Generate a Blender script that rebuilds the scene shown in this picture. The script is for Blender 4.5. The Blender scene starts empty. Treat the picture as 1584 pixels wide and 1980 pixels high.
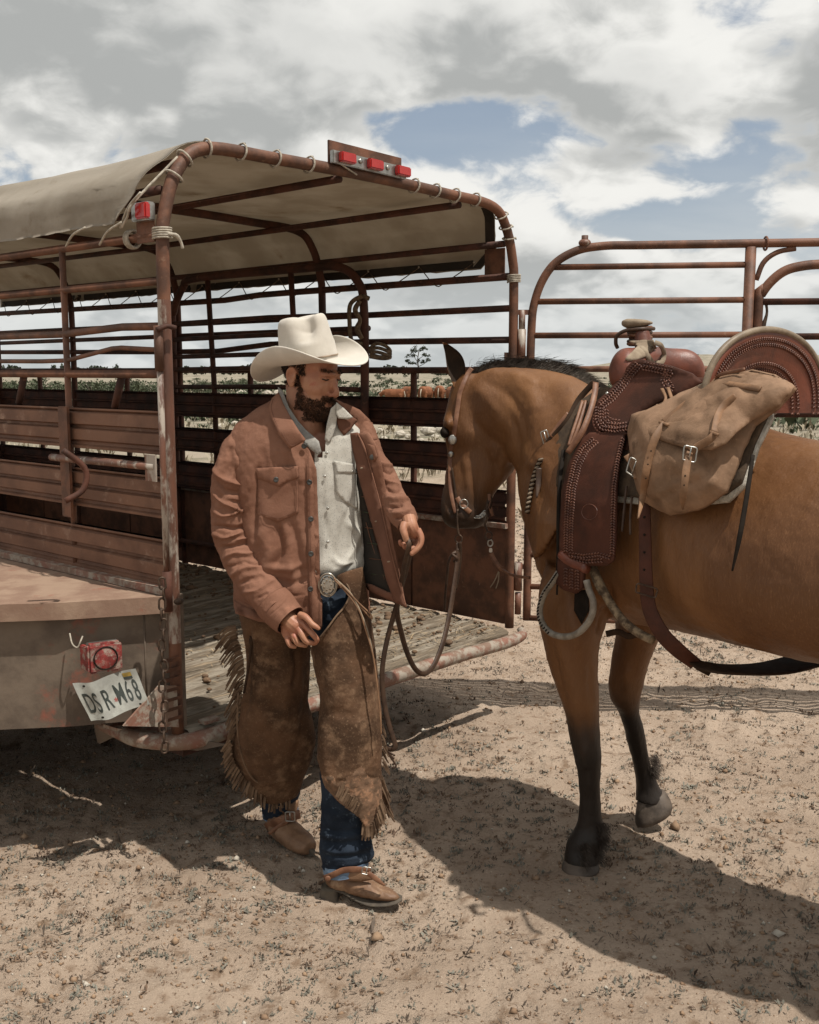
import bpy, bmesh, math, random
import numpy as np
from mathutils import Vector, Matrix, noise as mnoise
from mathutils.bvhtree import BVHTree
from mathutils.geometry import delaunay_2d_cdt
random.seed(7); rng = np.random.default_rng(7)
C = bpy.context.scene.collection
scene = bpy.context.scene
# ------------------------------------------------------------------ camera
F, U0, V0, H = 2000.0, 792.0, 990.0, 1.70
PITCH = math.radians(7.75)
cp, sp = math.cos(PITCH), math.sin(PITCH)
cam_d = bpy.data.cameras.new('camera'); cam = bpy.data.objects.new('camera', cam_d); C.objects.link(cam)
cam.location = (0, 0, H); cam.rotation_euler = (math.pi/2-PITCH, 0, 0)
cam_d.sensor_fit = 'VERTICAL'; cam_d.sensor_height = 36; cam_d.sensor_width = 28.8
cam_d.lens = F/1980*36; cam_d.clip_end = 6000; cam_d.clip_start = 0.05
scene.camera = cam
# ------------------------------------------------------------------ light: sun from the right, slightly from the camera's side
SUN = Vector((0.36, -0.27, 1.0)).normalized()      # towards the sun
sun_el = math.asin(SUN.z); sun_az = math.atan2(SUN.x, SUN.y)
sd = bpy.data.lights.new('sun', 'SUN'); sd.energy = 4.9; sd.angle = math.radians(0.6); sd.color = (1.0, 0.95, 0.87)
so = bpy.data.objects.new('sun', sd); C.objects.link(so); so.location = (3, -3, 10)
so.rotation_euler = SUN.to_track_quat('Z', 'Y').to_euler()
scene.view_settings.view_transform = 'Standard'; scene.view_settings.look = 'None'
scene.view_settings.exposure = 0.0; scene.view_settings.gamma = 1.0
scene.view_settings.use_curve_mapping = False
scene.cycles.max_bounces = 6; scene.cycles.transparent_max_bounces = 6
# ------------------------------------------------------------------ sky with clouds
world = bpy.data.worlds.new('World'); scene.world = world; world.use_nodes = True
CLO = .512
def build_sky():
    nt = world.node_tree; N = nt.nodes; L = nt.links; N.clear()
    def n(t, **k):
        x = N.new(t)
        for a, b in k.items(): setattr(x, a, b)
        return x
    def val(sock, v):
        if hasattr(v, 'is_output') or isinstance(v, bpy.types.NodeSocket): L.new(v, sock)
        else: sock.default_value = v
    def m(op, a, b=0.0, c=0.0, clamp=False):
        x = n('ShaderNodeMath', operation=op, use_clamp=clamp); val(x.inputs[0], a); val(x.inputs[1], b); val(x.inputs[2], c); return x.outputs[0]
    def vm(op, a, b=(0, 0, 0)):
        x = n('ShaderNodeVectorMath', operation=op); val(x.inputs[0], a); val(x.inputs[1], b); return x.outputs[0]
    def ramp(x, a, b, lo=0.0, hi=1.0):
        r = n('ShaderNodeMapRange', interpolation_type='SMOOTHSTEP'); val(r.inputs[0], x); r.inputs[1].default_value = a; r.inputs[2].default_value = b
        r.inputs[3].default_value = lo; r.inputs[4].default_value = hi; return r.outputs[0]
    def mixc(f, a, b):
        x = n('ShaderNodeMix', data_type='RGBA'); val(x.inputs[0], f)
        for s, v in ((x.inputs[6], a), (x.inputs[7], b)):
            if isinstance(v, bpy.types.NodeSocket): L.new(v, s)
            else: s.default_value = (*v, 1)
        return x.outputs[2]
    tc = n('ShaderNodeTexCoord'); d = tc.outputs['Generated']
    sep = n('ShaderNodeSeparateXYZ'); L.new(d, sep.inputs[0])
    dx, dy, dz = sep.outputs
    zz = m('ADD', m('MAXIMUM', dz, 0.0), 0.42)
    cx = m('DIVIDE', dx, zz); cy = m('DIVIDE', dy, zz)
    def dens(du, dv, detail=8.0, vd=3.5):
        cb = n('ShaderNodeCombineXYZ'); val(cb.inputs[0], m('ADD', cx, du)); val(cb.inputs[1], m('ADD', cy, dv)); cb.inputs[2].default_value = 5.3
        w = n('ShaderNodeTexNoise'); L.new(cb.outputs[0], w.inputs['Vector']); w.inputs['Scale'].default_value = 5.0; w.inputs['Detail'].default_value = 2; w.inputs['Roughness'].default_value = .6
        wv = vm('ADD', cb.outputs[0], vm('MULTIPLY', vm('SUBTRACT', w.outputs['Color'], (.5, .5, .5)), (.11, .11, .06)))
        t = n('ShaderNodeTexNoise'); L.new(wv, t.inputs['Vector']); t.inputs['Scale'].default_value = 2.1; t.inputs['Detail'].default_value = detail; t.inputs['Roughness'].default_value = .60
        v = n('ShaderNodeTexVoronoi', feature='F1'); L.new(wv, v.inputs['Vector']); v.inputs['Scale'].default_value = 4.6; v.inputs['Detail'].default_value = vd; v.inputs['Roughness'].default_value = .55; v.normalize = True
        return m('ADD', m('MULTIPLY', t.outputs[0], .66), m('MULTIPLY', m('SUBTRACT', .86, v.outputs['Distance']), .40))
    d0 = dens(0, 0)
    # the sky opens (blue) and closes where the photograph's sky does
    def spot(u, v, su, sv):
        y = -(v-V0)/F
        r = Vector(((u-U0)/F, cp+y*sp, -sp+y*cp)).normalized()
        ax = m('DIVIDE', m('SUBTRACT', dx, r.x), su); az = m('DIVIDE', m('SUBTRACT', dz, r.z), sv)
        q = m('ADD', m('MULTIPLY', ax, ax), m('MULTIPLY', az, az))
        return m('MULTIPLY', m('EXPONENT', m('MULTIPLY', q, -1.0)), ramp(dy, 0.0, .3))
    gap = m('ADD', spot(1000, 300, .17, .030), spot(840, 225, .10, .022))
    gap = m('ADD', gap, m('MULTIPLY', spot(1460, 120, .06, .05), .8))
    gap = m('ADD', gap, m('MULTIPLY', spot(1250, 420, .13, .022), 1.0))
    fill = m('ADD', spot(600, 110, .34, .09), spot(1250, 180, .16, .045))
    fill = m('ADD', fill, m('MULTIPLY', spot(1100, 310, .06, .018), .9))
    fill = m('ADD', fill, m('MULTIPLY', spot(1230, 560, .2, .035), .35))
    bias = m('ADD', m('ADD', m('MULTIPLY', gap, -.15), m('MULTIPLY', fill, .11)), .035)
    d0b = m('ADD', d0, bias)
    cov = ramp(d0b, CLO-.01, CLO+.05)
    up = dens(.02, -.07, 4.0, 1.0)
    lit = m('SUBTRACT', d0, up)
    lit2 = m('SUBTRACT', d0, dens(.05, -.20, 2.0, 0.0))
    shade = ramp(m('ADD', m('ADD', m('MULTIPLY', lit, 1.1), m('MULTIPLY', lit2, .5)), m('MULTIPLY', m('SUBTRACT', d0b, CLO+.10), -.30)), -.08, .08)
    white = mixc(shade, (4.4, 4.5, 4.4), (9.2, 9.1, 8.7))
    thick = ramp(d0b, CLO+.10, CLO+.30)
    white = mixc(m('MULTIPLY', thick, .45), white, (4.7, 4.8, 4.7))
    edge = m('SUBTRACT', 1.0, ramp(d0b, CLO+.01, CLO+.09))
    white = mixc(m('MULTIPLY', edge, .45), white, (8.6, 8.5, 8.2))
    sky = n('ShaderNodeTexSky', sky_type='NISHITA', sun_disc=False); sky.sun_elevation = sun_el; sky.sun_rotation = sun_az
    sky.air_density = 1.0; sky.dust_density = 2.2; sky.ozone_density = 1.3
    skyc = mixc(.52, vm('MULTIPLY', sky.outputs[0], (1.0, 1.0, 1.0)), (4.3, 4.9, 5.6))
    # thin high veil
    cb = n('ShaderNodeCombineXYZ'); val(cb.inputs[0], m('MULTIPLY', cx, .5)); val(cb.inputs[1], m('MULTIPLY', cy, 1.3)); cb.inputs[2].default_value = 11
    ve = n('ShaderNodeTexNoise'); L.new(cb.outputs[0], ve.inputs['Vector']); ve.inputs['Scale'].default_value = .8; ve.inputs['Detail'].default_value = 8; ve.inputs['Roughness'].default_value = .55
    skyc = mixc(m('MULTIPLY', ramp(ve.outputs[0], .42, .66), .65), skyc, (6.6, 6.9, 7.0))
    col = mixc(cov, skyc, white)
    low = ramp(dz, .02, .13, 1.0, 0.0)
    col = mixc(m('MULTIPLY', low, .55), col, (5.9, 6.3, 6.4))
    grd = ramp(dz, -.02, .0, 1.0, 0.0)
    col = mixc(grd, col, (1.9, 1.6, 1.3))
    bg = n('ShaderNodeBackground'); L.new(col, bg.inputs[0]); bg.inputs[1].default_value = .098
    o = n('ShaderNodeOutputWorld'); L.new(bg.outputs[0], o.inputs[0])
build_sky()
world.cycles.sampling_method = 'MANUAL'; world.cycles.sample_map_resolution = 512
# ------------------------------------------------------------------ pixel <-> place
def W(u, v, Y):
    y = -(v-V0)/F; t = Y/(cp+y*sp)
    return np.array([(u-U0)/F*t, Y, H+t*(-sp+y*cp)])
def proj(P):
    P = np.asarray(P, float); d = P-np.array([0, 0, H])
    z = d[..., 1]*cp-d[..., 2]*sp; up = d[..., 1]*sp+d[..., 2]*cp
    return np.stack([U0+F*d[..., 0]/z, V0-F*up/z], -1)
def pxm(v, Y):                       # metres per photo pixel at depth Y
    y = -(v-V0)/F; return Y/(cp+y*sp)/F
def G(u, v, z=0.0):                  # ray meets the level z
    y = -(v-V0)/F; t = (z-H)/(-sp+y*cp)
    return np.array([(u-U0)/F*t, t*(cp+y*sp), z])
# ------------------------------------------------------------------ materials
ALB = (.77, .76, .725)
def mat(name, c1, c2=None, scale=8.0, rough=.7, bump=.15, bscale=None, metal=0.0, c3=None, c3lo=.6, c3hi=.7, c3scale=None,
        detail=6.0, spec=.35, stretch=(1, 1, 1), dist=.004, fine=None, sheen=0.0, trans=0.0, lo=.38, hi=.62, weave=0.0):
    m = bpy.data.materials.new(name); m.use_nodes = True; nt = m.node_tree; N = nt.nodes; L = nt.links
    b = N['Principled BSDF']; tc = N.new('ShaderNodeTexCoord'); mp = N.new('ShaderNodeMapping'); mp.inputs['Scale'].default_value = stretch
    L.new(tc.outputs['Object'], mp.inputs[0]); co = mp.outputs[0]
    c2 = c2 or tuple(x*.6 for x in c1)
    c1, c2, c3 = [tuple(x*k for x, k in zip(q, ALB)) if q else q for q in (c1, c2, c3)]
    if fine: fine = (fine[0], tuple(x*k for x, k in zip(fine[1], ALB)), fine[2], fine[3])
    def noise(s, dt=detail, r=.6):
        t = N.new('ShaderNodeTexNoise'); t.inputs['Scale'].default_value = s; t.inputs['Detail'].default_value = dt; t.inputs['Roughness'].default_value = r
        L.new(co, t.inputs['Vector']); return t.outputs['Fac']
    def rmp(f, lo, hi):
        r = N.new('ShaderNodeMapRange'); r.interpolation_type = 'SMOOTHSTEP'; L.new(f, r.inputs[0]); r.inputs[1].default_value = lo; r.inputs[2].default_value = hi; return r.outputs[0]
    def mix(f, a, bb):
        x = N.new('ShaderNodeMix'); x.data_type = 'RGBA'; L.new(f, x.inputs[0])
        for s, v in ((x.inputs[6], a), (x.inputs[7], bb)):
            if isinstance(v, tuple): s.default_value = (*v[:3], 1)
            else: L.new(v, s)
        return x.outputs[2]
    f = noise(scale); col = mix(rmp(f, lo, hi), c1, c2)
    if c3: col = mix(rmp(noise(c3scale or scale*.6, 8, .68), c3lo, c3hi), col, c3)
    if fine:                          # fine speckle/grain: (scale, colour, lo, hi)
        col = mix(rmp(noise(fine[0], 3, .7), fine[2], fine[3]), col, fine[1])
    L.new(col, b.inputs['Base Color'])
    b.inputs['Roughness'].default_value = rough; b.inputs['Metallic'].default_value = metal; b.inputs['Specular IOR Level'].default_value = spec
    if sheen: b.inputs['Sheen Weight'].default_value = sheen
    bs = bscale or scale*4
    if bump:
        bp = N.new('ShaderNodeBump'); bp.inputs['Strength'].default_value = min(1, bump); bp.inputs['Distance'].default_value = dist
        L.new(noise(bs, 8, .65), bp.inputs['Height'])
        if weave:
            w = N.new('ShaderNodeTexWave'); w.inputs['Scale'].default_value = weave; w.inputs['Distortion'].default_value = .4; w.bands_direction = 'DIAGONAL'; L.new(co, w.inputs['Vector'])
            b2 = N.new('ShaderNodeBump'); b2.inputs['Strength'].default_value = .25; b2.inputs['Distance'].default_value = .001
            L.new(w.outputs['Fac'], b2.inputs['Height']); L.new(bp.outputs[0], b2.inputs['Normal']); bp = b2
        L.new(bp.outputs[0], b.inputs['Normal'])
    if trans:
        tr = N.new('ShaderNodeBsdfTranslucent'); L.new(col, tr.inputs['Color']); ms = N.new('ShaderNodeMixShader'); ms.inputs[0].default_value = trans
        L.new(b.outputs[0], ms.inputs[1]); L.new(tr.outputs[0], ms.inputs[2]); L.new(ms.outputs[0], N['Material Output'].inputs[0])
    return m
M = {}
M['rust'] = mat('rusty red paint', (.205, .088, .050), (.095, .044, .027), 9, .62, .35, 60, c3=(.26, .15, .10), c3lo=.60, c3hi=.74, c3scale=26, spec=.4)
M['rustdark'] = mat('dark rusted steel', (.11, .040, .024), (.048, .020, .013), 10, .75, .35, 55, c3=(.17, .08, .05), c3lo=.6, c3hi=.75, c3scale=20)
M['worn'] = mat('worn painted post', (.22, .095, .06), (.11, .05, .034), 7, .5, .35, 70, c3=(.44, .38, .33), c3lo=.50, c3hi=.60, c3scale=14, stretch=(1, 1, .3), spec=.5)
M['wornred'] = mat('scuffed red sill', (.27, .125, .09), (.24, .16, .12), 9, .65, .5, 60, c3=(.38, .33, .28), c3lo=.44, c3hi=.60, c3scale=22)
M['dusty'] = mat('dusty fender top', (.36, .25, .185), (.27, .17, .125), 7, .75, .4, 60, c3=(.30, .13, .09), c3lo=.60, c3hi=.72, c3scale=9)
M['fender'] = mat('dusty grey fender', (.20, .155, .12), (.12, .09, .07), 6, .7, .3, 50, c3=(.27, .10, .07), c3lo=.58, c3hi=.7, c3scale=5)
M['panel'] = mat('corrugated red panel', (.23, .115, .072), (.15, .072, .045), 5, .6, .3, 40, c3=(.34, .215, .16), c3lo=.56, c3hi=.72, c3scale=11, stretch=(1, 1, 1))
M['canvas'] = mat('weathered canvas', (.58, .52, .45), (.48, .42, .35), 3, .9, .3, 60, c3=(.32, .24, .16), c3lo=.56, c3hi=.76, c3scale=2.6, trans=.42, weave=300)
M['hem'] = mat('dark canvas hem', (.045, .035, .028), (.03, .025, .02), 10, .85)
M['rope'] = mat('off white rope', (.55, .50, .43), (.36, .32, .27), 60, .9, .5, 200)
M['hemp'] = mat('brown hemp rope', (.20, .14, .09), (.10, .07, .045), 60, .95, .6, 200)
M['wood'] = mat('grey weathered wood', (.47, .41, .34), (.24, .195, .15), 30, .95, 1.0, 60, stretch=(.10, 1, 1), c3=(.46, .36, .26), c3lo=.54, c3hi=.66, c3scale=34, dist=.03, spec=.1, lo=.40, hi=.56)
M['straw'] = mat('straw litter', (.55, .42, .27), (.30, .21, .13), 30, .9)
M['dung'] = mat('dry dirt', (.25, .16, .10), (.14, .09, .06), 14, .95, .6, 60, dist=.01)
M['redlens'] = mat('red lamp lens', (.50, .03, .025), (.45, .02, .02), 20, .18, .1, 200, spec=.6)
M['dirtylens'] = mat('dusty red lens', (.36, .055, .05), (.17, .03, .03), 22, .5, .4, 90, c3=(.36, .28, .24), c3lo=.48, c3hi=.60, c3scale=26)
M['chrome'] = mat('dull steel', (.55, .54, .52), (.38, .37, .35), 30, .32, .1, 90, metal=.85)
M['steel'] = mat('rusty chain steel', (.13, .085, .06), (.06, .04, .03), 40, .55, .3, 150, metal=.5)
M['plate'] = mat('bent white plate', (.44, .45, .42), (.32, .32, .30), 14, .5, .3, 60, c3=(.24, .20, .16), c3lo=.62, c3hi=.75)
M['ink'] = mat('plate ink', (.05, .06, .055), None, 30, .6)
M['redink'] = mat('red ink', (.45, .06, .05), None, 30, .6)
M['yellow'] = mat('sticker yellow', (.42, .28, .06), None, 30, .6)
M['jacket'] = mat('brown duck canvas', (.280, .142, .098), (.225, .108, .072), 7, .9, .35, 90, weave=420, sheen=.0, spec=.15, fine=(420, (.37, .18, .12), .55, .75), c3=(.36, .175, .118), c3lo=.58, c3hi=.74, c3scale=12)
M['jacketin'] = mat('jacket facing', (.19, .085, .055), (.15, .065, .04), 8, .85, .2, 100)
M['lining'] = mat('dark plaid lining', (.035, .028, .022), (.02, .018, .016), 8, .9)
M['skin'] = mat('tanned skin', (.47, .235, .145), (.40, .17, .105), 16, .5, .25, 120, spec=.4, dist=.0015, c3=(.40, .12, .08), c3lo=.58, c3hi=.72, c3scale=20)
M['beard'] = mat('dark brown beard', (.06, .032, .020), (.14, .065, .035), 60, .7, 0)
M['hair'] = mat('dark hair', (.03, .02, .014), (.05, .03, .02), 60, .6, 0)
M['hat'] = mat('cream felt', (.72, .675, .62), (.64, .595, .54), 10, .9, .15, 120, sheen=.2, c3=(.58, .47, .36), c3lo=.62, c3hi=.8, c3scale=9)
M['hatband'] = mat('hat cord', (.42, .32, .24), None, 30, .8)
M['jeans'] = mat('blue denim', (.028, .040, .062), (.015, .022, .036), 14, .9, .3, 120, spec=.15, weave=500, c3=(.15, .20, .27), c3lo=.57, c3hi=.70, c3scale=26)
M['jeanslight'] = mat('washed denim', (.20, .29, .42), (.12, .18, .28), 22, .85, .3, 120)
M['chaps'] = mat('worn suede', (.138, .075, .044), (.066, .037, .022), 6, .9, .55, 70, c3=(.205, .125, .078), c3lo=.50, c3hi=.68, c3scale=13, fine=(160, (.26, .17, .11), .56, .76), spec=.15)
M['chapsedge'] = mat('scuffed suede edge', (.24, .14, .088), (.13, .078, .048), 22, .8, .6, 70, c3=(.36, .20, .12), c3lo=.5, c3hi=.6, c3scale=30)
M['fringe'] = mat('suede fringe', (.21, .135, .085), (.11, .066, .04), 18, .85, .3, 80)
M['boot'] = mat('tan boot leather', (.30, .175, .105), (.19, .105, .062), 10, .55, .4, 60, c3=(.38, .25, .16), c3lo=.55, c3hi=.7, c3scale=14)
M['sole'] = mat('boot sole', (.07, .058, .048), (.13, .105, .08), 20, .8)
M['strap'] = mat('brown strap leather', (.26, .125, .07), (.16, .07, .04), 25, .5, .2, 80)
M['strapdark'] = mat('dark strap leather', (.055, .032, .020), (.035, .021, .014), 25, .8, .3, 80, spec=.12)
M['rein'] = mat('rein leather', (.085, .048, .030), (.05, .028, .019), 25, .5, .2, 80)
M['leatherred'] = mat('oxblood saddle leather', (.215, .062, .034), (.12, .038, .022), 7, .45, .25, 90, spec=.5, c3=(.075, .030, .022), c3lo=.58, c3hi=.75, c3scale=6)
M['leather'] = mat('dark brown saddle leather', (.090, .030, .017), (.052, .020, .012), 7, .68, .3, 90, spec=.22, c3=(.14, .048, .028), c3lo=.55, c3hi=.72, c3scale=5)
M['braid'] = mat('tooled leather', (.19, .075, .045), (.10, .038, .026), 30, .42, .2, 90, spec=.5)
M['bag'] = mat('rough tan leather', (.33, .20, .125), (.205, .12, .07), 8, .75, .5, 60, c3=(.13, .072, .04), c3lo=.54, c3hi=.72, c3scale=10, fine=(120, (.40, .25, .15), .6, .8))
M['bagstrap'] = mat('bag strap leather', (.30, .165, .09), (.2, .11, .06), 20, .65, .2, 80)
M['wrap'] = mat('grey hide wrap', (.36, .29, .215), (.26, .20, .145), 16, .85, .3, 80)
M['rim'] = mat('cantle binding', (.30, .235, .17), (.20, .15, .105), 20, .5, .2, 90)
M['wool'] = mat('white fleece', (.68, .64, .58), (.5, .46, .4), 40, 1, .8, 160, dist=.01)
M['felt'] = mat('brown felt pad', (.10, .065, .04), (.06, .04, .026), 30, .95, .5, 120)
M['dark'] = mat('dark leather', (.022, .016, .012), None, 20, .8, spec=.15)
M['rawhide'] = mat('grey rawhide', (.33, .30, .26), (.20, .17, .14), 30, .6, .4, 120)
M['mohair'] = mat('mohair cinch', (.34, .25, .16), (.10, .065, .04), 45, .95, .8, 120, dist=.01)
M['cow'] = mat('red cow hide', (.30, .115, .05), (.22, .08, .035), 3, .8)
M['cowwhite'] = mat('white cow hide', (.6, .52, .42), None, 3, .8)
M['leaf'] = mat('grey green leaves', (.085, .10, .055), (.055, .07, .038), 2, .8, 0)
M['leafdark'] = mat('dark oak leaves', (.055, .065, .04), (.035, .045, .028), 2, .8, 0)
M['bark'] = mat('bark', (.10, .08, .06), (.06, .05, .04), 8, .9)
M['rock'] = mat('pale limestone', (.62, .57, .50), (.45, .40, .34), 4, .9, .5, 12, dist=.03)
M['drygrass'] = mat('dry grass', (.42, .37, .285), (.28, .24, .175), .6, .9, 0)
M['weed'] = mat('grey green weed', (.25, .24, .205), (.15, .14, .115), 5, .85, 0)
M['twig'] = mat('dead weed', (.24, .16, .11), (.13, .085, .06), 5, .9, 0)
M['clod'] = mat('soil clod', (.37, .25, .165), (.27, .175, .115), 12, .95, .4, 60)
M['hoof'] = mat('worn hoof', (.13, .10, .08), (.06, .045, .035), 16, .6, .4, 60, c3=(.26, .21, .17), c3lo=.55, c3hi=.7)
M['black'] = mat('black rubber', (.02, .02, .02), None, 20, .6)
M['button'] = mat('dark metal button', (.12, .12, .12), (.06, .06, .06), 90, .35, .3, 300, metal=.7)
# ------------------------------------------------------------------ scene graph helpers
def wloc(p):
    v = Vector((0, 0, 0))
    while p is not None: v = v+p.location; p = p.parent
    return v
def make(name, verts, faces, m=None, parent=None, smooth=True, mats=None, fmat=None):
    """verts in world metres; the mesh is stored relative to its parent (or to its own base point)"""
    verts = np.asarray(verts, float).reshape(-1, 3)
    if parent is not None: off = np.array(wloc(parent)); loc = (0, 0, 0)
    else:
        off = np.array([verts[:, 0].mean(), verts[:, 1].mean(), verts[:, 2].min()]); loc = off
    me = bpy.data.meshes.new(name); V = verts-off
    if isinstance(faces, np.ndarray):
        nf, k = faces.shape
        me.vertices.add(len(V)); me.vertices.foreach_set('co', V.astype(np.float32).ravel())
        me.loops.add(nf*k); me.loops.foreach_set('vertex_index', faces.astype(np.int32).ravel())
        me.polygons.add(nf); me.polygons.foreach_set('loop_start', (np.arange(nf)*k).astype(np.int32))
        me.update(calc_edges=True)
    else:
        me.from_pydata([tuple(x) for x in V], [], faces)
    if smooth: me.polygons.foreach_set('use_smooth', [True]*len(me.polygons))
    for q in (mats or ([m] if m else [])): me.materials.append(q)
    if fmat is not None: me.polygons.foreach_set('material_index', np.asarray(fmat, np.int32))
    me.update()
    o = bpy.data.objects.new(name, me); C.objects.link(o); o.location = loc
    if parent is not None: o.parent = parent
    return o
def tag(o, label=None, cat=None, group=None, kind=None):
    if label: o['label'] = label
    if cat: o['category'] = cat
    if group: o['group'] = group
    if kind: o['kind'] = kind
    return o
def thing(name, loc, label, cat, group=None):
    o = bpy.data.objects.new(name, None); C.objects.link(o); o.location = loc; o.empty_display_size = .1
    return tag(o, label, cat, group)
class MB:
    """collects geometry for ONE mesh"""
    def __init__(s): s.v = []; s.f = []; s.n = 0; s.fm = []
    def add(s, v, f, mi=0):
        v = np.asarray(v, float).reshape(-1, 3); k = s.n
        s.v.append(v); s.n += len(v)
        for q in f: s.f.append(tuple(int(a)+k for a in q)); s.fm.append(mi)
        return s
    def V(s): return np.concatenate(s.v)
    def build(s, name, m=None, parent=None, smooth=True, mats=None):
        return make(name, s.V(), s.f, m, parent, smooth, mats, s.fm if mats else None)
def nrm(a):
    a = np.asarray(a, float); l = np.linalg.norm(a, axis=-1, keepdims=True); return a/np.maximum(l, 1e-9)
def cr(P, n):                        # Catmull-Rom resample of rows of numbers to n samples
    P = np.asarray(P, float); k = len(P)
    if k == 2:
        t = np.linspace(0, 1, n)[:, None]; return P[0]*(1-t)+P[1]*t
    Q = np.vstack([2*P[0]-P[1], P, 2*P[-1]-P[-2]])
    t = np.linspace(0, k-1, n); i = np.minimum(t.astype(int), k-2); f = (t-i)[:, None]
    a, b, c, d = Q[i], Q[i+1], Q[i+2], Q[i+3]
    return .5*((2*b)+(-a+c)*f+(2*a-5*b+4*c-d)*f**2+(-a+3*b-3*c+d)*f**3)
def lin(P, n):
    P = np.asarray(P, float); t = np.linspace(0, len(P)-1, n); return np.stack([np.interp(t, np.arange(len(P)), P[:, j]) for j in range(P.shape[1])], 1)
def gridfaces(nr, ns, wrap=True):
    i = np.arange(nr-1)[:, None]; j = np.arange(ns if wrap else ns-1)[None, :]; j2 = (j+1) % ns
    a = i*ns+j; b = i*ns+j2; c = (i+1)*ns+j2; d = (i+1)*ns+j
    return np.stack([a, b, c, d], -1).reshape(-1, 4)
def tube_vf(path, r, sides=10, up=None, n=None, flat=None, cap=True, smooth=True):
    """tube/strap along a path. r: radius or list; flat: (half width, half thickness) with up = surface normal hint"""
    P = np.asarray(path, float)
    rr = np.full(len(P), r, float) if np.isscalar(r) else np.asarray(r, float)
    if n:
        Q = (cr if smooth else lin)(np.column_stack([P, rr]), n); P, rr = Q[:, :3], Q[:, 3]
    T = nrm(np.gradient(P, axis=0))
    ref = np.array(up if up is not None else (0.0, 0.0, 1.0), float)
    if up is None and abs(T[0] @ ref) > .9: ref = np.array([0., 1., 0.])
    Nn = np.zeros_like(P); cur = nrm(ref-T[0]*(ref @ T[0])); Nn[0] = cur
    for i in range(1, len(P)):
        if up is not None:
            c2 = ref-T[i]*(ref @ T[i]); cur = nrm(c2) if np.linalg.norm(c2) > .15 else nrm(cur-T[i]*(cur @ T[i]))
        else: cur = nrm(cur-T[i]*(cur @ T[i]))
        Nn[i] = cur
    B = np.cross(T, Nn)
    if flat:
        hw, ht = flat
        a = np.array([[-1, -.6], [-1, .6], [-.9, 1], [.9, 1], [1, .6], [1, -.6], [.9, -1], [-.9, -1]]); sides = 8
        V = (P[:, None]+B[:, None]*(a[None, :, :1]*hw*rr[:, None, None])+Nn[:, None]*(a[None, :, 1:]*ht)).reshape(-1, 3)
    else:
        t = np.linspace(0, 2*np.pi, sides, endpoint=False)
        V = (P[:, None]+rr[:, None, None]*(np.cos(t)[None, :, None]*Nn[:, None]+np.sin(t)[None, :, None]*B[:, None])).reshape(-1, 3)
    Fc = [tuple(q) for q in gridfaces(len(P), sides)]
    if cap: Fc.append(tuple(range(sides))[::-1]); Fc.append(tuple(range((len(P)-1)*sides, len(P)*sides)))
    return V, Fc
def tube(name, path, r, m, parent=None, **k):
    v, f = tube_vf(path, r, **k); return make(name, v, f, m, parent)
def box_vf(c, ax, ay, az):           # centre and three half-axis vectors
    c, ax, ay, az = map(lambda q: np.asarray(q, float), (c, ax, ay, az))
    V = [c+sx*ax+sy*ay+sz*az for sx in (-1, 1) for sy in (-1, 1) for sz in (-1, 1)]
    return V, [(0, 1, 3, 2), (4, 6, 7, 5), (0, 4, 5, 1), (2, 3, 7, 6), (0, 2, 6, 4), (1, 5, 7, 3)]
def bevel_box(name, c, ax, ay, az, m, parent=None, bev=.004):
    v, f = box_vf(c, ax, ay, az); bm = bmesh.new(); vs = [bm.verts.new(x) for x in v]; [bm.faces.new([vs[i] for i in q]) for q in f]
    bmesh.ops.recalc_face_normals(bm, faces=bm.faces)
    bmesh.ops.bevel(bm, geom=list(bm.edges), offset=bev, segments=2, affect='EDGES')
    V = [tuple(x.co) for x in bm.verts]; bm.verts.index_update(); Fc = [tuple(x.index for x in q.verts) for q in bm.faces]; bm.free()
    return make(name, V, Fc, m, parent, smooth=False)
def ell_vf(c, ax, ay, az, nu=14, nv=10):
    c, ax, ay, az = map(lambda q: np.asarray(q, float), (c, ax, ay, az))
    V = [c+az]; 
    for i in range(1, nv):
        p = math.pi*i/nv
        for j in range(nu):
            t = 2*math.pi*j/nu; V.append(c+az*math.cos(p)+math.sin(p)*(ax*math.cos(t)+ay*math.sin(t)))
    V.append(c-az); Fc = [(0, 1+j, 1+(j+1) % nu) for j in range(nu)]
    for i in range(nv-2):
        for j in range(nu): a = 1+i*nu+j; b = 1+i*nu+(j+1) % nu; Fc.append((a, a+nu, b+nu, b))
    k = 1+(nv-2)*nu; e = len(V)-1
    Fc += [(k+(j+1) % nu, k+j, e) for j in range(nu)]
    return np.array(V), Fc
def ring_loft_vf(rings, ns=64, n=None, e=1.0, cap=True, ang=None, egg=0.0):
    """rings rows: cx cy cz ax ay az bx by bz -> closed loft; a,b half-axis vectors"""
    R = cr(rings, n) if n else np.asarray(rings, float)
    t = np.linspace(0, 2*np.pi, ns, endpoint=False) if ang is None else ang
    ct, st = np.cos(t), np.sin(t); ct = np.sign(ct)*np.abs(ct)**e; st = np.sign(st)*np.abs(st)**e
    if np.ndim(egg) or egg: ct = ct*(1-egg*st)
    V = R[:, None, :3]+ct[None, :, None]*R[:, None, 3:6]+st[None, :, None]*R[:, None, 6:9]
    V = V.reshape(-1, 3); wrap = ang is None; Fc = [tuple(q) for q in gridfaces(len(R), len(t), wrap)]
    if cap and wrap: Fc.append(tuple(range(ns))[::-1]); Fc.append(tuple(range((len(R)-1)*ns, len(R)*ns)))
    return V, Fc
def rows(rws):                       # (v, uL, uR, Y, depth half) -> ring rows, horizontal sections at true place
    out = []
    for v, a, b, Y, d in rws:
        c = W((a+b)/2, v, Y); hw = (b-a)/2*pxm(v, Y); out.append([*c, hw, 0, 0, 0, d, 0])
    return out
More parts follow.
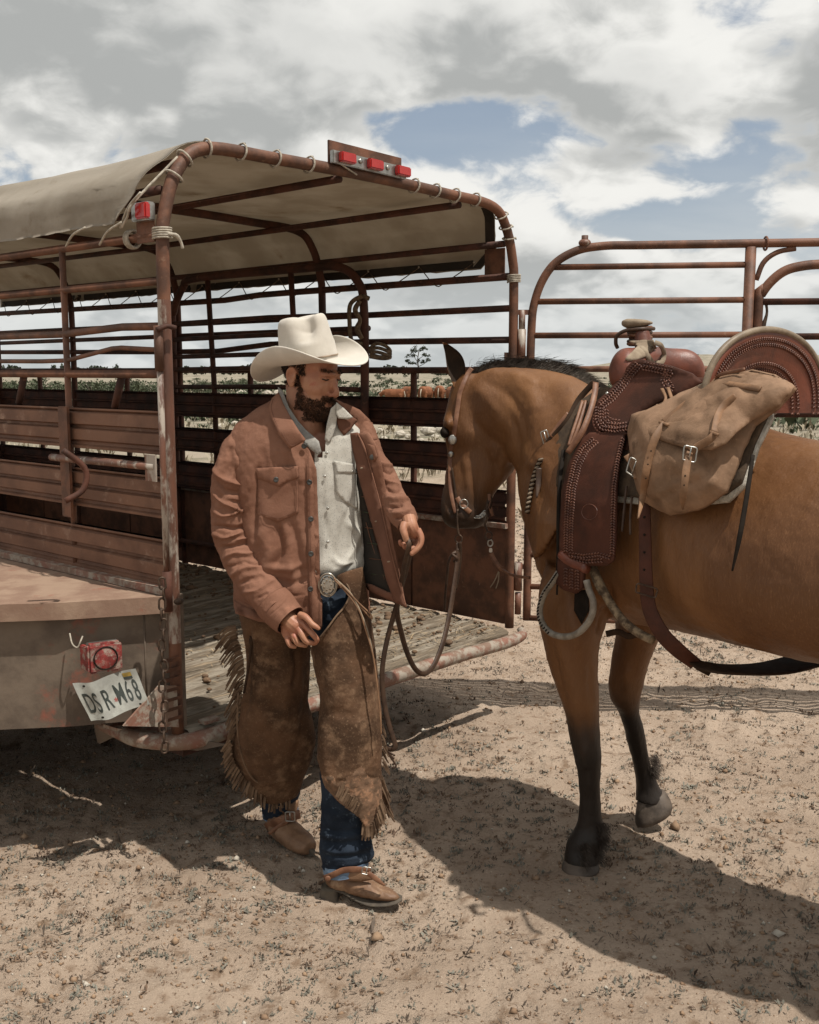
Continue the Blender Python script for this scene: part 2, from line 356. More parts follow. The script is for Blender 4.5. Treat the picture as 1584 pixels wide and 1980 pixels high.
def limb(pts, dr=1.0):               # (u, v, Y, half width px[, depth ratio]) sections perpendicular to the path
    P = np.array([W(p[0], p[1], p[2]) for p in pts]); T = nrm(np.gradient(P, axis=0)); out = []
    for p, c, t in zip(pts, P, T):
        dep = np.array([0, 1., 0]); dep = nrm(dep-t*(dep @ t)); a = nrm(np.cross(t, dep)); r = p[3]*pxm(p[1], p[2]); k = p[4] if len(p) > 4 else dr
        out.append([*c, *(a*r), *(dep*r*k)])
    return out
def blob(mbs, voxel, smooth=3, name='tmp'):
    """voxel-remesh a union of closed shapes into one continuous surface; returns arrays"""
    V = mbs.V(); me = bpy.data.meshes.new(name); me.from_pydata([tuple(x) for x in V], [], mbs.f)
    o = bpy.data.objects.new(name, me); C.objects.link(o)
    md = o.modifiers.new('r', 'REMESH'); md.mode = 'VOXEL'; md.voxel_size = voxel
    if smooth: s = o.modifiers.new('s', 'SMOOTH'); s.factor = .5; s.iterations = smooth
    dg = bpy.context.evaluated_depsgraph_get(); ev = o.evaluated_get(dg); m2 = ev.to_mesh()
    n = len(m2.vertices); A = np.empty(n*3, np.float32); m2.vertices.foreach_get('co', A)
    Fc = np.empty(len(m2.loops), np.int32); m2.loops.foreach_get('vertex_index', Fc)
    tot = np.empty(len(m2.polygons), np.int32); m2.polygons.foreach_get('loop_total', tot)
    if (tot == 4).all(): Fc = Fc.reshape(-1, 4)
    else:
        st = np.concatenate([[0], np.cumsum(tot)[:-1]]); Fc = [tuple(Fc[a:a+b]) for a, b in zip(st, tot)]
    ev.to_mesh_clear(); bpy.data.objects.remove(o); bpy.data.meshes.remove(me)
    return A.reshape(-1, 3).astype(float), Fc
def vnormals(V, Fc):
    Fq = np.asarray([f[:3] for f in Fc]) if not isinstance(Fc, np.ndarray) else Fc[:, :3]
    fn = np.cross(V[Fq[:, 1]]-V[Fq[:, 0]], V[Fq[:, 2]]-V[Fq[:, 0]])
    if isinstance(Fc, np.ndarray) and Fc.shape[1] == 4: fn = np.cross(V[Fc[:, 2]]-V[Fc[:, 0]], V[Fc[:, 3]]-V[Fc[:, 1]]); Fq = Fc
    elif not isinstance(Fc, np.ndarray): Fq = np.asarray([f[:3] for f in Fc])
    N = np.zeros_like(V)
    for k in range(Fq.shape[1]): np.add.at(N, Fq[:, k], fn)
    return nrm(N)
def segdist(uv, path):
    """distance from points to polyline and parameter 0..1 along it"""
    P = np.asarray(path, float); best = np.full(len(uv), 1e9); par = np.zeros(len(uv)); side = np.zeros(len(uv)); n = len(P)-1
    for i in range(n):
        a, b = P[i], P[i+1]; ab = b-a; t = np.clip(((uv-a) @ ab)/(ab @ ab+1e-9), 0, 1); q = a+t[:, None]*ab
        d = np.linalg.norm(uv-q, axis=1); k = d < best; best[k] = d[k]; par[k] = (i+t[k])/n
    return best, par
def sculpt(V, Fc, strokes, front=True, N=None):
    """strokes: (path px, width px, height m): ridge (+) or crease (-) pressed into the camera-side surface"""
    V = np.array(V, float); uv = proj(V); N = vnormals(V, Fc) if N is None else N
    view = nrm(V-np.array([0, 0, H])); fac = np.clip(-(N*view).sum(1)*2.2+.15, 0, 1) if front else np.ones(len(V))
    D = np.zeros(len(V))
    for path, w, h in strokes:
        P = np.asarray(path, float)
        if len(P) > 2: P = cr(P, len(P)*3)
        lo = P.min(0)-w*3; hi = P.max(0)+w*3; k = np.where(((uv > lo) & (uv < hi)).all(1))[0]
        if not len(k): continue
        d, t = segdist(uv[k], P); env = np.clip(np.minimum(t, 1-t)*5+.25, 0, 1)
        D[k] += h*np.exp(-(d/w)**2)*env
    return V+N*(D*fac)[:, None]
def fbm_disp(V, Fc, amp, scale, seed=0.0, stretch=(1, 1, 1)):
    N = vnormals(V, Fc); s = np.array(stretch)
    d = np.array([mnoise.fractal(Vector(p*scale*s+seed), 1.0, 2.0, 4) for p in V]); return V+N*(d*amp)[:, None]
def bvh_of(V, Fc): return BVHTree.FromPolygons([tuple(x) for x in V], [tuple(int(i) for i in f) for f in Fc])
def hit(bvh, u, v, off=0.0):
    o = Vector((0, 0, H)); d = (Vector(W(u, v, 3.0))-o).normalized(); r = bvh.ray_cast(o, d)
    if r[0] is None: return None
    n = r[1] if r[1].dot(d) < 0 else -r[1]; return np.array(r[0]+n*off), np.array(n)
def drape(bvh, off, Yfall, blend=None):
    """map px -> world on the surface below; falls back to depth Yfall"""
    def f(uv):
        out = []; 
        for u, v in uv:
            h = hit(bvh, u, v, 0)
            y = (Yfall(u, v) if callable(Yfall) else Yfall) if h is None else h[0][1]-off
            out.append(W(u, v, y))
        return np.array(out)
    return f
def inpoly(p, poly):
    x, y = p[:, 0], p[:, 1]; ins = np.zeros(len(p), bool); j = len(poly)-1
    for i in range(len(poly)):
        xi, yi = poly[i]; xj, yj = poly[j]; c = ((yi > y) != (yj > y)) & (x < (xj-xi)*(y-yi)/(yj-yi+1e-12)+xi); ins ^= c; j = i
    return ins
def shell_vf(outline, fn, thick, step=6.0, puff=0.0, puffw=8.0, smooth_n=0, ripple=None):
    """a sheet with real thickness: outline in photo px, fn maps px -> world; thick towards the camera side"""
    P = np.asarray(outline, float); Q = []
    for i in range(len(P)):
        a, b = P[i], P[(i+1) % len(P)]; k = max(1, int(np.linalg.norm(b-a)/step)); Q += [a+(b-a)*j/k for j in range(k)]
    Q = np.array(Q); lo, hi = Q.min(0), Q.max(0)
    gx, gy = np.meshgrid(np.arange(lo[0], hi[0], step), np.arange(lo[1], hi[1], step)); g = np.column_stack([gx.ravel(), gy.ravel()])
    g[:, 0] += ((g[:, 1]-lo[1])/step % 2)*step*.5
    d, _ = segdist(g, np.vstack([Q, Q[:1]])); g = g[inpoly(g, Q) & (d > step*.45)]
    A = np.vstack([Q, g]); nb = len(Q)
    r = delaunay_2d_cdt([Vector(x) for x in A], [(i, (i+1) % nb) for i in range(nb)], [], 1, 1e-6)
    A2 = np.array([tuple(x) for x in r[0]]); Ft = [tuple(f) for f in r[2]]; Et = r[1]
    Wd = fn(A2)
    if smooth_n:
        nb_ = [[] for _ in A2]
        for f in Ft:
            for i in range(len(f)): nb_[f[i]].append(f[i-1]); nb_[f[i-1]].append(f[i])
        for _ in range(smooth_n):
            Y = Wd[:, 1]; Y2 = np.array([.5*Y[i]+.5*np.mean(Y[q]) if q else Y[i] for i, q in enumerate(nb_)])
            Wd = np.array([W(u, v, y) for (u, v), y in zip(A2, Y2)])
    fa = np.array([f[:3] for f in Ft]); fn_ = np.cross(Wd[fa[:, 1]]-Wd[fa[:, 0]], Wd[fa[:, 2]]-Wd[fa[:, 0]]); N = np.zeros_like(Wd)
    for k in range(3): np.add.at(N, fa[:, k], fn_)
    N = nrm(N); view = nrm(Wd-np.array([0, 0, H])); flip = np.sign((N*view).sum(1)); med = -np.sign(np.median(flip)) or 1; N = N*med
    d, _ = segdist(A2, np.vstack([Q, Q[:1]])); h = thick+puff*(1-np.exp(-d/puffw))
    if ripple: h = h+np.array([ripple(*q) for q in A2])
    top = Wd+N*h[:, None]; bot = Wd; n = len(A2); V = np.vstack([top, bot])
    from collections import Counter
    cnt = Counter()
    for f in Ft:
        for i in range(len(f)): cnt[tuple(sorted((f[i], f[i-1])))] += 1
    Fc = []
    for f in Ft:
        ff = f if med > 0 else f[::-1]; Fc.append(tuple(ff)); Fc.append(tuple(x+n for x in ff[::-1]))
        for i in range(len(ff)):
            a, b = ff[i-1], ff[i]
            if cnt[tuple(sorted((a, b)))] == 1: Fc.append((a, a+n, b+n, b))
    return V, Fc
def shell(name, outline, fn, thick, m, parent=None, **k):
    v, f = shell_vf(outline, fn, thick, **k); return make(name, v, f, m, parent)
def beads_vf(paths, fn, px, off=0.0, aspect=.62, chevron=True, hm=.002):
    """tooled braid: slanted raised beads along paths (photo px)"""
    mb = MB()
    for path in paths:
        P = np.asarray(path, float); seg = np.concatenate([[0], np.cumsum(np.linalg.norm(np.diff(P, axis=0), axis=1))]); n = max(2, int(seg[-1]/(px*.62)))
        s = np.linspace(0, seg[-1], n); Q = np.stack([np.interp(s, seg, P[:, 0]), np.interp(s, seg, P[:, 1])], 1); T = nrm(np.gradient(Q, axis=0)); Nn = np.stack([-T[:, 1], T[:, 0]], 1)
        for i in range(n):
            for sgn in (-1, 1):
                c = Q[i]+Nn[i]*sgn*px*.32; d = nrm(T[i]*.75+Nn[i]*sgn*.66)
                e = np.array([c, c+d*px*.42, c+np.array([-d[1], d[0]])*px*.2]); w = fn(e)
                view = nrm(w[0]-np.array([0, 0, H])); a = w[1]-w[0]; b = w[2]-w[0]; nn = -nrm(np.cross(a, b)); nn = nn*(-1 if nn @ view > 0 else 1)
                v, f = ell_vf(w[0]+nn*off, a, b, nn*hm, 6, 4); mb.add(v, f)
    return mb
# ------------------------------------------------------------------ vector value noise
_tab = np.random.default_rng(3).random((256, 256))
def vn(x, y):
    xi, yi = np.floor(x).astype(int), np.floor(y).astype(int); fx, fy = x-xi, y-yi; fx = fx*fx*(3-2*fx); fy = fy*fy*(3-2*fy)
    g = lambda a, b: _tab[a % 256, b % 256]
    return (g(xi, yi)*(1-fx)+g(xi+1, yi)*fx)*(1-fy)+(g(xi, yi+1)*(1-fx)+g(xi+1, yi+1)*fx)*fy
def fb(x, y, o=4, r=.5):
    s = 0; a = 1; t = 0
    for i in range(o): s = s+a*vn(x*2**i+i*17.3, y*2**i+i*9.1); t += a; a *= r
    return s/t-.5
_hp = np.random.default_rng(11); HPX = _hp.uniform(-2.6, 2.6, 150); HPY = _hp.uniform(2.3, 8.5, 150); HPR = _hp.uniform(.035, .07, 150); HPA = _hp.uniform(0, 3.14, 150)
def terrain(x, y):
    x = np.asarray(x, float); y = np.asarray(y, float); r = np.hypot(x, y)
    sm = lambda a, b, q: (lambda t: t*t*(3-2*t))(np.clip((q-a)/(b-a), 0, 1))
    z = -.55*sm(14, 70, r)+.9*sm(110, 420, r)
    ang = np.degrees(np.arctan2(x, np.maximum(y, 1e-3)))
    z = z+sm(120, 520, r)*8.5*sm(5.5, 15, ang)*(1+.3*fb(x*.01, y*.01, 3))+sm(60, 400, r)*fb(x*.02, y*.02, 3)*1.0
    near = 1-sm(20, 60, r)
    z = z+near*(fb(x*1.3, y*1.3, 3)*.030+fb(x*9, y*9, 3)*.030+np.maximum(fb(x*22, y*22, 2), 0)*.024-np.maximum(fb(x*5+9, y*5, 2)-.18, 0)*.10)
    sh = x.shape; xf, yf = x.ravel(), y.ravel(); kk = np.where((np.abs(xf) < 2.8) & (yf > 2.1) & (yf < 8.8))[0]
    if len(kk):
        dz = np.zeros(len(xf)); a, b = xf[kk], yf[kk]; acc = np.zeros(len(kk))
        for px, py, pr, pa in zip(HPX, HPY, HPR, HPA):
            if math.hypot(px-.62, py-3.38) < .22 or math.hypot(px+.16, py-3.2) < .28: continue
            m_ = (np.abs(a-px) < .2) & (np.abs(b-py) < .2)
            if not m_.any(): continue
            u = (a[m_]-px)*math.cos(pa)+(b[m_]-py)*math.sin(pa); v = -(a[m_]-px)*math.sin(pa)+(b[m_]-py)*math.cos(pa); d = np.sqrt((u/1.5)**2+v**2)/pr
            acc[m_] += -.016*np.exp(-d**4)+.008*np.exp(-((d-1.25)/.28)**2)
        dz[kk] = acc; z = z+dz.reshape(sh)
    z = z+(1-near)*fb(x*.4, y*.4, 3)*.25
    return z-.004
def soil_mat():
    m = bpy.data.materials.new('dry tan soil'); m.use_nodes = True; nt = m.node_tree; N = nt.nodes; L = nt.links; b = N['Principled BSDF']
    tc = N.new('ShaderNodeTexCoord'); geo = N.new('ShaderNodeNewGeometry')
    def noise(s, d=8, r=.62, w=0):
        t = N.new('ShaderNodeTexNoise'); t.inputs['Scale'].default_value = s; t.inputs['Detail'].default_value = d; t.inputs['Roughness'].default_value = r; L.new(geo.outputs['Position'], t.inputs['Vector']); return t.outputs['Fac']
    def rmp(f, lo, hi):
        r = N.new('ShaderNodeMapRange'); r.interpolation_type = 'SMOOTHSTEP'; L.new(f, r.inputs[0]); r.inputs[1].default_value = lo; r.inputs[2].default_value = hi; return r.outputs[0]
    def mix(f, a, c):
        x = N.new('ShaderNodeMix'); x.data_type = 'RGBA'; L.new(f, x.inputs[0])
        for s, v in ((x.inputs[6], a), (x.inputs[7], c)):
            if isinstance(v, tuple): s.default_value = (*(q*k*1.25 for q, k in zip(v, ALB)), 1)
            else: L.new(v, s)
        return x.outputs[2]
    near = mix(rmp(noise(1.7), .40, .62), (.44, .345, .275), (.36, .275, .215))
    near = mix(rmp(noise(14), .52, .68), near, (.25, .175, .125))
    near = mix(rmp(noise(60, 4), .60, .70), near, (.17, .115, .08))
    near = mix(rmp(noise(95, 3), .655, .70), near, (.55, .46, .37))
    far = mix(rmp(noise(.16), .42, .60), (.30, .26, .21), (.22, .195, .155))
    far = mix(rmp(noise(.55), .50, .62), far, (.15, .145, .105))
    far = mix(rmp(noise(.9, 9, .7), .64, .68), far, (.52, .49, .45))
    vl = N.new('ShaderNodeVectorMath'); vl.operation = 'LENGTH'; L.new(geo.outputs['Position'], vl.inputs[0])
    L.new(mix(rmp(vl.outputs['Value'], 8, 26), near, far), b.inputs['Base Color'])
    b.inputs['Roughness'].default_value = .95; b.inputs['Specular IOR Level'].default_value = .15
    bp = N.new('ShaderNodeBump'); bp.inputs['Strength'].default_value = 1.0; bp.inputs['Distance'].default_value = .02; L.new(noise(48, 8, .72), bp.inputs['Height'])
    L.new(bp.outputs[0], b.inputs['Normal']); return m
M['soil'] = soil_mat(); M['debris'] = mat('plant litter', (.075, .055, .042), (.16, .125, .10), 8, .9, 0)
def build_ground():
    th = np.radians(np.concatenate([np.linspace(-180, -34, 40)[:-1], np.linspace(-34, 34, 330), np.linspace(34, 180, 40)[1:-1]]))
    rr = np.concatenate([[0.05, .6, 1.2, 1.7], 2.1*np.exp(np.arange(0, 720)*.0096)]); rr = rr[rr < 2200]
    R, T = np.meshgrid(rr, th, indexing='ij'); X, Y = R*np.sin(T), R*np.cos(T); Z = terrain(X, Y)
    o = make('ground', np.stack([X, Y, Z], -1).reshape(-1, 3), gridfaces(len(rr), len(th), True), M['soil'])
    tag(o, 'dry tan dirt ground running to the horizon', kind='structure')
build_ground()
def scatter_blades(name, cx, cy, nbl, h, rad, wd, m, label, mats=None, lean=1.0):
    """many little plants: nbl blades each, one object of uncountable stuff"""
    n = len(cx); cz = terrain(cx, cy); a = rng.uniform(0, 2*np.pi, (n, nbl)); tilt = rng.uniform(.1, 1, (n, nbl))*lean
    L = (h[:, None]*rng.uniform(.4, 1.1, (n, nbl))); rd = rad[:, None]*rng.uniform(0, 1, (n, nbl))
    a0 = rng.uniform(0, 2*np.pi, (n, nbl))
    bx = cx[:, None]+rd*.7*np.cos(a0); by = cy[:, None]+rd*.7*np.sin(a0); bz = np.repeat(cz[:, None], nbl, 1)-.002
    dx, dy, dz = np.cos(a)*np.sin(tilt), np.sin(a)*np.sin(tilt), np.cos(tilt)
    px, py = -np.sin(a)*wd[:, None], np.cos(a)*wd[:, None]
    B = np.stack([bx, by, bz], -1); D = np.stack([dx, dy, dz], -1)*L[..., None]; Pp = np.stack([px, py, 0*px], -1)
    mid = B+D*.6; tip = B+D*np.array([1.1, 1.1, .85])
    V = np.stack([B, mid-Pp, mid+Pp, tip], 2).reshape(-1, 3); k = np.arange(n*nbl)*4
    Fc = np.concatenate([np.stack([k, k+1, k+2], -1), np.stack([k+1, k+3, k+2], -1)])
    o = make(name, V, Fc, None, None, False, mats=mats or [m], fmat=None)
    if mats:
        mi = np.repeat(rng.integers(0, len(mats), n), nbl); o.data.polygons.foreach_set('material_index', np.concatenate([mi, mi]).astype(np.int32))
    return tag(o, label, kind='stuff')
def wedge(n, r0, r1, a=31, p=1.0):
    t = np.radians(rng.uniform(-a, a, n)); r = (r0**p+(r1**p-r0**p)*rng.random(n))**(1/p); return r*np.sin(t), r*np.cos(t)
def build_weeds():
    x, y = wedge(30000, 2.2, 13, 31, 1.3); k = (fb(x*1.1+3, y*1.1, 3)+.10*(y > 3.4)+rng.normal(0, .10, len(x))) > .05; x, y = x[k], y[k]; n = len(x)
    s = np.clip(rng.lognormal(0, .40, n), .3, 1.7)
    scatter_blades('ground_weeds', x, y, 11, .013*s*(1+.05*y), .024*s, .0018*s+.0002*y, None, 'small grey green weeds and dead sprigs dotting the dirt', [M['weed'], M['weed'], M['twig']], 1.35)
    x, y = wedge(5200, 11, 130, 31, 1.1); n = len(x); s = rng.lognormal(0, .4, n)
    scatter_blades('dry_grass', x, y, 12, .24*s, .16*s, .012*s*(1+y*.02), M['drygrass'], 'pale dry grass tufts on the plain behind the trailer', None, .8)
    x, y = wedge(46000, 2.2, 9, 31, 1.2); k = (fb(x*1.6+1, y*1.6+5, 3)+rng.normal(0, .12, len(x))) > .0; x, y = x[k], y[k]; n = len(x); s = rng.lognormal(0, .5, n)
    scatter_blades('plant_litter', x, y, 3, .012*s, .012*s, .0011*s, M['debris'], 'dark bits of dead plant litter on the dirt', None, 1.5)
    x, y = wedge(2600, 32, 210, 31, 1.2); n = len(x); s = rng.lognormal(0, .35, n)
    scatter_blades('sagebrush', x, y, 16, .42*s, .45*s, .07*s, M['leaf'], 'low grey green scrub dotting the far plain', None, 1.1)
    # soil clods and pebbles
    x, y = wedge(42000, 2.2, 10, 31, 1.2); k = (fb(x*.9, y*.9+7, 3)+rng.normal(0, .12, len(x))) > -.04; x, y = x[k], y[k]; n = len(x); s = .0028*rng.lognormal(0, .6, n)
    base = np.array([[1, 0, 0], [-1, 0, 0], [0, 1, 0], [0, -1, 0], [0, 0, .8], [0, 0, -.6]]); f0 = np.array([[0, 2, 4], [2, 1, 4], [1, 3, 4], [3, 0, 4], [2, 0, 5], [1, 2, 5], [3, 1, 5], [0, 3, 5]])
    V = base[None]*s[:, None, None]*rng.uniform(.6, 1.4, (n, 6, 3)); a = rng.uniform(0, 6.28, n); c, q = np.cos(a), np.sin(a)
    V = np.stack([V[..., 0]*c[:, None]-V[..., 1]*q[:, None], V[..., 0]*q[:, None]+V[..., 1]*c[:, None], V[..., 2]], -1)+np.stack([x, y, terrain(x, y)+s*.25], -1)[:, None]
    o = make('soil_clods', V.reshape(-1, 3), (f0[None]+np.arange(n)[:, None, None]*6).reshape(-1, 3), None, None, True, mats=[M['clod'], M['rock']])
    o.data.polygons.foreach_set('material_index', np.repeat((rng.random(n) > .88).astype(np.int32), 8)); tag(o, 'loose clods and small stones on the dirt', kind='stuff')
build_weeds()
# ------------------------------------------------------------------ far plants, rocks, cattle
def leafy_vf(n, shape, leaf, seed):
    r = np.random.default_rng(seed); cl = r.normal(0, 1, (max(6, n//45), 3)); cl = nrm(cl)*r.uniform(.25, 1, (len(cl), 1))**.5; cl[:, 2] = np.abs(cl[:, 2])*.9+.1*cl[:, 2]
    c = cl[r.integers(0, len(cl), n)]+r.normal(0, .17, (n, 3)); c = c*np.array(shape)
    d1 = nrm(r.normal(0, 1, (n, 3)))*leaf; d2 = nrm(np.cross(d1, r.normal(0, 1, (n, 3))))*leaf*.6
    V = np.stack([c-d1, c+d2, c+d1, c-d2], 1).reshape(-1, 3); k = np.arange(n)*4
    return V, np.stack([k, k+1, k+2, k+3], -1)
def place(mesh, name, x, y, s, rz, root=None, zoff=0.0):
    o = bpy.data.objects.new(name, mesh); C.objects.link(o); o.location = (x, y, float(terrain(x, y))+zoff); o.scale = (s,)*3; o.rotation_euler.z = rz; return o
def build_far():
    ms = []
    for k in range(4):
        v, f = leafy_vf(620, (.75, .75, .55), .055, 20+k); v[:, 2] += .28
        o = make('shrub', v, f, M['leaf'], None, False); me = o.data; off = np.array(o.location)
        c = np.empty(len(me.vertices)*3); me.vertices.foreach_get('co', c); c = c.reshape(-1, 3)+off; me.vertices.foreach_set('co', c.ravel()); bpy.data.objects.remove(o); ms.append(me)
        mt = MB()
        for q in range(4):
            a = q*1.6+k; mt.add(*tube_vf([(0, 0, -.1), (.1*math.cos(a), .1*math.sin(a), .2), (.35*math.cos(a), .35*math.sin(a), .6)], [.03, .025, .01], 5))
        o = make('stem', mt.V(), mt.f, M['bark']); off = np.array(o.location); me2 = o.data; c = np.empty(len(me2.vertices)*3); me2.vertices.foreach_get('co', c); c = c.reshape(-1, 3)+off; me2.vertices.foreach_set('co', c.ravel()); bpy.data.objects.remove(o); ms.append(me2)
    spots = []
    for u, d, s in [(150, 95, 1.9), (185, 88, 2.0), (215, 92, 1.7), (245, 90, 2.2), (270, 100, 1.8), (300, 98, 1.7), (338, 93, 1.6), (372, 96, 1.7), (395, 110, 1.8), (425, 105, 1.7), (455, 112, 1.9), (480, 115, 1.8), (505, 108, 1.6), (20, 90, 2.0), (60, 95, 1.9), (100, 92, 2.1),
                    (545, 60, .8), (700, 58, .8), (712, 75, .9), (745, 80, .7), (790, 120, 1.0), (835, 115, .9), (660, 68, .9), (690, 90, 1.0), (500, 66, .8), (520, 52, .7), (470, 70, .9), (418, 62, .8)]:
        spots.append(((u-U0)/F*d, d, s))
    for _ in range(90):
        d = rng.uniform(45, 420); a = math.radians(rng.uniform(-25, 24)); spots.append((d*math.sin(a), d*math.cos(a), rng.uniform(.45, .9)*(1+d*.003)))
    for i, (x, y, s) in enumerate(spots):
        k = (i % 4)*2; o = place(ms[k], 'shrub', x, y, s, i*1.3); o.scale = (s, s, s*rng.uniform(.75, 1.0)); st = bpy.data.objects.new('stem', ms[k+1]); C.objects.link(st); st.parent = o
        tag(o, 'grey green brush growing on the dry plain beyond the trailer', 'shrub', 'brush scattered over the dry plain')
    # far woodland line on the horizon
    V = []; Fs = []; n = 0
    for u, w, h, d in [(170, 120, 4, 330), (420, 200, 3.6, 350), (510, 80, 4.5, 340), (755, 26, 4.6, 300), (738, 12, 3.6, 300), (783, 8, 3.2, 310), (845, 20, 2.6, 330), (-100, 300, 4, 360), (870, 30, 2.2, 330)]:
        for j in range(max(1, int(w/9))):
            uu = u-w/2+w*(j+.5)/max(1, int(w/9)); x = (uu-U0)/F*d; v, f = leafy_vf(150, (d*.0042, 2.5, h*.5*rng.uniform(.7, 1.1)), .55, 90+n % 97)
            v = v+np.array([x, d+rng.uniform(-6, 6), float(terrain(x, d))+h*.35]); V.append(v); Fs.append(f+n); n += len(v)
    tag(make('woodland', np.concatenate(V), np.concatenate(Fs), M['leafdark'], None, False), 'thin line of dark trees along the horizon', kind='stuff')
    # lone tree
    d = 250.0; x = (808-U0)/F*d; z0 = float(terrain(x, d)); TS = 2.45; t = thing('tree', (x, d, z0), 'lone small tree with an airy crown standing on the skyline', 'tree')
    mb = MB(); mb.add(*tube_vf([(x, d, z0-.1), (x+.05*TS, d, z0+1.0*TS), (x-.02*TS, d, z0+1.9*TS), (x+.1*TS, d, z0+2.9*TS)], [.22, .17, .12, .05], 7))
    for a, h0, l in [(.3, 1.2, 1.1), (2.6, 1.35, 1.2), (4.2, 1.7, .9), (5.6, 1.9, 1.0), (1.4, 2.1, .8), (3.4, 2.2, .8)]:
        mb.add(*tube_vf([(x, d, z0+h0*TS), (x+l*.5*math.cos(a)*TS, d+l*.5*math.sin(a), z0+(h0+.25)*TS), (x+l*math.cos(a)*TS, d+l*math.sin(a), z0+(h0+.6)*TS)], [.10, .07, .03], 5))
    mb.build('trunk', M['bark'], t)
    V = []; Fs = []; n = 0
    for a, b, h, s in [(0, 0, 2.75, .75), (.75, 0, 2.2, .55), (-.8, .1, 2.15, .6), (.35, .4, 1.6, .45), (-.5, -.4, 1.5, .45), (.95, -.3, 1.75, .38), (-.3, .2, 2.55, .6), (.5, 0, 2.9, .4), (-1.0, 0, 1.7, .3)]:
        v, f = leafy_vf(170, (s*TS, s*TS, s*.7*TS), .17, int(99+h*50)); V.append(v+np.array([x+a*TS, d+b, z0+h*TS])); Fs.append(f+n); n += len(v)
    make('crown', np.concatenate(V), np.concatenate(Fs), M['leafdark'], t, False)
    # rocks
    v, f = ell_vf((0, 0, 0), (1, 0, 0), (0, .8, 0), (0, 0, .55), 10, 7); v = v*(1+.25*np.array([mnoise.noise(Vector(p*2.3)) for p in v]))[:, None]
    o = make('rock', v, f, M['rock'], None, False); rm = o.data; bpy.data.objects.remove(o)
    rs = [(742, 27, .16), (775, 28, .28), (790, 27, .2), (828, 29, .38), (806, 28, .16), (760, 26, .14), (842, 27, .2), (722, 29, .22), (815, 26, .14), (735, 31, .2), (852, 30, .3), (430, 33, .3), (455, 36, .25), (415, 30, .25), (200, 60, .6), (540, 90, .9), (520, 95, .7), (470, 92, .8), (700, 60, .4), (580, 85, .7)]
    for i in range(16): rs.append((rng.uniform(140, 900), rng.uniform(34, 110), rng.uniform(.1, .35)))
    for i, (u, d, s) in enumerate(rs):
        s *= .62; o = place(rm, 'rock', (u-U0)/F*d, d, s, i*.9, zoff=s*.05); tag(o, 'pale limestone rock lying in the dry grass beyond the trailer', 'rock', 'pale rocks on the plain')
    # cattle seen from behind, grazing away
    def cow(u, d, rz, s, label):
        x = (u-U0)/F*d; z0 = float(terrain(x, d)); t = thing('cow', (x, d, z0), label, 'cow', 'cattle on the plain')
        mb = MB(); c, q = math.cos(rz), math.sin(rz)
        T = lambda a, b, z: (a*s*c-b*s*q, a*s*q+b*s*c, z*s)
        A = lambda *p: np.array(T(*p))+np.array([x, d, z0])
        R = []
        for a, z, hh, hw in [(-.72, 1.08, .10, .10), (-.66, 1.05, .24, .22), (-.4, .98, .33, .28), (0, .93, .37, .33), (.35, .95, .36, .29), (.62, 1.0, .28, .2), (.74, 1.05, .16, .12)]:
            R.append([*A(a, 0, z), *(np.array(T(0, hw, 0))), 0, 0, hh*s])
        mb.add(*ring_loft_vf(R, 16, 20))
        mb.add(*tube_vf([A(.55, 0, 1.1), A(.85, 0, 1.05), A(1.1, 0, .85)], np.array([.2, .15, .12])*s, 12, n=8))
        for a, b in [(-.55, .17), (-.5, -.17), (.5, .15), (.55, -.15)]:
            mb.add(*tube_vf([A(a, b, .95), A(a-.03, b, .62), A(a+.02, b, .36), A(a, b, .0)], np.array([.14, .09, .05, .06])*s, 9, n=10))
        v, f = blob(mb, .035*s, 2); make('body', v, f, M['cow'], t)
        mb = MB(); mb.add(*tube_vf([A(1.02, 0, .98), A(1.2, 0, .78), A(1.32, 0, .62)], np.array([.13, .11, .08])*s, 12, n=7)); v, f = blob(mb, .03*s, 1); make('head', v, f, M['cowwhite'], t)
        for e in (-1, 1): v, f = ell_vf(A(1.02, e*.19, .98), np.array(T(0, .1, 0)), np.array(T(.03, 0, 0)), (0, 0, .05*s), 8, 6); make('ear', v, f, M['cow'], t)
        v, f = ell_vf(A(-.1, 0, .60), np.array(T(.42, 0, 0)), np.array(T(0, .2, 0)), (0, 0, .12*s), 10, 8); make('belly', v, f, M['cowwhite'], t)
        tube('tail', [A(-.74, 0, 1.15), A(-.82, .02, .9), A(-.78, .03, .45)], .03*s, M['cowwhite'], t, sides=6)
    cow(763, 62, 2.6, .92, 'red calf with raised head, leftmost of the grazing cattle')
    cow(789, 64, 1.9, .98, 'red cow with lowered rump just left of the middle rail post')
    cow(823, 63, 1.2, 1.02, 'red and white cow right of the middle rail post')
    cow(850, 64, 1.45, 1.05, 'red cow between the others and the horse forehead')
    cow(874, 62, 1.8, 1.0, 'red and white cow half hidden behind the horse forehead')
build_far()
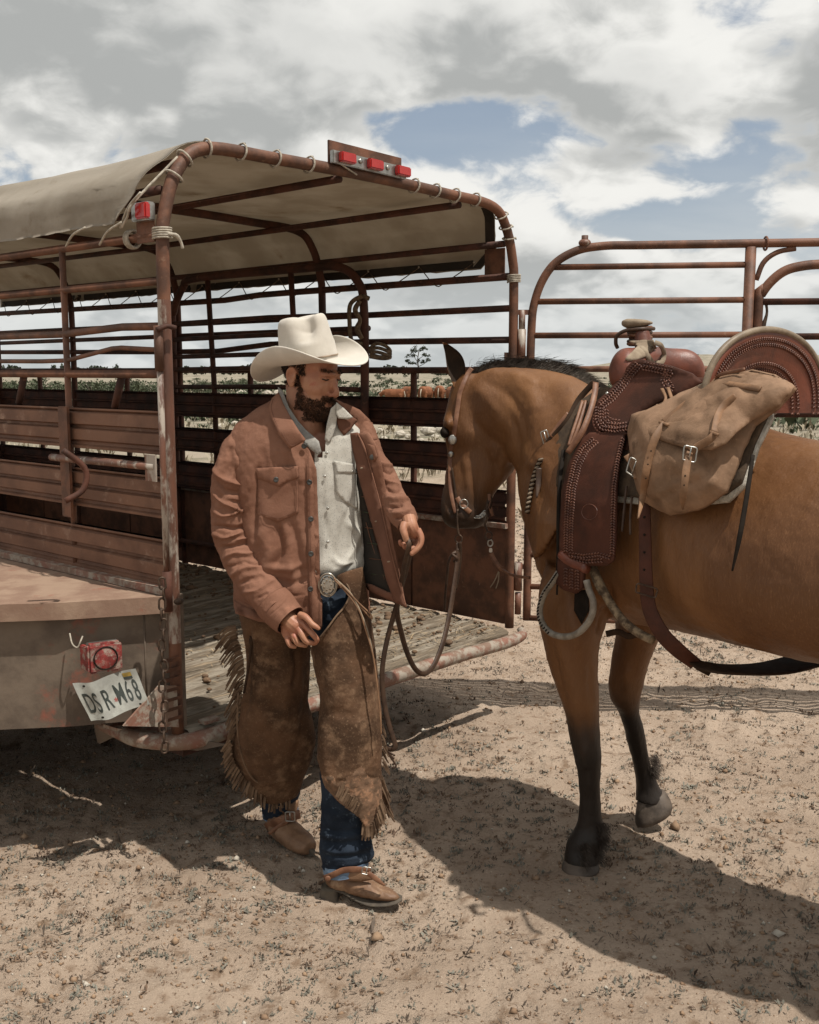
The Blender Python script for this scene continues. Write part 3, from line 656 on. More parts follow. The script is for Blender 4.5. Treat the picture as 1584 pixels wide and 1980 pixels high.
# ------------------------------------------------------------------ the stock trailer
A0 = np.array([-.822, 3.53]); E = np.array([.656, .755]); NV = np.array([-.755, .656]); WD = 2.014
def TP(s, w, z): q = A0+w*E+s*NV; return np.array([q[0], q[1], z])
E3, N3 = np.array([*E, 0]), np.array([*NV, 0])
def PS(u, v, s):                     # ray meets a plane parallel to the trailer's rear
    o = np.array([0, 0, H]); d = W(u, v, 3.0)-o; t = (s-(o[:2]-A0) @ NV)/(d[:2] @ NV); return o+d*t
def PW(u, v, w):                     # ray meets a plane parallel to its side
    o = np.array([0, 0, H]); d = W(u, v, 3.0)-o; t = (w-(o[:2]-A0) @ E)/(d[:2] @ E); return o+d*t
RAILZ = [2.15, 2.0, 1.85, 1.77, 1.69]
PANZ = [(1.415, 1.565), (1.195, 1.34), (.955, 1.12)]
def corr(name, s0, s1, w, z0, z1, m, parent, side):
    """pressed steel slat with two ribs"""
    h = z1-z0; prof = [(0, -.012), (0, .012), (.06, .013), (.10, .002), (.17, 0), (.22, .017), (.47, .019), (.51, .001), (.57, 0), (.61, .018), (.88, .019), (.92, .002), (.96, .012), (1, .012), (1, -.012)]
    V = []
    for s in (s0, s1):
        for t, d in prof: V.append(TP(s, w+side*d, z0+t*h))
        for t, d in prof[::-1]: V.append(TP(s, w+side*(d-.004), z0+t*h))
    k = len(prof)*2; Fc = [(i, (i+1) % k, k+(i+1) % k, k+i) for i in range(k)]
    return make(name, V, Fc, m, parent, smooth=False)
def build_trailer():
    T = thing('stock_trailer', (float(A0[0]), float(A0[1]), 0.0), 'rusty red open livestock trailer with a canvas top, rear end open', 'trailer')
    hoop = [(0, .43), (0, .9), (0, 1.5), (0, 2.08), (.012, 2.22), (.07, 2.37), (.19, 2.455), (.5, 2.468), (1.0, 2.475), (1.5, 2.468), (1.83, 2.455), (1.945, 2.37), (2.002, 2.22), (WD, 2.08), (WD, 1.5), (WD, .9), (WD, .43)]
    for k, s in enumerate((0, 1.31, 2.64, 3.9, 5.0)):
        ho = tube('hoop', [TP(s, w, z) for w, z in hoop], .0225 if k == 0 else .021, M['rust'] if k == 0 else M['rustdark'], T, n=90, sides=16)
        if k == 0:
            ho.data.materials.append(M['worn']); off = np.array(wloc(T))
            for p in ho.data.polygons:
                q = np.array(p.center)+off
                if .80 < q[2] < 1.98 and q[0] < -.5: p.material_index = 1
    # roof runs
    for w, z in [(.10, 2.40), (.87, 2.45), (1.63, 2.44), (1.975, 2.30), (.02, 2.30)]:
        tube('roof_run', [TP(.03, w, z), TP(2.5, w, z-.01), TP(5, w, z)], .016, M['rustdark'], T)
    # side rails, some knocked out of line
    for i, z in enumerate(RAILZ):
        r = [.015, .013, .0135, .0085, .0145][i]
        p = [TP(s, 0, z+b) for s, b in ([(0, 0), (.25, .004), (.45, -.004), (.63, -.012), (5, 0)] if i == 2 else [(0, .0), (.26, .012), (.32, .010), (.62, -.03), (.8, -.032), (5, 0)] if i == 3 else [(0, 0), (5, 0)])]
        tube('rail', p, r, M['rust'], T, smooth=False)
    for i, z in enumerate(RAILZ[:3]+[1.705]):
        r = [.018, .0165, .0165, .017][i]
        p = [TP(s, WD, z+b) for s, b in ([(0, 0), (1.8, .0), (2.2, -.02), (5, 0)] if i == 0 else [(0, 0), (1.7, .012), (2.3, -.03), (5, 0)] if i == 2 else [(0, 0), (5, 0)])]
        tube('rail', p, r, M['rustdark'], T, n=12, smooth=False)
    tube('rail', [TP(.95, WD, 1.93), TP(5, WD, 1.92)], .015, M['rustdark'], T)
    for (z0, z1) in PANZ:
        for s0, s1 in ((.02, 1.29), (1.33, 2.62), (2.66, 3.88), (3.92, 4.98)):
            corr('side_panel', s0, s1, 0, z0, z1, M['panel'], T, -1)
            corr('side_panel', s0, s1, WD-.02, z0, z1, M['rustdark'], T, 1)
        corr('front_panel', 0, 0, 0, z0, z1, M['rustdark'], T, 1) if False else None
    for s, w in [(.62, 0), (1.31, -.02), (1.95, 0), (3.2, 0), (.64, WD+.01), (1.95, WD+.01), (3.25, WD+.01), (4.4, WD+.01), (4.4, 0)]:
        tube('side_post', [TP(s, w, .45), TP(s, w, 1.70 if w > 1 else 2.15)], .018 if w > 1 else .012, M['rust'] if w < 1 else M['rustdark'], T)
    for s in (.30, .98): tube('side_brace', [TP(s+.03, 0.01, 1.57), TP(s-.02, 0.01, 1.68)], .014, M['rustdark'], T)
    # worn end strip of the left wall panels, and its bent bracket
    bevel_box('end_strip', TP(.60, -.035, 1.36), N3*.035, E3*.006, (0, 0, .21), M['rust'], T)
    v, f = tube_vf([PS(133, 870, .05)-E3*.02, PS(175, 905, .03)-E3*.02, PS(172, 945, .03)-E3*.02, PS(137, 968, .05)-E3*.02], .010, 8, n=14); make('tie_bracket', v, f, M['rustdark'], T)
    tube('cross_bar', [PW(100, 884, -.05), PW(200, 893, -.05), PW(300, 903, -.05)], .014, M['worn'], T)
    sh, fv = box_vf(PW(292, 905, -.055), N3*.03, E3*.003, (0, 0, .045)); make('tie_plate', sh, fv, M['worn'], T, smooth=False)
    # kick boards
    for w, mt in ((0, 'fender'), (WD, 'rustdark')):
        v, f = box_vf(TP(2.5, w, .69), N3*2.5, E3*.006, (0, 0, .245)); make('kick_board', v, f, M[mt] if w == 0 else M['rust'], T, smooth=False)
        v, f = box_vf(TP(2.5, w-.01, .945), N3*2.5, E3*.035, (0, 0, .012)); make('kick_board_cap', v, f, M['wornred'], T, smooth=False)
    for z0, z1 in ((.45, .94), (.955, 1.12), (1.195, 1.34), (1.415, 1.565)):
        v, f = box_vf(TP(5.0, WD/2, (z0+z1)/2), N3*.006, E3*(WD/2), (0, 0, (z1-z0)/2)); make('front_board', v, f, M['rustdark'], T, smooth=False)
    for z in RAILZ: tube('front_rail', [TP(5, 0, z), TP(5, WD, z)], .016, M['rustdark'], T)
    # bed: frame, cross planks
    v, f = box_vf(TP(2.5, WD/2, .365), N3*2.5, E3*(WD/2-.02), (0, 0, .030)); make('bed_frame', v, f, M['rustdark'], T, smooth=False)
    az = math.atan2(E[1], E[0]); bm = MB(); ns = 60; pr = []
    for j, (yy, zz) in enumerate([(-.066, -.02), (-.066, .010), (-.056, .021), (-.02, .0225), (.02, .021), (.056, .0215), (.066, .010), (.066, -.02)]):
        for i in range(ns+1): x = -WD/2+.03+(WD-.06)*i/ns; pr.append((x, yy+.006*mnoise.noise(Vector((x*4, j, 1))), zz+(.010*mnoise.noise(Vector((x*7, yy*30, 0))) if zz > 0 else 0)))
    Fc = [(j*(ns+1)+i, ((j+1) % 8)*(ns+1)+i, ((j+1) % 8)*(ns+1)+i+1, j*(ns+1)+i+1) for j in range(8) for i in range(ns)]
    pm = None
    for k in range(34):
        s = .045+k*.146; c = TP(s, WD/2, .422+rng.uniform(-.009, .009))
        if pm is None:
            o = make('plank', np.array(pr)+0.0, Fc, M['wood']); me = o.data; off = np.array(o.location); cc = np.empty(len(me.vertices)*3); me.vertices.foreach_get('co', cc); me.vertices.foreach_set('co', (cc.reshape(-1, 3)+off).ravel()); pm = me
        else: o = bpy.data.objects.new('plank', pm); C.objects.link(o)
        o.parent = T; o.location = Vector(c)-T.location; o.rotation_euler = (rng.uniform(-.07, .07), rng.uniform(-.004, .004), az+rng.uniform(-.008, .008)+(math.pi if k % 2 else 0))
    # litter on the bed
    n = 2600; s = rng.random(n)**1.6*3.2; w = .06+rng.random(n)*1.9; k = fb(s*4, w*3, 3)+rng.normal(0, .08, n) > -.02; s, w = s[k], w[k]; n = len(s)
    P = A0+w[:, None]*E+s[:, None]*NV; a = rng.uniform(0, 6.28, n); L = rng.uniform(.01, .035, n); z = .450+rng.random(n)*.010
    d = np.stack([np.cos(a)*L, np.sin(a)*L, rng.normal(0, .003, n)], -1); p = np.stack([-np.sin(a), np.cos(a), 0*a], -1)*.0022; c = np.column_stack([P, z])
    V = np.stack([c-d, c+p, c+d, c-p], 1).reshape(-1, 3); kk = np.arange(n)*4
    o = make('straw_litter', V, np.stack([kk, kk+1, kk+2, kk+3], -1), M['straw'], T, False); o['kind'] = 'stuff'
    mb = MB()
    for i in range(700):
        s = rng.random()**1.2*2.6; w = rng.choice([rng.uniform(.1, 1.9), rng.uniform(1.45, 1.95)]); r = .0042*rng.lognormal(0, .5)
        if w > 1.45 and s > .3: r *= 1.6
        mb.add(*ell_vf(TP(s, w, .450), (r*1.3, 0, 0), (0, r, 0), (0, 0, r*.8), 6, 4))
    o = mb.build('dirt_clods', M['dung'], T); o['kind'] = 'stuff'
    # rear sill
    px = [(1006, 1216, .44), (1010, 1228, .42), (985, 1240, .41), (940, 1254, .41), (875, 1272, .41), (740, 1316, .41), (620, 1357, .41), (520, 1388, .41), (443, 1412, .41), (362, 1434, .40), (273, 1430, .40), (228, 1414, .40), (192, 1402, .40)]
    tube('rear_sill', [G(u, v, z) for u, v, z in px], [.016, .024]+[.03]*9+[.026, .016], M['wornred'], T, n=60, sides=14)
    for a, b in (((905, 1262), (700, 1332)), ((960, 1250), (880, 1275))):
        pass
    for u in (690, 910):
        k = np.interp(u, [x[0] for x in px[::-1]], [x[1] for x in px[::-1]])
        a, b, c = G(u-70, k+20, .39), G(u+10, k-6, .39), G(u-20, k+20, .33)
        v = [a, b, c, a+N3*.05, b+N3*.05, c+N3*.05]; make('sill_gusset', v, [(0, 1, 2), (5, 4, 3), (0, 3, 4, 1), (1, 4, 5, 2), (2, 5, 3, 0)], M['rust'], T, smooth=False)
    # corner plate under the left post
    pl = [G(u, v, .425) for u, v in [(200, 1400), (228, 1390), (300, 1345), (360, 1300), (480, 1290), (470, 1385), (440, 1400), (360, 1418), (270, 1416), (225, 1408)]]
    V = pl+[p-np.array([0, 0, .012]) for p in pl]; n = len(pl); make('corner_plate', V, [tuple(range(n)), tuple(range(2*n-1, n-1, -1))]+[(i, n+i, n+(i+1) % n, (i+1) % n) for i in range(n)], M['wornred'], T, smooth=False)
    v = [PS(*q, -.035) for q in [(239, 1404), (308, 1326), (342, 1326), (346, 1406)]]; v += [x+N3*.008 for x in v]
    make('corner_gusset', v, [(0, 1, 2, 3), (7, 6, 5, 4), (0, 4, 5, 1), (1, 5, 6, 2), (2, 6, 7, 3), (3, 7, 4, 0)], M['wornred'], T, smooth=False)
    v, f = box_vf(PS(405, 1392, -.02), E3*.035, N3*.02, (0, 0, .006)); make('hinge_tab', v, f, M['wornred'], T, smooth=False)
    v = [G(186, 1395, .40), G(440, 1440, .40), G(381, 1452, .36), G(318, 1444, .36), G(221, 1425, .34), G(194, 1438, .30)]; v += [x+N3*.02+np.array([0, 0, .0]) for x in v]
    make('sill_apron', v, [(0, 1, 2, 3, 4, 5), (11, 10, 9, 8, 7, 6)]+[(i, 6+i, 6+(i+1) % 6, (i+1) % 6) for i in range(6)], M['fender'], T, smooth=False)
    # fender
    a = TP(-.02, -.03, 0)[:2]; b = np.array([-1.155, 3.395]); c = b+np.array([-.42, -.06]); fw = NV*2.3
    def prism(pts, z0, z1, name, m, bev=0):
        k = len(pts); V = [(*p, z0) for p in pts]+[(*p, z1) for p in pts]
        return make(name, V, [tuple(range(k))[::-1], tuple(range(k, 2*k))]+[(i, (i+1) % k, k+(i+1) % k, k+i) for i in range(k)], m, T, smooth=False)
    pr = prism([a, a+fw, c+fw, c, b], .915, .93, 'fender_top', M['dusty'])
    inn = np.array([0.0, .03]); prism([a+inn, a+fw, c+fw+inn, c+inn, b+inn], .49, .915, 'fender_box', M['fender'])
    sk = [a+np.array([0, -.012]), b+np.array([0, -.012]), c+np.array([0, -.012]), c, b, a]; prism(sk, .875, .934, 'fender_lip', M['dusty'])
    prism([TP(-.015, .03, 0)[:2], TP(-.0, .03, 0)[:2], a+np.array([0, .03]), a+np.array([0, .015])], .45, .93, 'corner_sheet', M['fender'])
    tube('fender_seam', [np.array([*(a*.72+b*.28+inn*1.0), z]) for z in (.50, .7, .87)], .0035, M['fender'], T, sides=6)
    # wheel under the fender
    wc = TP(1.35, -.24, .37)
    for r0, w0, nm, mt in ((.36, .11, 'tyre', 'black'), (.20, .115, 'rim', 'fender')):
        R = [[*(wc+E3*x), *(N3*r), 0, 0, r] for x, r in ((-w0, r0*.80), (-w0*.85, r0*.95), (-w0*.5, r0), (w0*.5, r0), (w0*.85, r0*.95), (w0, r0*.80))]
        if nm == 'tyre': v, f = ring_loft_vf(R, 40); wo = make('wheel', v, f, M[mt], T)
        else: v, f = ring_loft_vf(R, 30); make('rim', v, f, M[mt], wo)
    # latch tube, sleeve, knob
    tube('latch_bar', [TP(-.02, -.040, 1.80), TP(-.02, -.040, 1.4), TP(-.02, -.038, .93)], .011, M['worn'], T)
    tube('latch_sleeve', [TP(-.02, -.042, 1.85), TP(-.02, -.042, 1.70)], .0155, M['rust'], T)
    tube('latch_handle', [TP(-.03, -.055, 1.835), TP(-.045, -.025, 1.848), TP(-.05, .005, 1.842)], [.010, .008, .010], M['rustdark'], T, n=10)
    tube('latch_sleeve', [TP(-.02, -.038, 1.02), TP(-.02, -.038, .88)], .016, M['rustdark'], T)
    v, f = ell_vf(TP(-.05, -.015, .915), E3*.019, N3*.014, (0, 0, .012)); make('latch_knob', v, f, M['steel'], T)
    for z in np.arange(.50, .72, .035):
        v, f = box_vf(TP(-.03, -.035, z), E3*.03, N3*.006, (0, 0, .006)); make('weld_rib', v, f, M['rust'], T, smooth=False)
    # chain
    ch = thing('chain', (0, 0, 0), None, None); ch.parent = T; ch.location = Vector(TP(-.07, -.045, .93))-T.location
    c0 = W(314, 1128, 3.40); c1 = W(317, 1445, 3.36); nl = 17; lm = None
    for i in range(nl):
        t = i/(nl-1); p = c0*(1-t)+c1*t; p = p+np.array([.004*math.sin(i*1.7), 0, 0])
        if lm is None:
            a = np.linspace(0, 2*np.pi, 20); pth = [(.0105*math.cos(x), 0, .0105*math.sin(x)+(.0095 if math.sin(x) > 0 else -.0095)) for x in a]
            v, f = tube_vf(pth, .0038, 7, cap=False); o = make('link', v, f, M['steel'], ch); lm = o.data
            cc = np.empty(len(lm.vertices)*3); lm.vertices.foreach_get('co', cc); lm.vertices.foreach_set('co', (cc.reshape(-1, 3)+np.array(wloc(ch))).ravel())
        else: o = bpy.data.objects.new('link', lm); C.objects.link(o); o.parent = ch
        o.location = Vector(p)-wloc(ch); o.rotation_euler = (0, rng.uniform(-.2, .2), (i % 2)*1.4+.3)
    # tail lamp
    Yb = 3.36; c = W(202, 1270, Yb); ax = nrm([1, .55, 0]); ay = np.array([-ax[1], ax[0], 0])
    bevel_box('tail_lamp', c+ay*.0, ax*.056, ay*.018, (0, 0, .050), M['dirtylens'], T, .008); tl = T.children[-1] if False else bpy.data.objects['tail_lamp']
    v, f = ring_loft_vf([[*(c-ay*.017), *(ax*.036), 0, 0, .036], [*(c-ay*.0205), *(ax*.036), 0, 0, .036], [*(c-ay*.0215), *(ax*.034), 0, 0, .034]], 36); make('lens', v, f, M['dirtylens'], tl)
    v, f = tube_vf([c-ay*.0215+ax*.0385*math.cos(t)+np.array([0, 0, .0385*math.sin(t)]) for t in np.linspace(0, 2*np.pi, 40)], .0022, 6, cap=False); make('lens_ring', v, f, M['dark'], tl)
    c2 = W(160, 1275, Yb-.02); bx = nrm([.62, -.5, 0]); bevel_box('side_lens', c2+np.array([.004, .02, 0]), bx*.022, np.array([-bx[1], bx[0], 0])*.008, (0, 0, .042), M['dirtylens'], tl, .003)
    bevel_box('lamp_bracket', c+ay*.03, ax*.052, ay*.012, (0, 0, .046), M['chrome'], tl, .003)
    tube('lamp_wire', [W(135, 1225, 3.40), W(140, 1245, 3.37), W(150, 1252, 3.36), W(156, 1240, 3.36), W(160, 1230, 3.37)], .0028, M['rope'], T, n=20, sides=6)
    # licence plate, bent
    def PP(a, b):
        tl_, tr, br, bl = W(140, 1322, 3.27), W(262, 1294, 3.40), W(290, 1362, 3.40), W(176, 1396, 3.27)
        p = (tl_*(1-a)+tr*a)*(1-b)+(bl*(1-a)+br*a)*b
        return p+np.array([.25, -1, 0])*(.030*math.exp(-((a-.30)/.16)**2)-.016*math.exp(-((a-.75)/.2)**2)+.006*math.sin(b*5+a*4)-.03*max(0, .15-a))
    na, nb = 40, 20; V = [PP(i/na, j/nb) for j in range(nb+1) for i in range(na+1)]; Nn = np.array([.2, -1, .0])
    Vb = [x-Nn*.0015 for x in V]; q = gridfaces(nb+1, na+1, False); k = len(V); Fc = [tuple(x) for x in q]+[tuple(x[::-1]+k) for x in q]
    plt = make('licence_plate', V+Vb, Fc, M['plate'], T)
    def letter(txt, a0, b0, size, m, name='plate_letter', sx=1.0):
        cu = bpy.data.curves.new('t', 'FONT'); cu.body = txt; cu.size = 1; cu.offset = .008; cu.extrude = 0; o = bpy.data.objects.new('t', cu); C.objects.link(o)
        dg = bpy.context.evaluated_depsgraph_get(); me = o.evaluated_get(dg).to_mesh(); bm = bmesh.new(); bm.from_mesh(me); bmesh.ops.triangulate(bm, faces=bm.faces); bmesh.ops.subdivide_edges(bm, edges=bm.edges, cuts=1)
        V = [PP(a0+x.co.x*size*.52*sx, b0-x.co.y*size)+Nn*.0016 for x in bm.verts]; bm.verts.index_update(); Fc = [tuple(x.index for x in f.verts) for f in bm.faces]
        bm.free(); o.evaluated_get(dg).to_mesh_clear(); bpy.data.objects.remove(o); make(name, V, Fc, m, plt, smooth=False)
    for t, a in (('D', .05), ('S', .20), ('R', .345), ('M', .53), ('6', .70), ('8', .835)): letter(t, a, .80, .76, M['ink'], sx=.5)
    letter('*', .490, .78, .26, M['redink'], 'plate_star')
    v = [PP(a, b)+Nn*.0018 for a, b in ((.76, .06), (.90, .06), (.90, .17), (.76, .17))]; make('plate_sticker', v, [(0, 1, 2, 3)], M['yellow'], plt, smooth=False)
    v = [PP(a, b)+Nn*.0018 for a, b in ((.76, .17), (.90, .17), (.90, .24), (.76, .24))]; make('plate_sticker', v, [(0, 1, 2, 3)], M['ink'], plt, smooth=False)
    for a, b in ((.22, .93), (.85, .93), (.16, .08)):
        v, f = ell_vf(PP(a, b)+Nn*.0012, (.005, 0, 0), (0, .0005, 0), (0, 0, .0035), 10, 6); make('plate_hole', v, f, M['dark'], plt)
    # roof lamp bar
    z0 = 2.515; cc = TP(-.035, 1.0, z0); v0, v1 = PS(641, 300, -.035), PS(783, 334, -.035); mid = (v0+v1)/2; hx = (v1-v0)/2; 
    bevel_box('lamp_board', mid+N3*.02+np.array([0, 0, .018]), hx*.99, N3*.005, (0, 0, .042), M['rust'], T, .002)
    lb = bevel_box('marker_lamp_bar', mid-np.array([0, 0, .004]), hx, N3*.010, (0, 0, .024), M['chrome'], T, .003)
    for t in (-.68, .06, .84): bevel_box('marker_lens', mid+hx*t-N3*.020-np.array([0, 0, .002]), hx*.19, N3*.013, (0, 0, .019), M['redlens'], lb, .005)
    for t in (-.30, .45): v, f = ell_vf(mid+hx*t-N3*.013, E3*.010, N3*.004, (0, 0, .010), 12, 6); make('bolt', v, f, M['chrome'], lb)
    # side marker lamp and its plate
    c = PW(277, 410, -.03); sl = bevel_box('side_lamp', c, N3*.045, E3*.018, (0, 0, .030), M['chrome'], T, .004); bevel_box('marker_lens', c-E3*.018-N3*.022, N3*.030, E3*.012, (0, 0, .026), M['redlens'], sl, .005)
    bevel_box('lamp_plate', PW(282, 440, -.01), N3*.05, E3*.003, (0, 0, .05), M['rust'], T, .001)
    bevel_box('wire_plate', PW(957, 506, WD+.0), N3*.06, E3*.003, (0, 0, .062), M['rust'], T, .001)
    # canvas
    sec = [(WD+.05, 2.205), (WD+.052, 2.25), (WD+.045, 2.30), (1.965, 2.41), (1.86, 2.482), (1.6, 2.493), (1.0, 2.502), (.4, 2.493), (.16, 2.480), (.05, 2.405), (-.018, 2.350), (-.040, 2.305), (-.045, 2.255), (-.048, 2.20)]
    S = cr(sec, 70); srt = np.interp(S[:, 0], [-.05, -.03, .06, .2, 1.8, 1.95, 2.05], [.10, .06, .045, .035, .035, .07, .14]); srt = np.where(S[:, 1] < 2.29, srt+(2.29-S[:, 1])*1.1, srt)
    V = []; ns = 100
    for i in range(ns+1):
        t = i/ns
        for (w, z), s0 in zip(S, srt):
            s = s0+(5.02-s0)*t; sag = .020*abs(math.sin(math.pi*s/1.31))*(1 if .1 < w < 1.95 else .2)
            wr = .006*mnoise.noise(Vector((s*3, w*4, z*4)))+(.008*mnoise.noise(Vector((s*14, w, z*2)))*(z < 2.33))
            V.append(TP(s, w+(wr*1.5 if w < 0 or w > WD else 0), z-sag+wr))
    V = np.array(V); f = gridfaces(ns+1, len(S), False); Nm = vnormals(V, f); Vb = V-Nm*.003; k = len(V)
    ed = [(j, j+1, k+j+1, k+j) for j in range(len(S)-1)]+[(i*len(S), (i+1)*len(S), k+(i+1)*len(S), k+i*len(S)) for i in range(ns)]+[(i*len(S)+len(S)-1, (i+1)*len(S)+len(S)-1, k+(i+1)*len(S)+len(S)-1, k+i*len(S)+len(S)-1) for i in range(ns)]
    cv = make('canvas_cover', np.vstack([V, Vb]), [tuple(x) for x in f]+[tuple(x[::-1]+k) for x in f]+ed, M['canvas'], T)
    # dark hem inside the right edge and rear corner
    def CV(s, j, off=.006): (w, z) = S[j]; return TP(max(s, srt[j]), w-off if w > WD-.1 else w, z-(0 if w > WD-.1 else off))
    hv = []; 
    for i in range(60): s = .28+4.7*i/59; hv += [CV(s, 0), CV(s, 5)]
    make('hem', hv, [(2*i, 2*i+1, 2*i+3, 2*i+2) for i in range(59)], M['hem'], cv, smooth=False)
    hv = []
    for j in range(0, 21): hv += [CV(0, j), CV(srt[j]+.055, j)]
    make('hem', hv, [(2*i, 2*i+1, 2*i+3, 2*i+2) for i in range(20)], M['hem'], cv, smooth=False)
    # rope loops round the rear hoop
    hp = cr([TP(0, w, z) for w, z in hoop], 400); huv = proj(hp); hT = nrm(np.gradient(hp, axis=0)); lo = 80
    def hoop_at(u, lo=60, hi=330): k = lo+int(np.argmin(np.abs(huv[lo:hi, 0]-u))); return hp[k], hT[k], k
    def loop(p, t, r, name='rope_loop', tilt=.0, coils=1, rr=.0038, m='rope'):
        a1 = nrm(np.cross(t, [0.3, 1, .2])); a2 = np.cross(t, a1); n = 22*coils; th = np.linspace(0, 2*np.pi*coils, n)
        path = [p+a1*r*math.cos(x)+a2*r*math.sin(x)+t*(rr*2.0*(x/(2*np.pi)-coils/2)+tilt*math.cos(x)) for x in th]
        v, f = tube_vf(path, rr, 7, cap=coils > 1); return make(name, v, f, M[m], T)
    for u in (383, 466, 531, 598, 801, 840, 879, 917): p, t, k = hoop_at(u, 150, 300); loop(p, t, .031, tilt=.006)
    for fr in (.335, .30): k = int(400*fr); loop(hp[k], hT[k], .031, tilt=.006)
    for k in (262, 274, 283): loop(hp[k], hT[k], .031, tilt=.006)
    loop(TP(0, 0, 2.155)+np.array([0, 0, 0]), np.array([0, 0, 1.]), .0305, 'rope_coil', coils=5)
    loop(TP(0, WD, 2.14), np.array([0, 0, 1.]), .0305, 'rope_coil', coils=5)
    loop(TP(.17, 0, 2.148), N3, .029, 'rope_coil', coils=3, rr=.005)
    tube('rope_tail', [TP(-.03, .0, 2.15), TP(-.045, .025, 2.145), TP(-.045, .042, 2.125), TP(-.045, .048, 2.105)], [.005, .007, .005, .006], M['rope'], T, n=12, sides=7)
    tube('rope_run', [hp[int(400*.335)]-E3*.03, PW(260, 390, -.07), PW(246, 420, -.07), PW(236, 440, -.06)], .0045, M['rope'], T, n=20, sides=7)
    tube('rope_run', [PS(690, 338, -.03), PS(645, 308, -.04)], .0035, M['rope'], T, sides=6)
    for u0, v0, u1, v1 in ((235, 430, 193, 473), (165, 440, 128, 476), (272, 372, 233, 441)): tube('rope_run', [PW(u0, v0, -.07), PW((u0+u1)/2-5, (v0+v1)/2-4, -.075), PW(u1, v1, -.03)], .0042, M['rope'], T, n=14, sides=7)
    # thin rope run under the hoop top between loops
    for a, b in ((150, 215), (246, 262)):
        pass
    # lacing from the right hem to the rail
    s = .27; i = 0
    while s < 4.6:
        g = TP(s, WD+.045, 2.235); v, f = ell_vf(g-E3*.008, E3*.004, N3*.006, (0, 0, .006), 8, 6); make('grommet', v, f, M['rope'], cv)
        tube('lacing', [g, TP(s+.15, WD+.0, 2.145), TP(s+.20, WD-.02, 2.13), TP(s+.36, WD+.045, 2.235)], .003, M['hemp'], cv, n=12, sides=5); s += .36
    # centre gate folded against the right wall
    gw = WD-.06; gp = [(2.62, .55), (2.62, 1.9), (2.60, 2.08), (2.50, 2.22), (2.35, 2.27), (1.4, 2.27), (1.12, 2.26), (.98, 2.18), (.93, 2.02), (.93, 1.4), (.93, .5)]
    ga = tube('centre_gate', [TP(s, gw, z) for s, z in gp], .0235, M['rustdark'], T, n=70, sides=14)
    for z in (2.0, 1.9, 1.79, 1.71, 1.60, .6): tube('gate_rail', [TP(.93, gw, z), TP(1.7, gw, z+.01), TP(2.62, gw, z)], .0145, M['rustdark'], ga)
    for s in (2.2, 1.45): tube('gate_upright', [TP(s, gw, .55), TP(s+.01, gw, 1.6), TP(s+.05, gw, 2.26)], .017, M['rustdark'], ga)
    for z0, z1 in PANZ: corr('gate_panel', .95, 2.6, gw-.02, z0, z1, M['rustdark'], ga, 1)
    # hemp rope on the gate post
    gpost = TP(.93, gw, 0)
    R = lambda du, z, y=-.05: np.array([gpost[0]+du, gpost[1]+y, z])
    hr = tube('hemp_rope', [R(.03, 2.08), R(-.01, 2.09, -.06), R(-.07, 2.05), R(-.075, 1.95), R(-.065, 1.86), R(-.03, 1.845), R(.0, 1.85, .03)], .012, M['hemp'], None, n=40)
    tag(hr, 'frayed brown hemp rope knotted round the centre gate post', 'rope')
    hr2 = tube('rope_strand', [R(-.02, 2.07), R(-.045, 2.02), R(-.02, 1.97), R(-.035, 1.92), R(-.01, 1.87)], [.012, .014, .011, .016, .012], M['hemp'], hr, n=26)
    for dz in (0, .022, .044): tube('rope_strand', [R(.03, 1.82-dz*.5), R(.07, 1.845-dz, -.06), R(.12, 1.83-dz, -.05), R(.14, 1.80-dz*.6, -.03), R(.10, 1.775-dz*.2, -.05), R(.03, 1.79-dz*.3, -.04)], .0095, M['hemp'], hr, n=26)
    return T
TR = build_trailer()
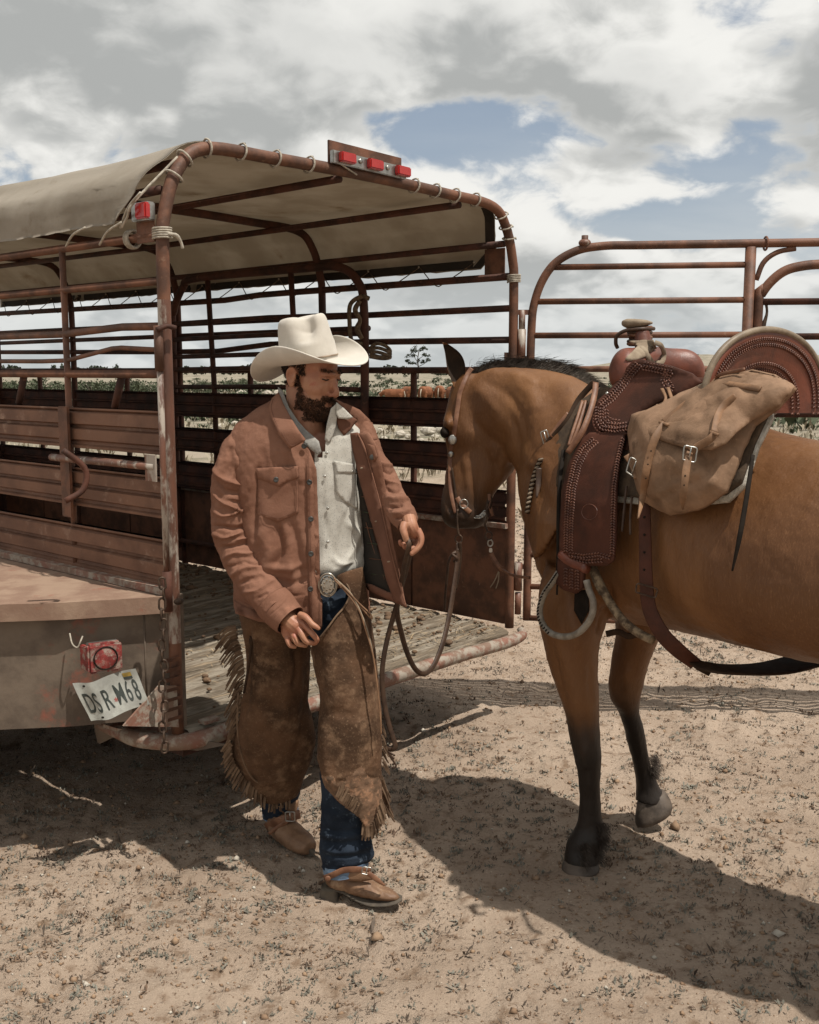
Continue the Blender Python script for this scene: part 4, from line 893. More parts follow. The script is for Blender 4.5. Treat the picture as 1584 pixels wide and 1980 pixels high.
# ------------------------------------------------------------------ the long gates on the right
def build_gates():
    g0 = np.array([.585, 5.045]); gd = nrm([.97, -.13, 0]); G2 = lambda x, z, o=0: np.array([g0[0], g0[1]+o, z])+gd*x
    t = thing('pipe_gate', (g0[0], g0[1], .47), 'long red pipe gate with a rounded top corner, hinged beside the trailer', 'gate')
    tube('gate_frame', [G2(0, .47), G2(0, 1.2), G2(0, 1.85), G2(.02, 2.05), (G2(.09, 2.19)), G2(.2, 2.262), G2(.33, 2.285), G2(.50, 2.286), G2(.8, 2.286), G2(1.4, 2.286), G2(3.4, 2.285)], [.020]*11, M['rust'], t, n=80, sides=14)
    L = 1.005
    tube('gate_upright', [G2(L, .47), G2(L, 2.27)], .025, M['rust'], t, sides=14)
    tube('gate_upright', [G2(3.4, .47), G2(3.4, 2.30)], .03, M['rust'], t)
    for x0, z in ((.075, 2.19), (0, 2.03), (0, 1.87), (0, 1.71), (0, 1.55), (0, 1.40), (0, 1.25), (0, 1.10), (0, .95), (0, .80), (0, .64), (0, .48)): tube('gate_rail', [G2(x0, z), G2(L, z)], .0145, M['rust'], t)
    tube('pin_stub', [G2(.245, 2.28), G2(.245, 2.335)], .016, M['rust'], t); v, f = ell_vf(G2(.245, 2.30), (.03, 0, 0), (0, .03, 0), (0, 0, .02)); make('weld_bead', v, f, M['worn'], t)
    v, f = tube_vf([G2(L+.065, 2.285)+gd*.0+np.array([0, .03*math.cos(a), .03*math.sin(a)]) for a in np.linspace(0, 6.28, 20)], .005, 6, cap=False); make('weld_ring', v, f, M['rust'], t)
    tube('gate_frame', [G2(L+.045, .6), G2(L+.045, 1.95), G2(L+.06, 2.06), G2(L+.14, 2.15), G2(L+.24, 2.182), G2(L+.38, 2.188), G2(L+.6, 2.188), G2(L+1.1, 2.188), G2(L+2.3, 2.188)], .022, M['rust'], t, n=50, sides=12)
    tube('gate_brace', [G2(L+.03, 2.12), G2(L+.06, 2.20), G2(L+.12, 2.245), G2(L+.20, 2.26)], .012, M['rust'], t, n=14)
    for z in (2.02, 1.86, 1.70, 1.5, 1.3, 1.1, .9, .7): tube('gate_rail', [G2(L+.05, z), G2(3.4, z)], .0155, M['rustdark'], t)
    tube('latch_chain', [G2(L+.075, 2.03), G2(L+.085, 1.97), G2(L+.07, 1.90), G2(L+.08, 1.86)], [.008, .006, .012, .009], M['steel'], t, n=14)
    h = g0-np.array([.045, 0]); P = lambda z: np.array([h[0], h[1], z])
    for a, b in ((1.90, 1.99), (1.73, 1.90), (.62, .76), (.50, .61)): tube('hinge', [P(a), P(b)], .016 if a > 1.8 or a < .6 else .020, M['worn'], t)
    for z in (1.98, 1.76, .74): v, f = box_vf(P(z)+np.array([0, 0, 0]), (.045, 0, 0), (0, .005, 0), (0, 0, .012)); make('hinge_strap', v, f, M['worn'], t, smooth=False)
    v, f = box_vf(np.array([TP(0, WD, 0)[0]-.03, TP(0, WD, 0)[1], 1.745]), (.012, 0, 0), (0, .004, 0), (0, 0, .045)); make('post_gusset', v, f, M['rust'], TR, smooth=False)
build_gates()
# ------------------------------------------------------------------ the horse
HO = np.array([.78, 3.52]); HB = np.array([.5, -.866]); HL = np.array([-.866, -.5])
B3, L3 = np.array([*HB, 0]), np.array([*HL, 0])
HB2 = np.array([.88, -.475]); HL2 = np.array([-.475, -.88])
def Lt(t):
    k = min(1, max(0, (t-.72)/.35)); q = HL*(1-k)+HL2*k; return q/np.hypot(*q)
def HP(t, l, z):
    c = HO+min(t, .72)*HB; n_ = 12
    if t > .72:
        for i in range(n_): a = Lt(.72+(t-.72)*(i+.5)/n_); c = c+np.array([-a[1], a[0]])*(t-.72)/n_
    q = c+l*Lt(t); return np.array([q[0], q[1], z])
def PL(u, v, l):
    o = np.array([0, 0, H]); d = W(u, v, 3.0)-o; t = (l-(o[:2]-HO) @ HL)/(d[:2] @ HL); return o+d*t
def Lf(z): return float(np.interp(z, [.80, .95, 1.1, 1.3, 1.42, 1.52, 1.60, 1.68], [.33, .355, .36, .335, .29, .235, .175, .12]))
def LS(off):
    def f(uv):
        out = []
        for u, v in np.atleast_2d(uv):
            l = .33
            for _ in range(14): p = PL(u, v, l); l = .6*l+.4*(Lf(p[2])+off)
            out.append(PL(u, v, l))
        return np.array(out)
    return f
def hide_mat():
    m = mat('bay horse coat', (.225, .103, .040), (.150, .064, .024), 3, .50, .5, 120, stretch=(1, 1, .25), spec=.32, fine=(230, (.24, .115, .05), .5, .8), dist=.004, c3=(.10, .045, .02), c3lo=.55, c3hi=.75, c3scale=2.2)
    nt = m.node_tree; N = nt.nodes; L = nt.links; b = N['Principled BSDF']; src = b.inputs['Base Color'].links[0].from_socket
    geo = N.new('ShaderNodeTexCoord'); sep = N.new('ShaderNodeSeparateXYZ'); L.new(geo.outputs['Object'], sep.inputs[0])
    ns = N.new('ShaderNodeTexNoise'); ns.inputs['Scale'].default_value = 9; L.new(geo.outputs['Object'], ns.inputs['Vector'])
    ad = N.new('ShaderNodeMath'); ad.operation = 'MULTIPLY_ADD'; L.new(ns.outputs['Fac'], ad.inputs[0]); ad.inputs[1].default_value = .16; L.new(sep.outputs[2], ad.inputs[2])
    r = N.new('ShaderNodeMapRange'); r.interpolation_type = 'SMOOTHSTEP'; L.new(ad.outputs[0], r.inputs[0]); r.inputs[1].default_value = .70; r.inputs[2].default_value = .50; r.inputs[3].default_value = 0; r.inputs[4].default_value = 1
    mu = W(895, 1015, 3.80)-np.array([HO[0], HO[1], 0]); vd = N.new('ShaderNodeVectorMath'); vd.operation = 'DISTANCE'; L.new(geo.outputs['Object'], vd.inputs[0]); vd.inputs[1].default_value = tuple(mu)
    r2 = N.new('ShaderNodeMapRange'); r2.interpolation_type = 'SMOOTHSTEP'; L.new(vd.outputs['Value'], r2.inputs[0]); r2.inputs[1].default_value = .21; r2.inputs[2].default_value = .06; r2.inputs[3].default_value = 0; r2.inputs[4].default_value = .85
    mx = N.new('ShaderNodeMath'); mx.operation = 'MAXIMUM'; L.new(r.outputs[0], mx.inputs[0]); L.new(r2.outputs[0], mx.inputs[1])
    x = N.new('ShaderNodeMix'); x.data_type = 'RGBA'; L.new(mx.outputs[0], x.inputs[0]); L.new(src, x.inputs[6]); x.inputs[7].default_value = (.016, .011, .008, 1); L.new(x.outputs[2], b.inputs['Base Color'])
    return m
M['coat'] = hide_mat()
M['mane'] = mat('dark mane', (.032, .022, .017), (.075, .06, .05), 30, .7, 0, spec=.15); M['manegrey'] = mat('greying mane', (.26, .23, .20), (.10, .08, .065), 40, .5, 0)
M['muzzle'] = mat('dark ear inside', (.045, .026, .014), None, 20, .9)
HORSE = thing('horse', (HO[0], HO[1], 0), 'brown saddled horse with black lower legs, head lowered beside the man', 'horse')
def build_horse():
    mb = MB(); R = []
    for t, cz, hh, hw in [(-.36, 1.17, .12, .12), (-.32, 1.16, .22, .20), (-.22, 1.16, .29, .255), (-.06, 1.18, .335, .285), (.12, 1.215, .365, .305), (.3, 1.225, .350, .322), (.6, 1.205, .312, .342), (.9, 1.205, .300, .345), (1.2, 1.235, .305, .32), (1.5, 1.25, .28, .29), (1.64, 1.25, .20, .22), (1.70, 1.25, .1, .12)]:
        R.append([*HP(t, 0, cz), *(np.array([*Lt(t), 0])*hw), 0, 0, hh])
    mb.add(*ring_loft_vf(R, 48, 70, e=.93, egg=.16))
    def two(a, b, Y, d):             # section of the neck given by its upper and lower edge
        p, q = W(a[0], a[1], Y), W(b[0], b[1], Y); return [*((p+q)/2), *((p-q)/2), 0.25*d, d, 0]
    R = [two((1225, 830), (1035, 1080), 3.50, .21), two((1180, 775), (1015, 1010), 3.56, .20), two((1120, 733), (1004, 945), 3.65, .165), (two((1060, 716), (996, 905), 3.73, .14)), two((1000, 710), (968, 870), 3.80, .115), two((945, 713), (925, 850), 3.85, .10), two((905, 730), (893, 810), 3.88, .07)]
    mb.add(*ring_loft_vf(R, 40, 50))
    hd = [(722, 893, 925, 3.88, .045), (745, 874, 955, 3.88, .075), (780, 865, 980, 3.87, .092), (812, 858, 994, 3.86, .10), (840, 858, 1001, 3.85, .098), (868, 865, 1003, 3.85, .092), (895, 865, 1001, 3.84, .084), (920, 862, 985, 3.83, .074), (945, 857, 962, 3.82, .066), (970, 852, 948, 3.81, .062), (992, 852, 941, 3.80, .062), (1008, 857, 937, 3.80, .056), (1020, 870, 926, 3.80, .04)]
    mb.add(*ring_loft_vf(rows(hd), 40, 60))
    mb.add(*ell_vf(W(867, 818, 3.84), (.022, 0, 0), (0, .085, 0), (0, 0, .032)))         # brow
    mb.add(*ell_vf(W(876, 990, 3.775), (.035, 0, 0), (0, .03, 0), (0, 0, .03)))          # nostril swell
    mb.add(*ell_vf(W(912, 1008, 3.80), (.032, 0, 0), (0, .035, 0), (0, 0, .024)))        # chin
    mb.add(*ell_vf(W(965, 865, 3.79), (.062, 0, 0), (0, .055, 0), (0, 0, .085)))         # cheek
    near = [(1090, 1060, 1170, 3.46, .15), (1150, 1045, 1180, 3.44, .155), (1200, 1043, 1172, 3.42, .15), (1240, 1050, 1158, 3.41, .13), (1290, 1062, 1155, 3.40, .105), (1340, 1080, 1157, 3.39, .085), (1385, 1094, 1158, 3.39, .072), (1425, 1101, 1161, 3.385, .066), (1460, 1108, 1163, 3.385, .062), (1490, 1116, 1160, 3.385, .052), (1530, 1121, 1160, 3.385, .040), (1570, 1120, 1162, 3.385, .040), (1598, 1114, 1167, 3.385, .047), (1620, 1100, 1170, 3.38, .056), (1638, 1094, 1162, 3.375, .05), (1655, 1092, 1157, 3.37, .055), (1668, 1090, 1158, 3.37, .06)]
    mb.add(*ring_loft_vf(rows(near), 28, 90))
    off = [(1120, 1190, 1330, 3.60, .15), (1180, 1190, 1300, 3.62, .14), (1225, 1192, 1275, 3.64, .11), (1260, 1186, 1262, 3.65, .09), (1295, 1180, 1250, 3.655, .075), (1325, 1177, 1243, 3.66, .066), (1350, 1181, 1237, 3.665, .06), (1375, 1195, 1236, 3.68, .05), (1400, 1205, 1243, 3.69, .045), (1440, 1214, 1251, 3.71, .042), (1475, 1222, 1258, 3.72, .042), (1500, 1228, 1266, 3.73, .047), (1522, 1230, 1276, 3.73, .052), (1536, 1229, 1286, 3.72, .052), (1548, 1228, 1290, 3.71, .05)]
    mb.add(*ring_loft_vf(rows(off), 28, 80))
    for s in (1, -1):                # hind legs, stepping beyond the frame
        P = [HP(1.36, .10*s, 1.34), HP(1.40, .14*s, 1.18), HP(1.41, .18*s, .95), HP(1.42-.06*s, .17*s, .74), HP(1.58-.08*s, .16*s, .55), HP(1.54-.10*s, .16*s, .34), HP(1.52-.12*s, .16*s, .13), HP(1.47-.12*s, .16*s, .06)]
        mb.add(*tube_vf(P, [.08, .19, .175, .115, .065, .045, .055, .055], 18, n=46))
    v, f = blob(mb, .0085, 5)
    st = [([(990, 800), (1000, 850), (1003, 905), (985, 925)], 7, -.011), ([(930, 735), (985, 765), (1012, 820), (1008, 880)], 10, -.007), ([(955, 905), (972, 870), (970, 830)], 8, -.006),
          ([(905, 800), (925, 840), (930, 900), (925, 960)], 12, -.004), ([(893, 880), (905, 930), (912, 975)], 7, .006), ([(880, 850), (900, 930)], 8, -.004), ([(946, 975), (965, 935), (975, 890)], 6, .004), ([(1050, 740), (1075, 800), (1060, 870)], 22, -.010),
          ([(985, 725), (1025, 760), (1035, 800)], 14, .008), ([(940, 720), (1000, 726), (1040, 742)], 8, .006), ([(868, 982), (876, 992), (872, 1000)], 4, -.012), ([(885, 1006), (905, 1012)], 3, -.006), ([(1160, 1230), (1175, 1180), (1172, 1130)], 10, -.02), ([(1130, 1170), (1165, 1200)], 6, -.004),
          ([(1085, 1260), (1110, 1330), (1120, 1400)], 10, .006), ([(1140, 1280), (1142, 1360)], 7, -.005), ([(1128, 1440), (1133, 1490)], 9, .006), ([(1138, 1500), (1142, 1580)], 4, .004), ([(1210, 1290), (1212, 1340)], 8, .006), ([(1228, 1400), (1245, 1480)], 3, .004),
          ([(1060, 980), (1045, 1080), (1060, 1180)], 18, .016), ([(1020, 900), (1050, 960), (1075, 1000)], 16, -.010), ([(1000, 860), (1030, 900), (1050, 880)], 14, .008), ([(915, 745), (950, 780), (975, 830)], 12, .006), ([(1085, 1110), (1110, 1200), (1120, 1260)], 14, .008), ([(1065, 1230), (1080, 1300), (1098, 1370)], 5, -.005), ([(1030, 1000), (1040, 1100)], 8, -.004), ([(1290, 1200), (1380, 1235), (1460, 1240)], 12, .006)]
    st += [([(1145+i*11, 1178), (1148+i*11, 1225)], 2.5, -.004) for i in range(3)]
    v = sculpt(v, f, st); v = fbm_disp(v, f, .0035, 9.0); v = fbm_disp(v, f, .001, 45.0)
    make('body', v, f, M['coat'], HORSE)
    bv = bvh_of(v, f)
    # ears: cupped, open towards the camera
    def ear(pts, Y, dp, name):
        n = 26; rws = cr([(a, b, c) for a, b, c in pts], n); V = []; k = 24
        for v_, a, b in rws:
            c = (a+b)/2; hw = (b-a)/2
            for j in range(k):
                t = 2*math.pi*j/k; x = math.cos(t); y = math.sin(t); dy = dp*(y if y > 0 else -.0-(.62*y*-1)*-1*-1)
                dy = dp*(abs(y) if y > 0 else abs(y)*.62)
                V.append(W(c+x*hw, v_, Y)+np.array([0, dy*(hw/18), 0]))
        fm = []; Fc = []
        for i in range(n-1):
            for j in range(k): Fc.append((i*k+j, i*k+(j+1) % k, (i+1)*k+(j+1) % k, (i+1)*k+j)); fm.append(1 if k//2+1 <= j < k-1 and 2 < i < n-4 else 0)
        Fc += [tuple(range(k))[::-1], tuple(range((n-1)*k, n*k))]; fm += [0, 0]
        make(name, V, Fc, None, HORSE, True, [M['coat'], M['muzzle']], fm)
    ear([(662, 856, 860), (668, 857, 871), (680, 860, 887), (693, 862, 896), (708, 864, 900), (722, 868, 900), (736, 873, 897), (750, 878, 893)], 3.84, .050, 'ear')
    ear([(690, 884, 887), (700, 880, 892), (712, 878, 896), (726, 880, 896), (738, 882, 892)], 3.98, .04, 'ear')
    v, f = ell_vf(W(860, 836, 3.80), (.017, 0, 0), (0, .034, 0), (0, 0, .021)); e = make('eye', v, f, M['dark'], HORSE)
    # mane along the crest
    crest = cr([(905, 722, 3.88), (930, 711, 3.86), (970, 706, 3.83), (1010, 708, 3.79), (1050, 713, 3.74), (1090, 724, 3.69), (1130, 742, 3.64), (1165, 770, 3.58)], 400)
    for nm, lo, hi, mt, cnt in (('mane', 0, 290, 'mane', 6500), ('mane', 200, 399, 'manegrey', 3200)):
        V = []; Fc = []
        for i in range(cnt):
            k = int(rng.uniform(lo, hi)); u, v_, Y = crest[k]; p = W(u+rng.normal(0, 2), v_+6, Y+rng.uniform(-.015, .05)); L = rng.uniform(.04, .11)*(1 if k < 300 else .8)
            d = np.array([rng.normal(.75, .25), rng.uniform(-.1, .7), rng.normal(.28, .13)]); d = d/np.linalg.norm(d); w = np.array([.0005, 0, .0008])
            q = p+d*L*.55+np.array([0, 0, .004]); e_ = p+d*L*.95+np.array([.014, .03, -.020]); m_ = len(V); V += [p-w, p+w, q-w, q+w, e_]; Fc += [(m_, m_+1, m_+3, m_+2), (m_+2, m_+3, m_+4)]
        make(nm, V, Fc, M[mt], HORSE, False)['kind'] = 'stuff'
    # feathers behind the fetlocks
    V = []; Fc = []
    for (u0, v0, Y, n) in ((1164, 1612, 3.36, 600), (1264, 1480, 3.70, 500), (1156, 1640, 3.36, 400), (1130, 1650, 3.31, 300)):
        for i in range(n):
            p = W(u0+rng.normal(0, 5), v0+rng.uniform(-22, 22), Y+rng.uniform(-.03, .03)); d = np.array([rng.uniform(.1, 1), rng.uniform(-.5, .3), rng.uniform(-1, -.3)]); d /= np.linalg.norm(d); L = rng.uniform(.02, .04); w = np.array([.001, .0006, 0]); m_ = len(V)
            V += [p-w, p+w, p+d*L]; Fc.append((m_, m_+1, m_+2))
    make('fetlock_hair', V, Fc, M['mane'], HORSE, False)['kind'] = 'stuff'
    # hooves
    def hoof(rws, tilt, name='hoof'):
        R = np.array(rows(rws)); c = R[0, :3].copy(); v, f = ring_loft_vf(R, 26, 12); v = v.copy(); v[:, 2] += (v[:, 0]-c[0])*tilt; return make(name, v, f, M['hoof'], HORSE)
    hoof([(1655, 1098, 1151, 3.375, .046), (1664, 1092, 1155, 3.365, .054), (1678, 1086, 1159, 3.355, .062), (1682, 1088, 1157, 3.355, .058)], 0)
    hoof([(1540, 1233, 1284, 3.715, .042), (1552, 1231, 1291, 3.71, .050), (1574, 1229, 1299, 3.70, .057), (1584, 1231, 1297, 3.70, .053)], .48)
    for s in (1, -1): v, f = ring_loft_vf([[*HP(1.47-.12*s, .16*s, .06), .05, 0, 0, 0, .05, 0], [*HP(1.46-.12*s, .16*s, .0), .065, 0, 0, 0, .065, 0]], 20); make('hoof', v, f, M['hoof'], HORSE)
    tube('tail', [HP(1.66, 0, 1.38), HP(1.82, 0, 1.25), HP(1.86, 0, .9), HP(1.82, 0, .5)], [.04, .06, .07, .03], M['mane'], HORSE, n=30)
    return bv
HBV = build_horse()
HD = lambda off: drape(HBV, off, 3.78)
def strap(name, pts, hw, m, parent, fn=None, ht=.002, n=None, up=(0, -1, .15), wpx=None, off=None):
    """flat leather strap along photo points laid on the surface fn (or explicit depths as third numbers)"""
    P = [W(*p) if len(p) == 3 else fn(np.array([p]))[0] for p in pts]
    if wpx: hw = [w*pxm(p[1], q[1]) for w, p, q in zip(wpx, pts, P)]
    v, f = tube_vf(P, hw if not np.isscalar(hw) else [hw]*len(P), n=n or max(8, len(P)*7), up=up, flat=(1.0, ht)); return make(name, v, f, m, parent)
def buckle(name, c, ax, az, m, parent, r=.0022, tongue=True):
    q = [c-ax-az, c-ax*1.08, c-ax+az, c+az*1.08, c+ax+az, c+ax*1.08, c+ax-az, c-az*1.08, c-ax-az]
    v, f = tube_vf(q, r, 8, n=44, cap=False); o = make(name, v, f, m, parent)
    if tongue: tube('tongue', [c-az*.9, c+az*1.0+np.array([0, -.004, 0])], r*.8, m, o)
    return o
# ------------------------------------------------------------------ the saddle
def build_saddle():
    S = thing('saddle', tuple(HP(.35, 0, 1.2)), 'dark tooled leather stock saddle with wrapped horn on the brown horse', 'saddle')
    pad = [(1041, 906), (1050, 872), (1066, 846), (1110, 790), (1165, 752), (1300, 760), (1420, 750), (1480, 760), (1490, 800), (1462, 858), (1436, 935), (1405, 958), (1300, 968), (1200, 960), (1088, 946), (1066, 936), (1047, 924)]
    flc = [(1039, 908), (1049, 885), (1100, 870), (1300, 810), (1450, 790), (1495, 790), (1498, 810), (1470, 866), (1446, 940), (1412, 972), (1300, 984), (1200, 972), (1088, 966), (1062, 952), (1044, 930)]
    fl = shell('fleece_pad', flc, LS(-.004), .012, M['wool'], S, step=9, puff=.004); shell('felt_pad', pad, LS(.012), .012, M['felt'], S, step=9, puff=.003)
    # swell and horn
    sw = MB()
    R = []
    for l, z, r, t in [(.185, 1.690, .020, .08), (.172, 1.695, .052, .08), (.14, 1.705, .068, .07), (.08, 1.715, .062, .05), (0, 1.725, .058, .04), (-.08, 1.715, .062, .05), (-.14, 1.705, .068, .07), (-.172, 1.695, .052, .08), (-.185, 1.69, .02, .08)]:
        R.append([*HP(t, l, z), *(B3*r*.85), 0, 0, r])
    sw.add(*ring_loft_vf(R, 32, 50)); sw.add(*ring_loft_vf([[*HP(.05, 0, 1.58), *(L3*.17), *(B3*.09)], [*HP(.05, 0, 1.66), *(L3*.12), *(B3*.07)], [*HP(.02, 0, 1.76), *(L3*.04), *(B3*.035)], [*HP(-.005, 0, 1.84), *(L3*.026), *(B3*.026)]], 28, 24))
    v, f = blob(sw, .006, 4); swo = make('swell', v, f, M['leatherred'], S); sb = bvh_of(v, f)
    hx = proj(HP(0, 0, 1.84)); hc = PL(1237, 652, -.01); 
    v, f = ring_loft_vf([[*(hc+np.array([0, 0, -.03])), .036, 0, 0, 0, .036, 0], [*(hc+np.array([-.002, 0, .02])), .034, 0, 0, 0, .034, 0], [*(hc+np.array([-.004, 0, .038])), .034, 0, 0, 0, .034, 0]], 24); hn = make('horn', v, f, M['leather'], S)
    v, f = ring_loft_vf([[*(hc+np.array([-.010, 0, .034])), .034, 0, .004, 0, .04, 0], [*(hc+np.array([-.010, 0, .042])), .050, 0, .002, 0, .05, 0], [*(hc+np.array([-.010, 0, .052])), .050, 0, -.002, 0, .05, 0], [*(hc+np.array([-.010, 0, .058])), .036, 0, -.003, 0, .04, 0]], 28, 14); make('horn_cap', v, f, M['wrap'], hn)
    for k in range(5):
        r = .037+.001*k % 3*.001; z = -.022+k*.0125; tl = .10*math.sin(k*2.1)
        v, f = tube_vf([hc+np.array([r*math.cos(a), r*math.sin(a), z+tl*.05*math.cos(a)]) for a in np.linspace(0, 2*np.pi, 26)], 1.0, up=(0, 0, 1), flat=(.0035, .006), cap=False)
        v, f = tube_vf([hc+np.array([r*math.cos(a), r*math.sin(a), z+tl*.05*math.cos(a)]) for a in np.linspace(0, 2*np.pi, 26)], .0062, 8, cap=False); make('horn_wrap', v, f, M['rein'] if k % 2 else M['strap'], hn)
    tube('wrap_end', [hc+np.array([.045, -.01, .028]), hc+np.array([.0, -.045, .026]), hc+np.array([-.05, -.03, .022]), hc+np.array([-.078, -.01, .005]), hc+np.array([-.080, 0, -.02]), hc+np.array([-.072, .01, -.035])], .0065, M['rein'], hn, n=30)
    SD = drape(sb, .0, 3.36)
    for ol in ([(1209, 694), (1222, 680), (1234, 668), (1246, 668), (1262, 672), (1248, 690), (1232, 696), (1214, 699)], [(1216, 659), (1264, 657), (1270, 672), (1258, 682), (1236, 676)]): shell('hide_patch', ol, lambda uv: np.array([W(u, v_, (lambda h: h[0][1]-.004 if h else 3.40)(hit(sb, u, v_))) for u, v_ in uv]), .004, M['wrap'], S, step=5, smooth_n=2)
    def onsw(off): return lambda uv: np.array([W(u, v_, (lambda h: h[0][1]-off if h else 3.40)(hit(sb, u, v_))) for u, v_ in uv])
    strap('hide_strap', [(1232, 664), (1242, 674), (1252, 688), (1262, 704)], .009, M['wrap'], S, onsw(.010), .003); strap('hide_strap', [(1266, 662), (1278, 668), (1284, 684), (1280, 700), (1268, 702)], .008, M['wrap'], S, onsw(.010), .003)
    # seat and cantle
    R = []
    for t, z, hw, hh in [(.10, 1.60, .13, .04), (.22, 1.575, .14, .04), (.34, 1.58, .16, .045), (.44, 1.60, .18, .06), (.50, 1.64, .18, .05)]: R.append([*HP(t, 0, z), *(L3*hw), 0, 0, hh])
    v, f = ring_loft_vf(R, 36, 24); make('seat', v, f, M['leatherred'], S)
    V = []; nA = 60; nR = 14
    cant = lambda a, r: HP(.44+.10*r, .255*math.cos(a)*r, 1.575+.245*math.sin(a)**.75*r)
    for side in (0, 1):
        for i in range(nR+1):
            r = i/nR
            for j in range(nA+1):
                a = math.pi*j/nA; p = cant(a, max(r, .02)); dish = .05*(1-r*r); V.append(p-B3*(dish*0+.012*side)+B3*.03*math.sin(math.pi*r)*.8)
    k = (nR+1)*(nA+1); q = gridfaces(nR+1, nA+1, False); Fc = [tuple(x) for x in q]+[tuple(x[::-1]+k) for x in q]; b = nR*(nA+1)
    Fc += [(b+j, b+j+1, k+b+j+1, k+b+j) for j in range(nA)]
    ca = make('cantle', V, Fc, M['leatherred'], S)
    tube('cantle_binding', [cant(math.pi*j/40, 1.0)-B3*.006 for j in range(41)], .0100, M['rim'], ca, n=90, sides=12)
    mb = MB()
    for r in (.89, .82, .60, .53):
        NB = int(88*r); pts = [cant(math.pi*j/NB, r) for j in range(0, NB+1)]
        for j, p in enumerate(pts):
            rr = r; p = p+B3*(.03*math.sin(math.pi*rr)*.8+.003)
            for sg in (-1, 1): a = math.pi*j/NB; d = L3*math.cos(a+sg*.8)+np.array([0, 0, 1])*math.sin(a+sg*.8); mb.add(*ell_vf(p+d*.004*sg, d*.0052, nrm(np.cross(d, B3))*.0023, B3*.003, 6, 4))
    o = mb.build('cantle_tooling', M['braid'], ca); o['kind'] = 'stuff'
    # jockey and fender
    jk = [(1228, 696), (1214, 711), (1198, 736), (1176, 761), (1156, 778), (1149, 800), (1149, 819), (1159, 833), (1187, 840), (1212, 836), (1221, 822), (1240, 800), (1272, 780), (1330, 760), (1360, 740), (1340, 722), (1312, 712), (1298, 707), (1264, 700), (1242, 695)]
    def LSr(off, blendtop=True):
        base = LS(off)
        return base
    skirt = [(1120, 850), (1140, 806), (1165, 775), (1230, 742), (1330, 730), (1400, 735), (1400, 800), (1330, 838), (1260, 842), (1222, 850), (1216, 872), (1170, 872), (1130, 866)]
    shell('skirt', skirt, LS(.026), .006, M['leather'], S, step=8, puff=.003)
    fd = [(1142, 838), (1125, 853), (1112, 878), (1100, 900), (1089, 947), (1085, 1017), (1084, 1072), (1105, 1084), (1137, 1094), (1174, 1094), (1189, 1084), (1193, 1045), (1194, 1000), (1195, 942), (1200, 892), (1212, 836)]
    shell('fender', fd, LS(.050), .006, M['leather'], S, step=7, puff=.006, puffw=10)
    b = beads_vf([[(1148, 850), (1126, 868), (1112, 898), (1101, 945), (1097, 1010), (1096, 1066)], [(1156, 856), (1136, 874), (1122, 902), (1111, 948), (1107, 1010), (1106, 1064)], [(1206, 850), (1196, 892), (1189, 944), (1187, 1010), (1186, 1070)], [(1104, 1072), (1130, 1076), (1160, 1072), (1180, 1078)], [(1108, 1080), (1135, 1086), (1165, 1084)]], LS(.058), 8.0, .0045, hm=.0026); o = b.build('fender_tooling', M['braid'], S); o['kind'] = 'stuff'
    v, f = tube_vf(list(LS(.062)(np.array([(1140+15*math.cos(a), 990+15*math.sin(a)) for a in np.linspace(0, 6.2, 30)]))), .0014, 5, cap=False); make('maker_ring', v, f, M['braid'], S)
    shell('jockey', jk, LS(.046), .007, M['leather'], S, step=7, puff=.008, puffw=12)
    b = beads_vf([[(1232, 703), (1218, 718), (1200, 744), (1180, 767), (1162, 782)], [(1240, 708), (1226, 724), (1207, 750), (1187, 774), (1168, 788)], [(1248, 704), (1275, 709), (1300, 714)], [(1246, 712), (1272, 717), (1292, 722)],
                  [(1156, 790), (1156, 814), (1165, 829), (1190, 833), (1212, 830)], [(1165, 792), (1165, 812), (1174, 822), (1194, 825), (1212, 822)], [(1174, 795), (1175, 808), (1183, 815), (1198, 817)], [(1290, 722), (1282, 735), (1290, 750), (1302, 754)], [(1300, 722), (1292, 736), (1300, 748)]], LS(.058), 8.0, .0045, hm=.0028); o = b.build('jockey_tooling', M['braid'], S); o['kind'] = 'stuff'
    v, f = tube_vf(list(LS(.055)(np.array([(1149, 800), (1148, 820), (1159, 836), (1187, 843), (1213, 838)]))), .004, 7, n=40); make('jockey_edge', v, f, M['leather'], S)
    v, f = ell_vf(LS(.060)(np.array([(1174, 761)]))[0], (.006, 0, 0), (0, .004, 0), (0, 0, .006), 12, 8); make('concho', v, f, M['chrome'], S)
    # stirrup leathers, keeper, stirrup
    tube('leather_roll', list(LS(.055)(np.array([(1086, 1072), (1105, 1088), (1135, 1100)]))), .016, M['leatherred'], S, n=14)
    shell('keeper', [(1084, 1080), (1081, 1128), (1095, 1140), (1118, 1147), (1131, 1136), (1134, 1098)], LS(.052), .012, M['leather'], S, step=6, puff=.006)
    b = beads_vf([[(1095, 1100), (1095, 1130)], [(1106, 1102), (1106, 1136)], [(1117, 1104), (1117, 1138)]], LS(.068), 7, .003); b.build('keeper_tooling', M['braid'], S)['kind'] = 'stuff'
    SP = lambda pts, l: [PL(u, v_, l) for u, v_ in pts]
    st = tube('stirrup', SP([(1080, 1108), (1068, 1126), (1052, 1150), (1044, 1178), (1048, 1203), (1064, 1223), (1088, 1231), (1112, 1227), (1132, 1211), (1145, 1188), (1147, 1163), (1139, 1140), (1134, 1122)], .42), [.0105]*13, M['rawhide'], S, n=70, sides=12)
    mb = MB(); pth = cr(SP([(1080, 1108), (1068, 1126), (1052, 1150), (1044, 1178), (1048, 1203), (1064, 1223)], .432), 22)
    for i, p in enumerate(pth): mb.add(*ell_vf(p+np.array([-.007, -.004, 0]), (.004, 0, .004), (0, .004, 0), (-.002, 0, .002), 6, 4))
    mb.build('stitching', M['dark'], st)
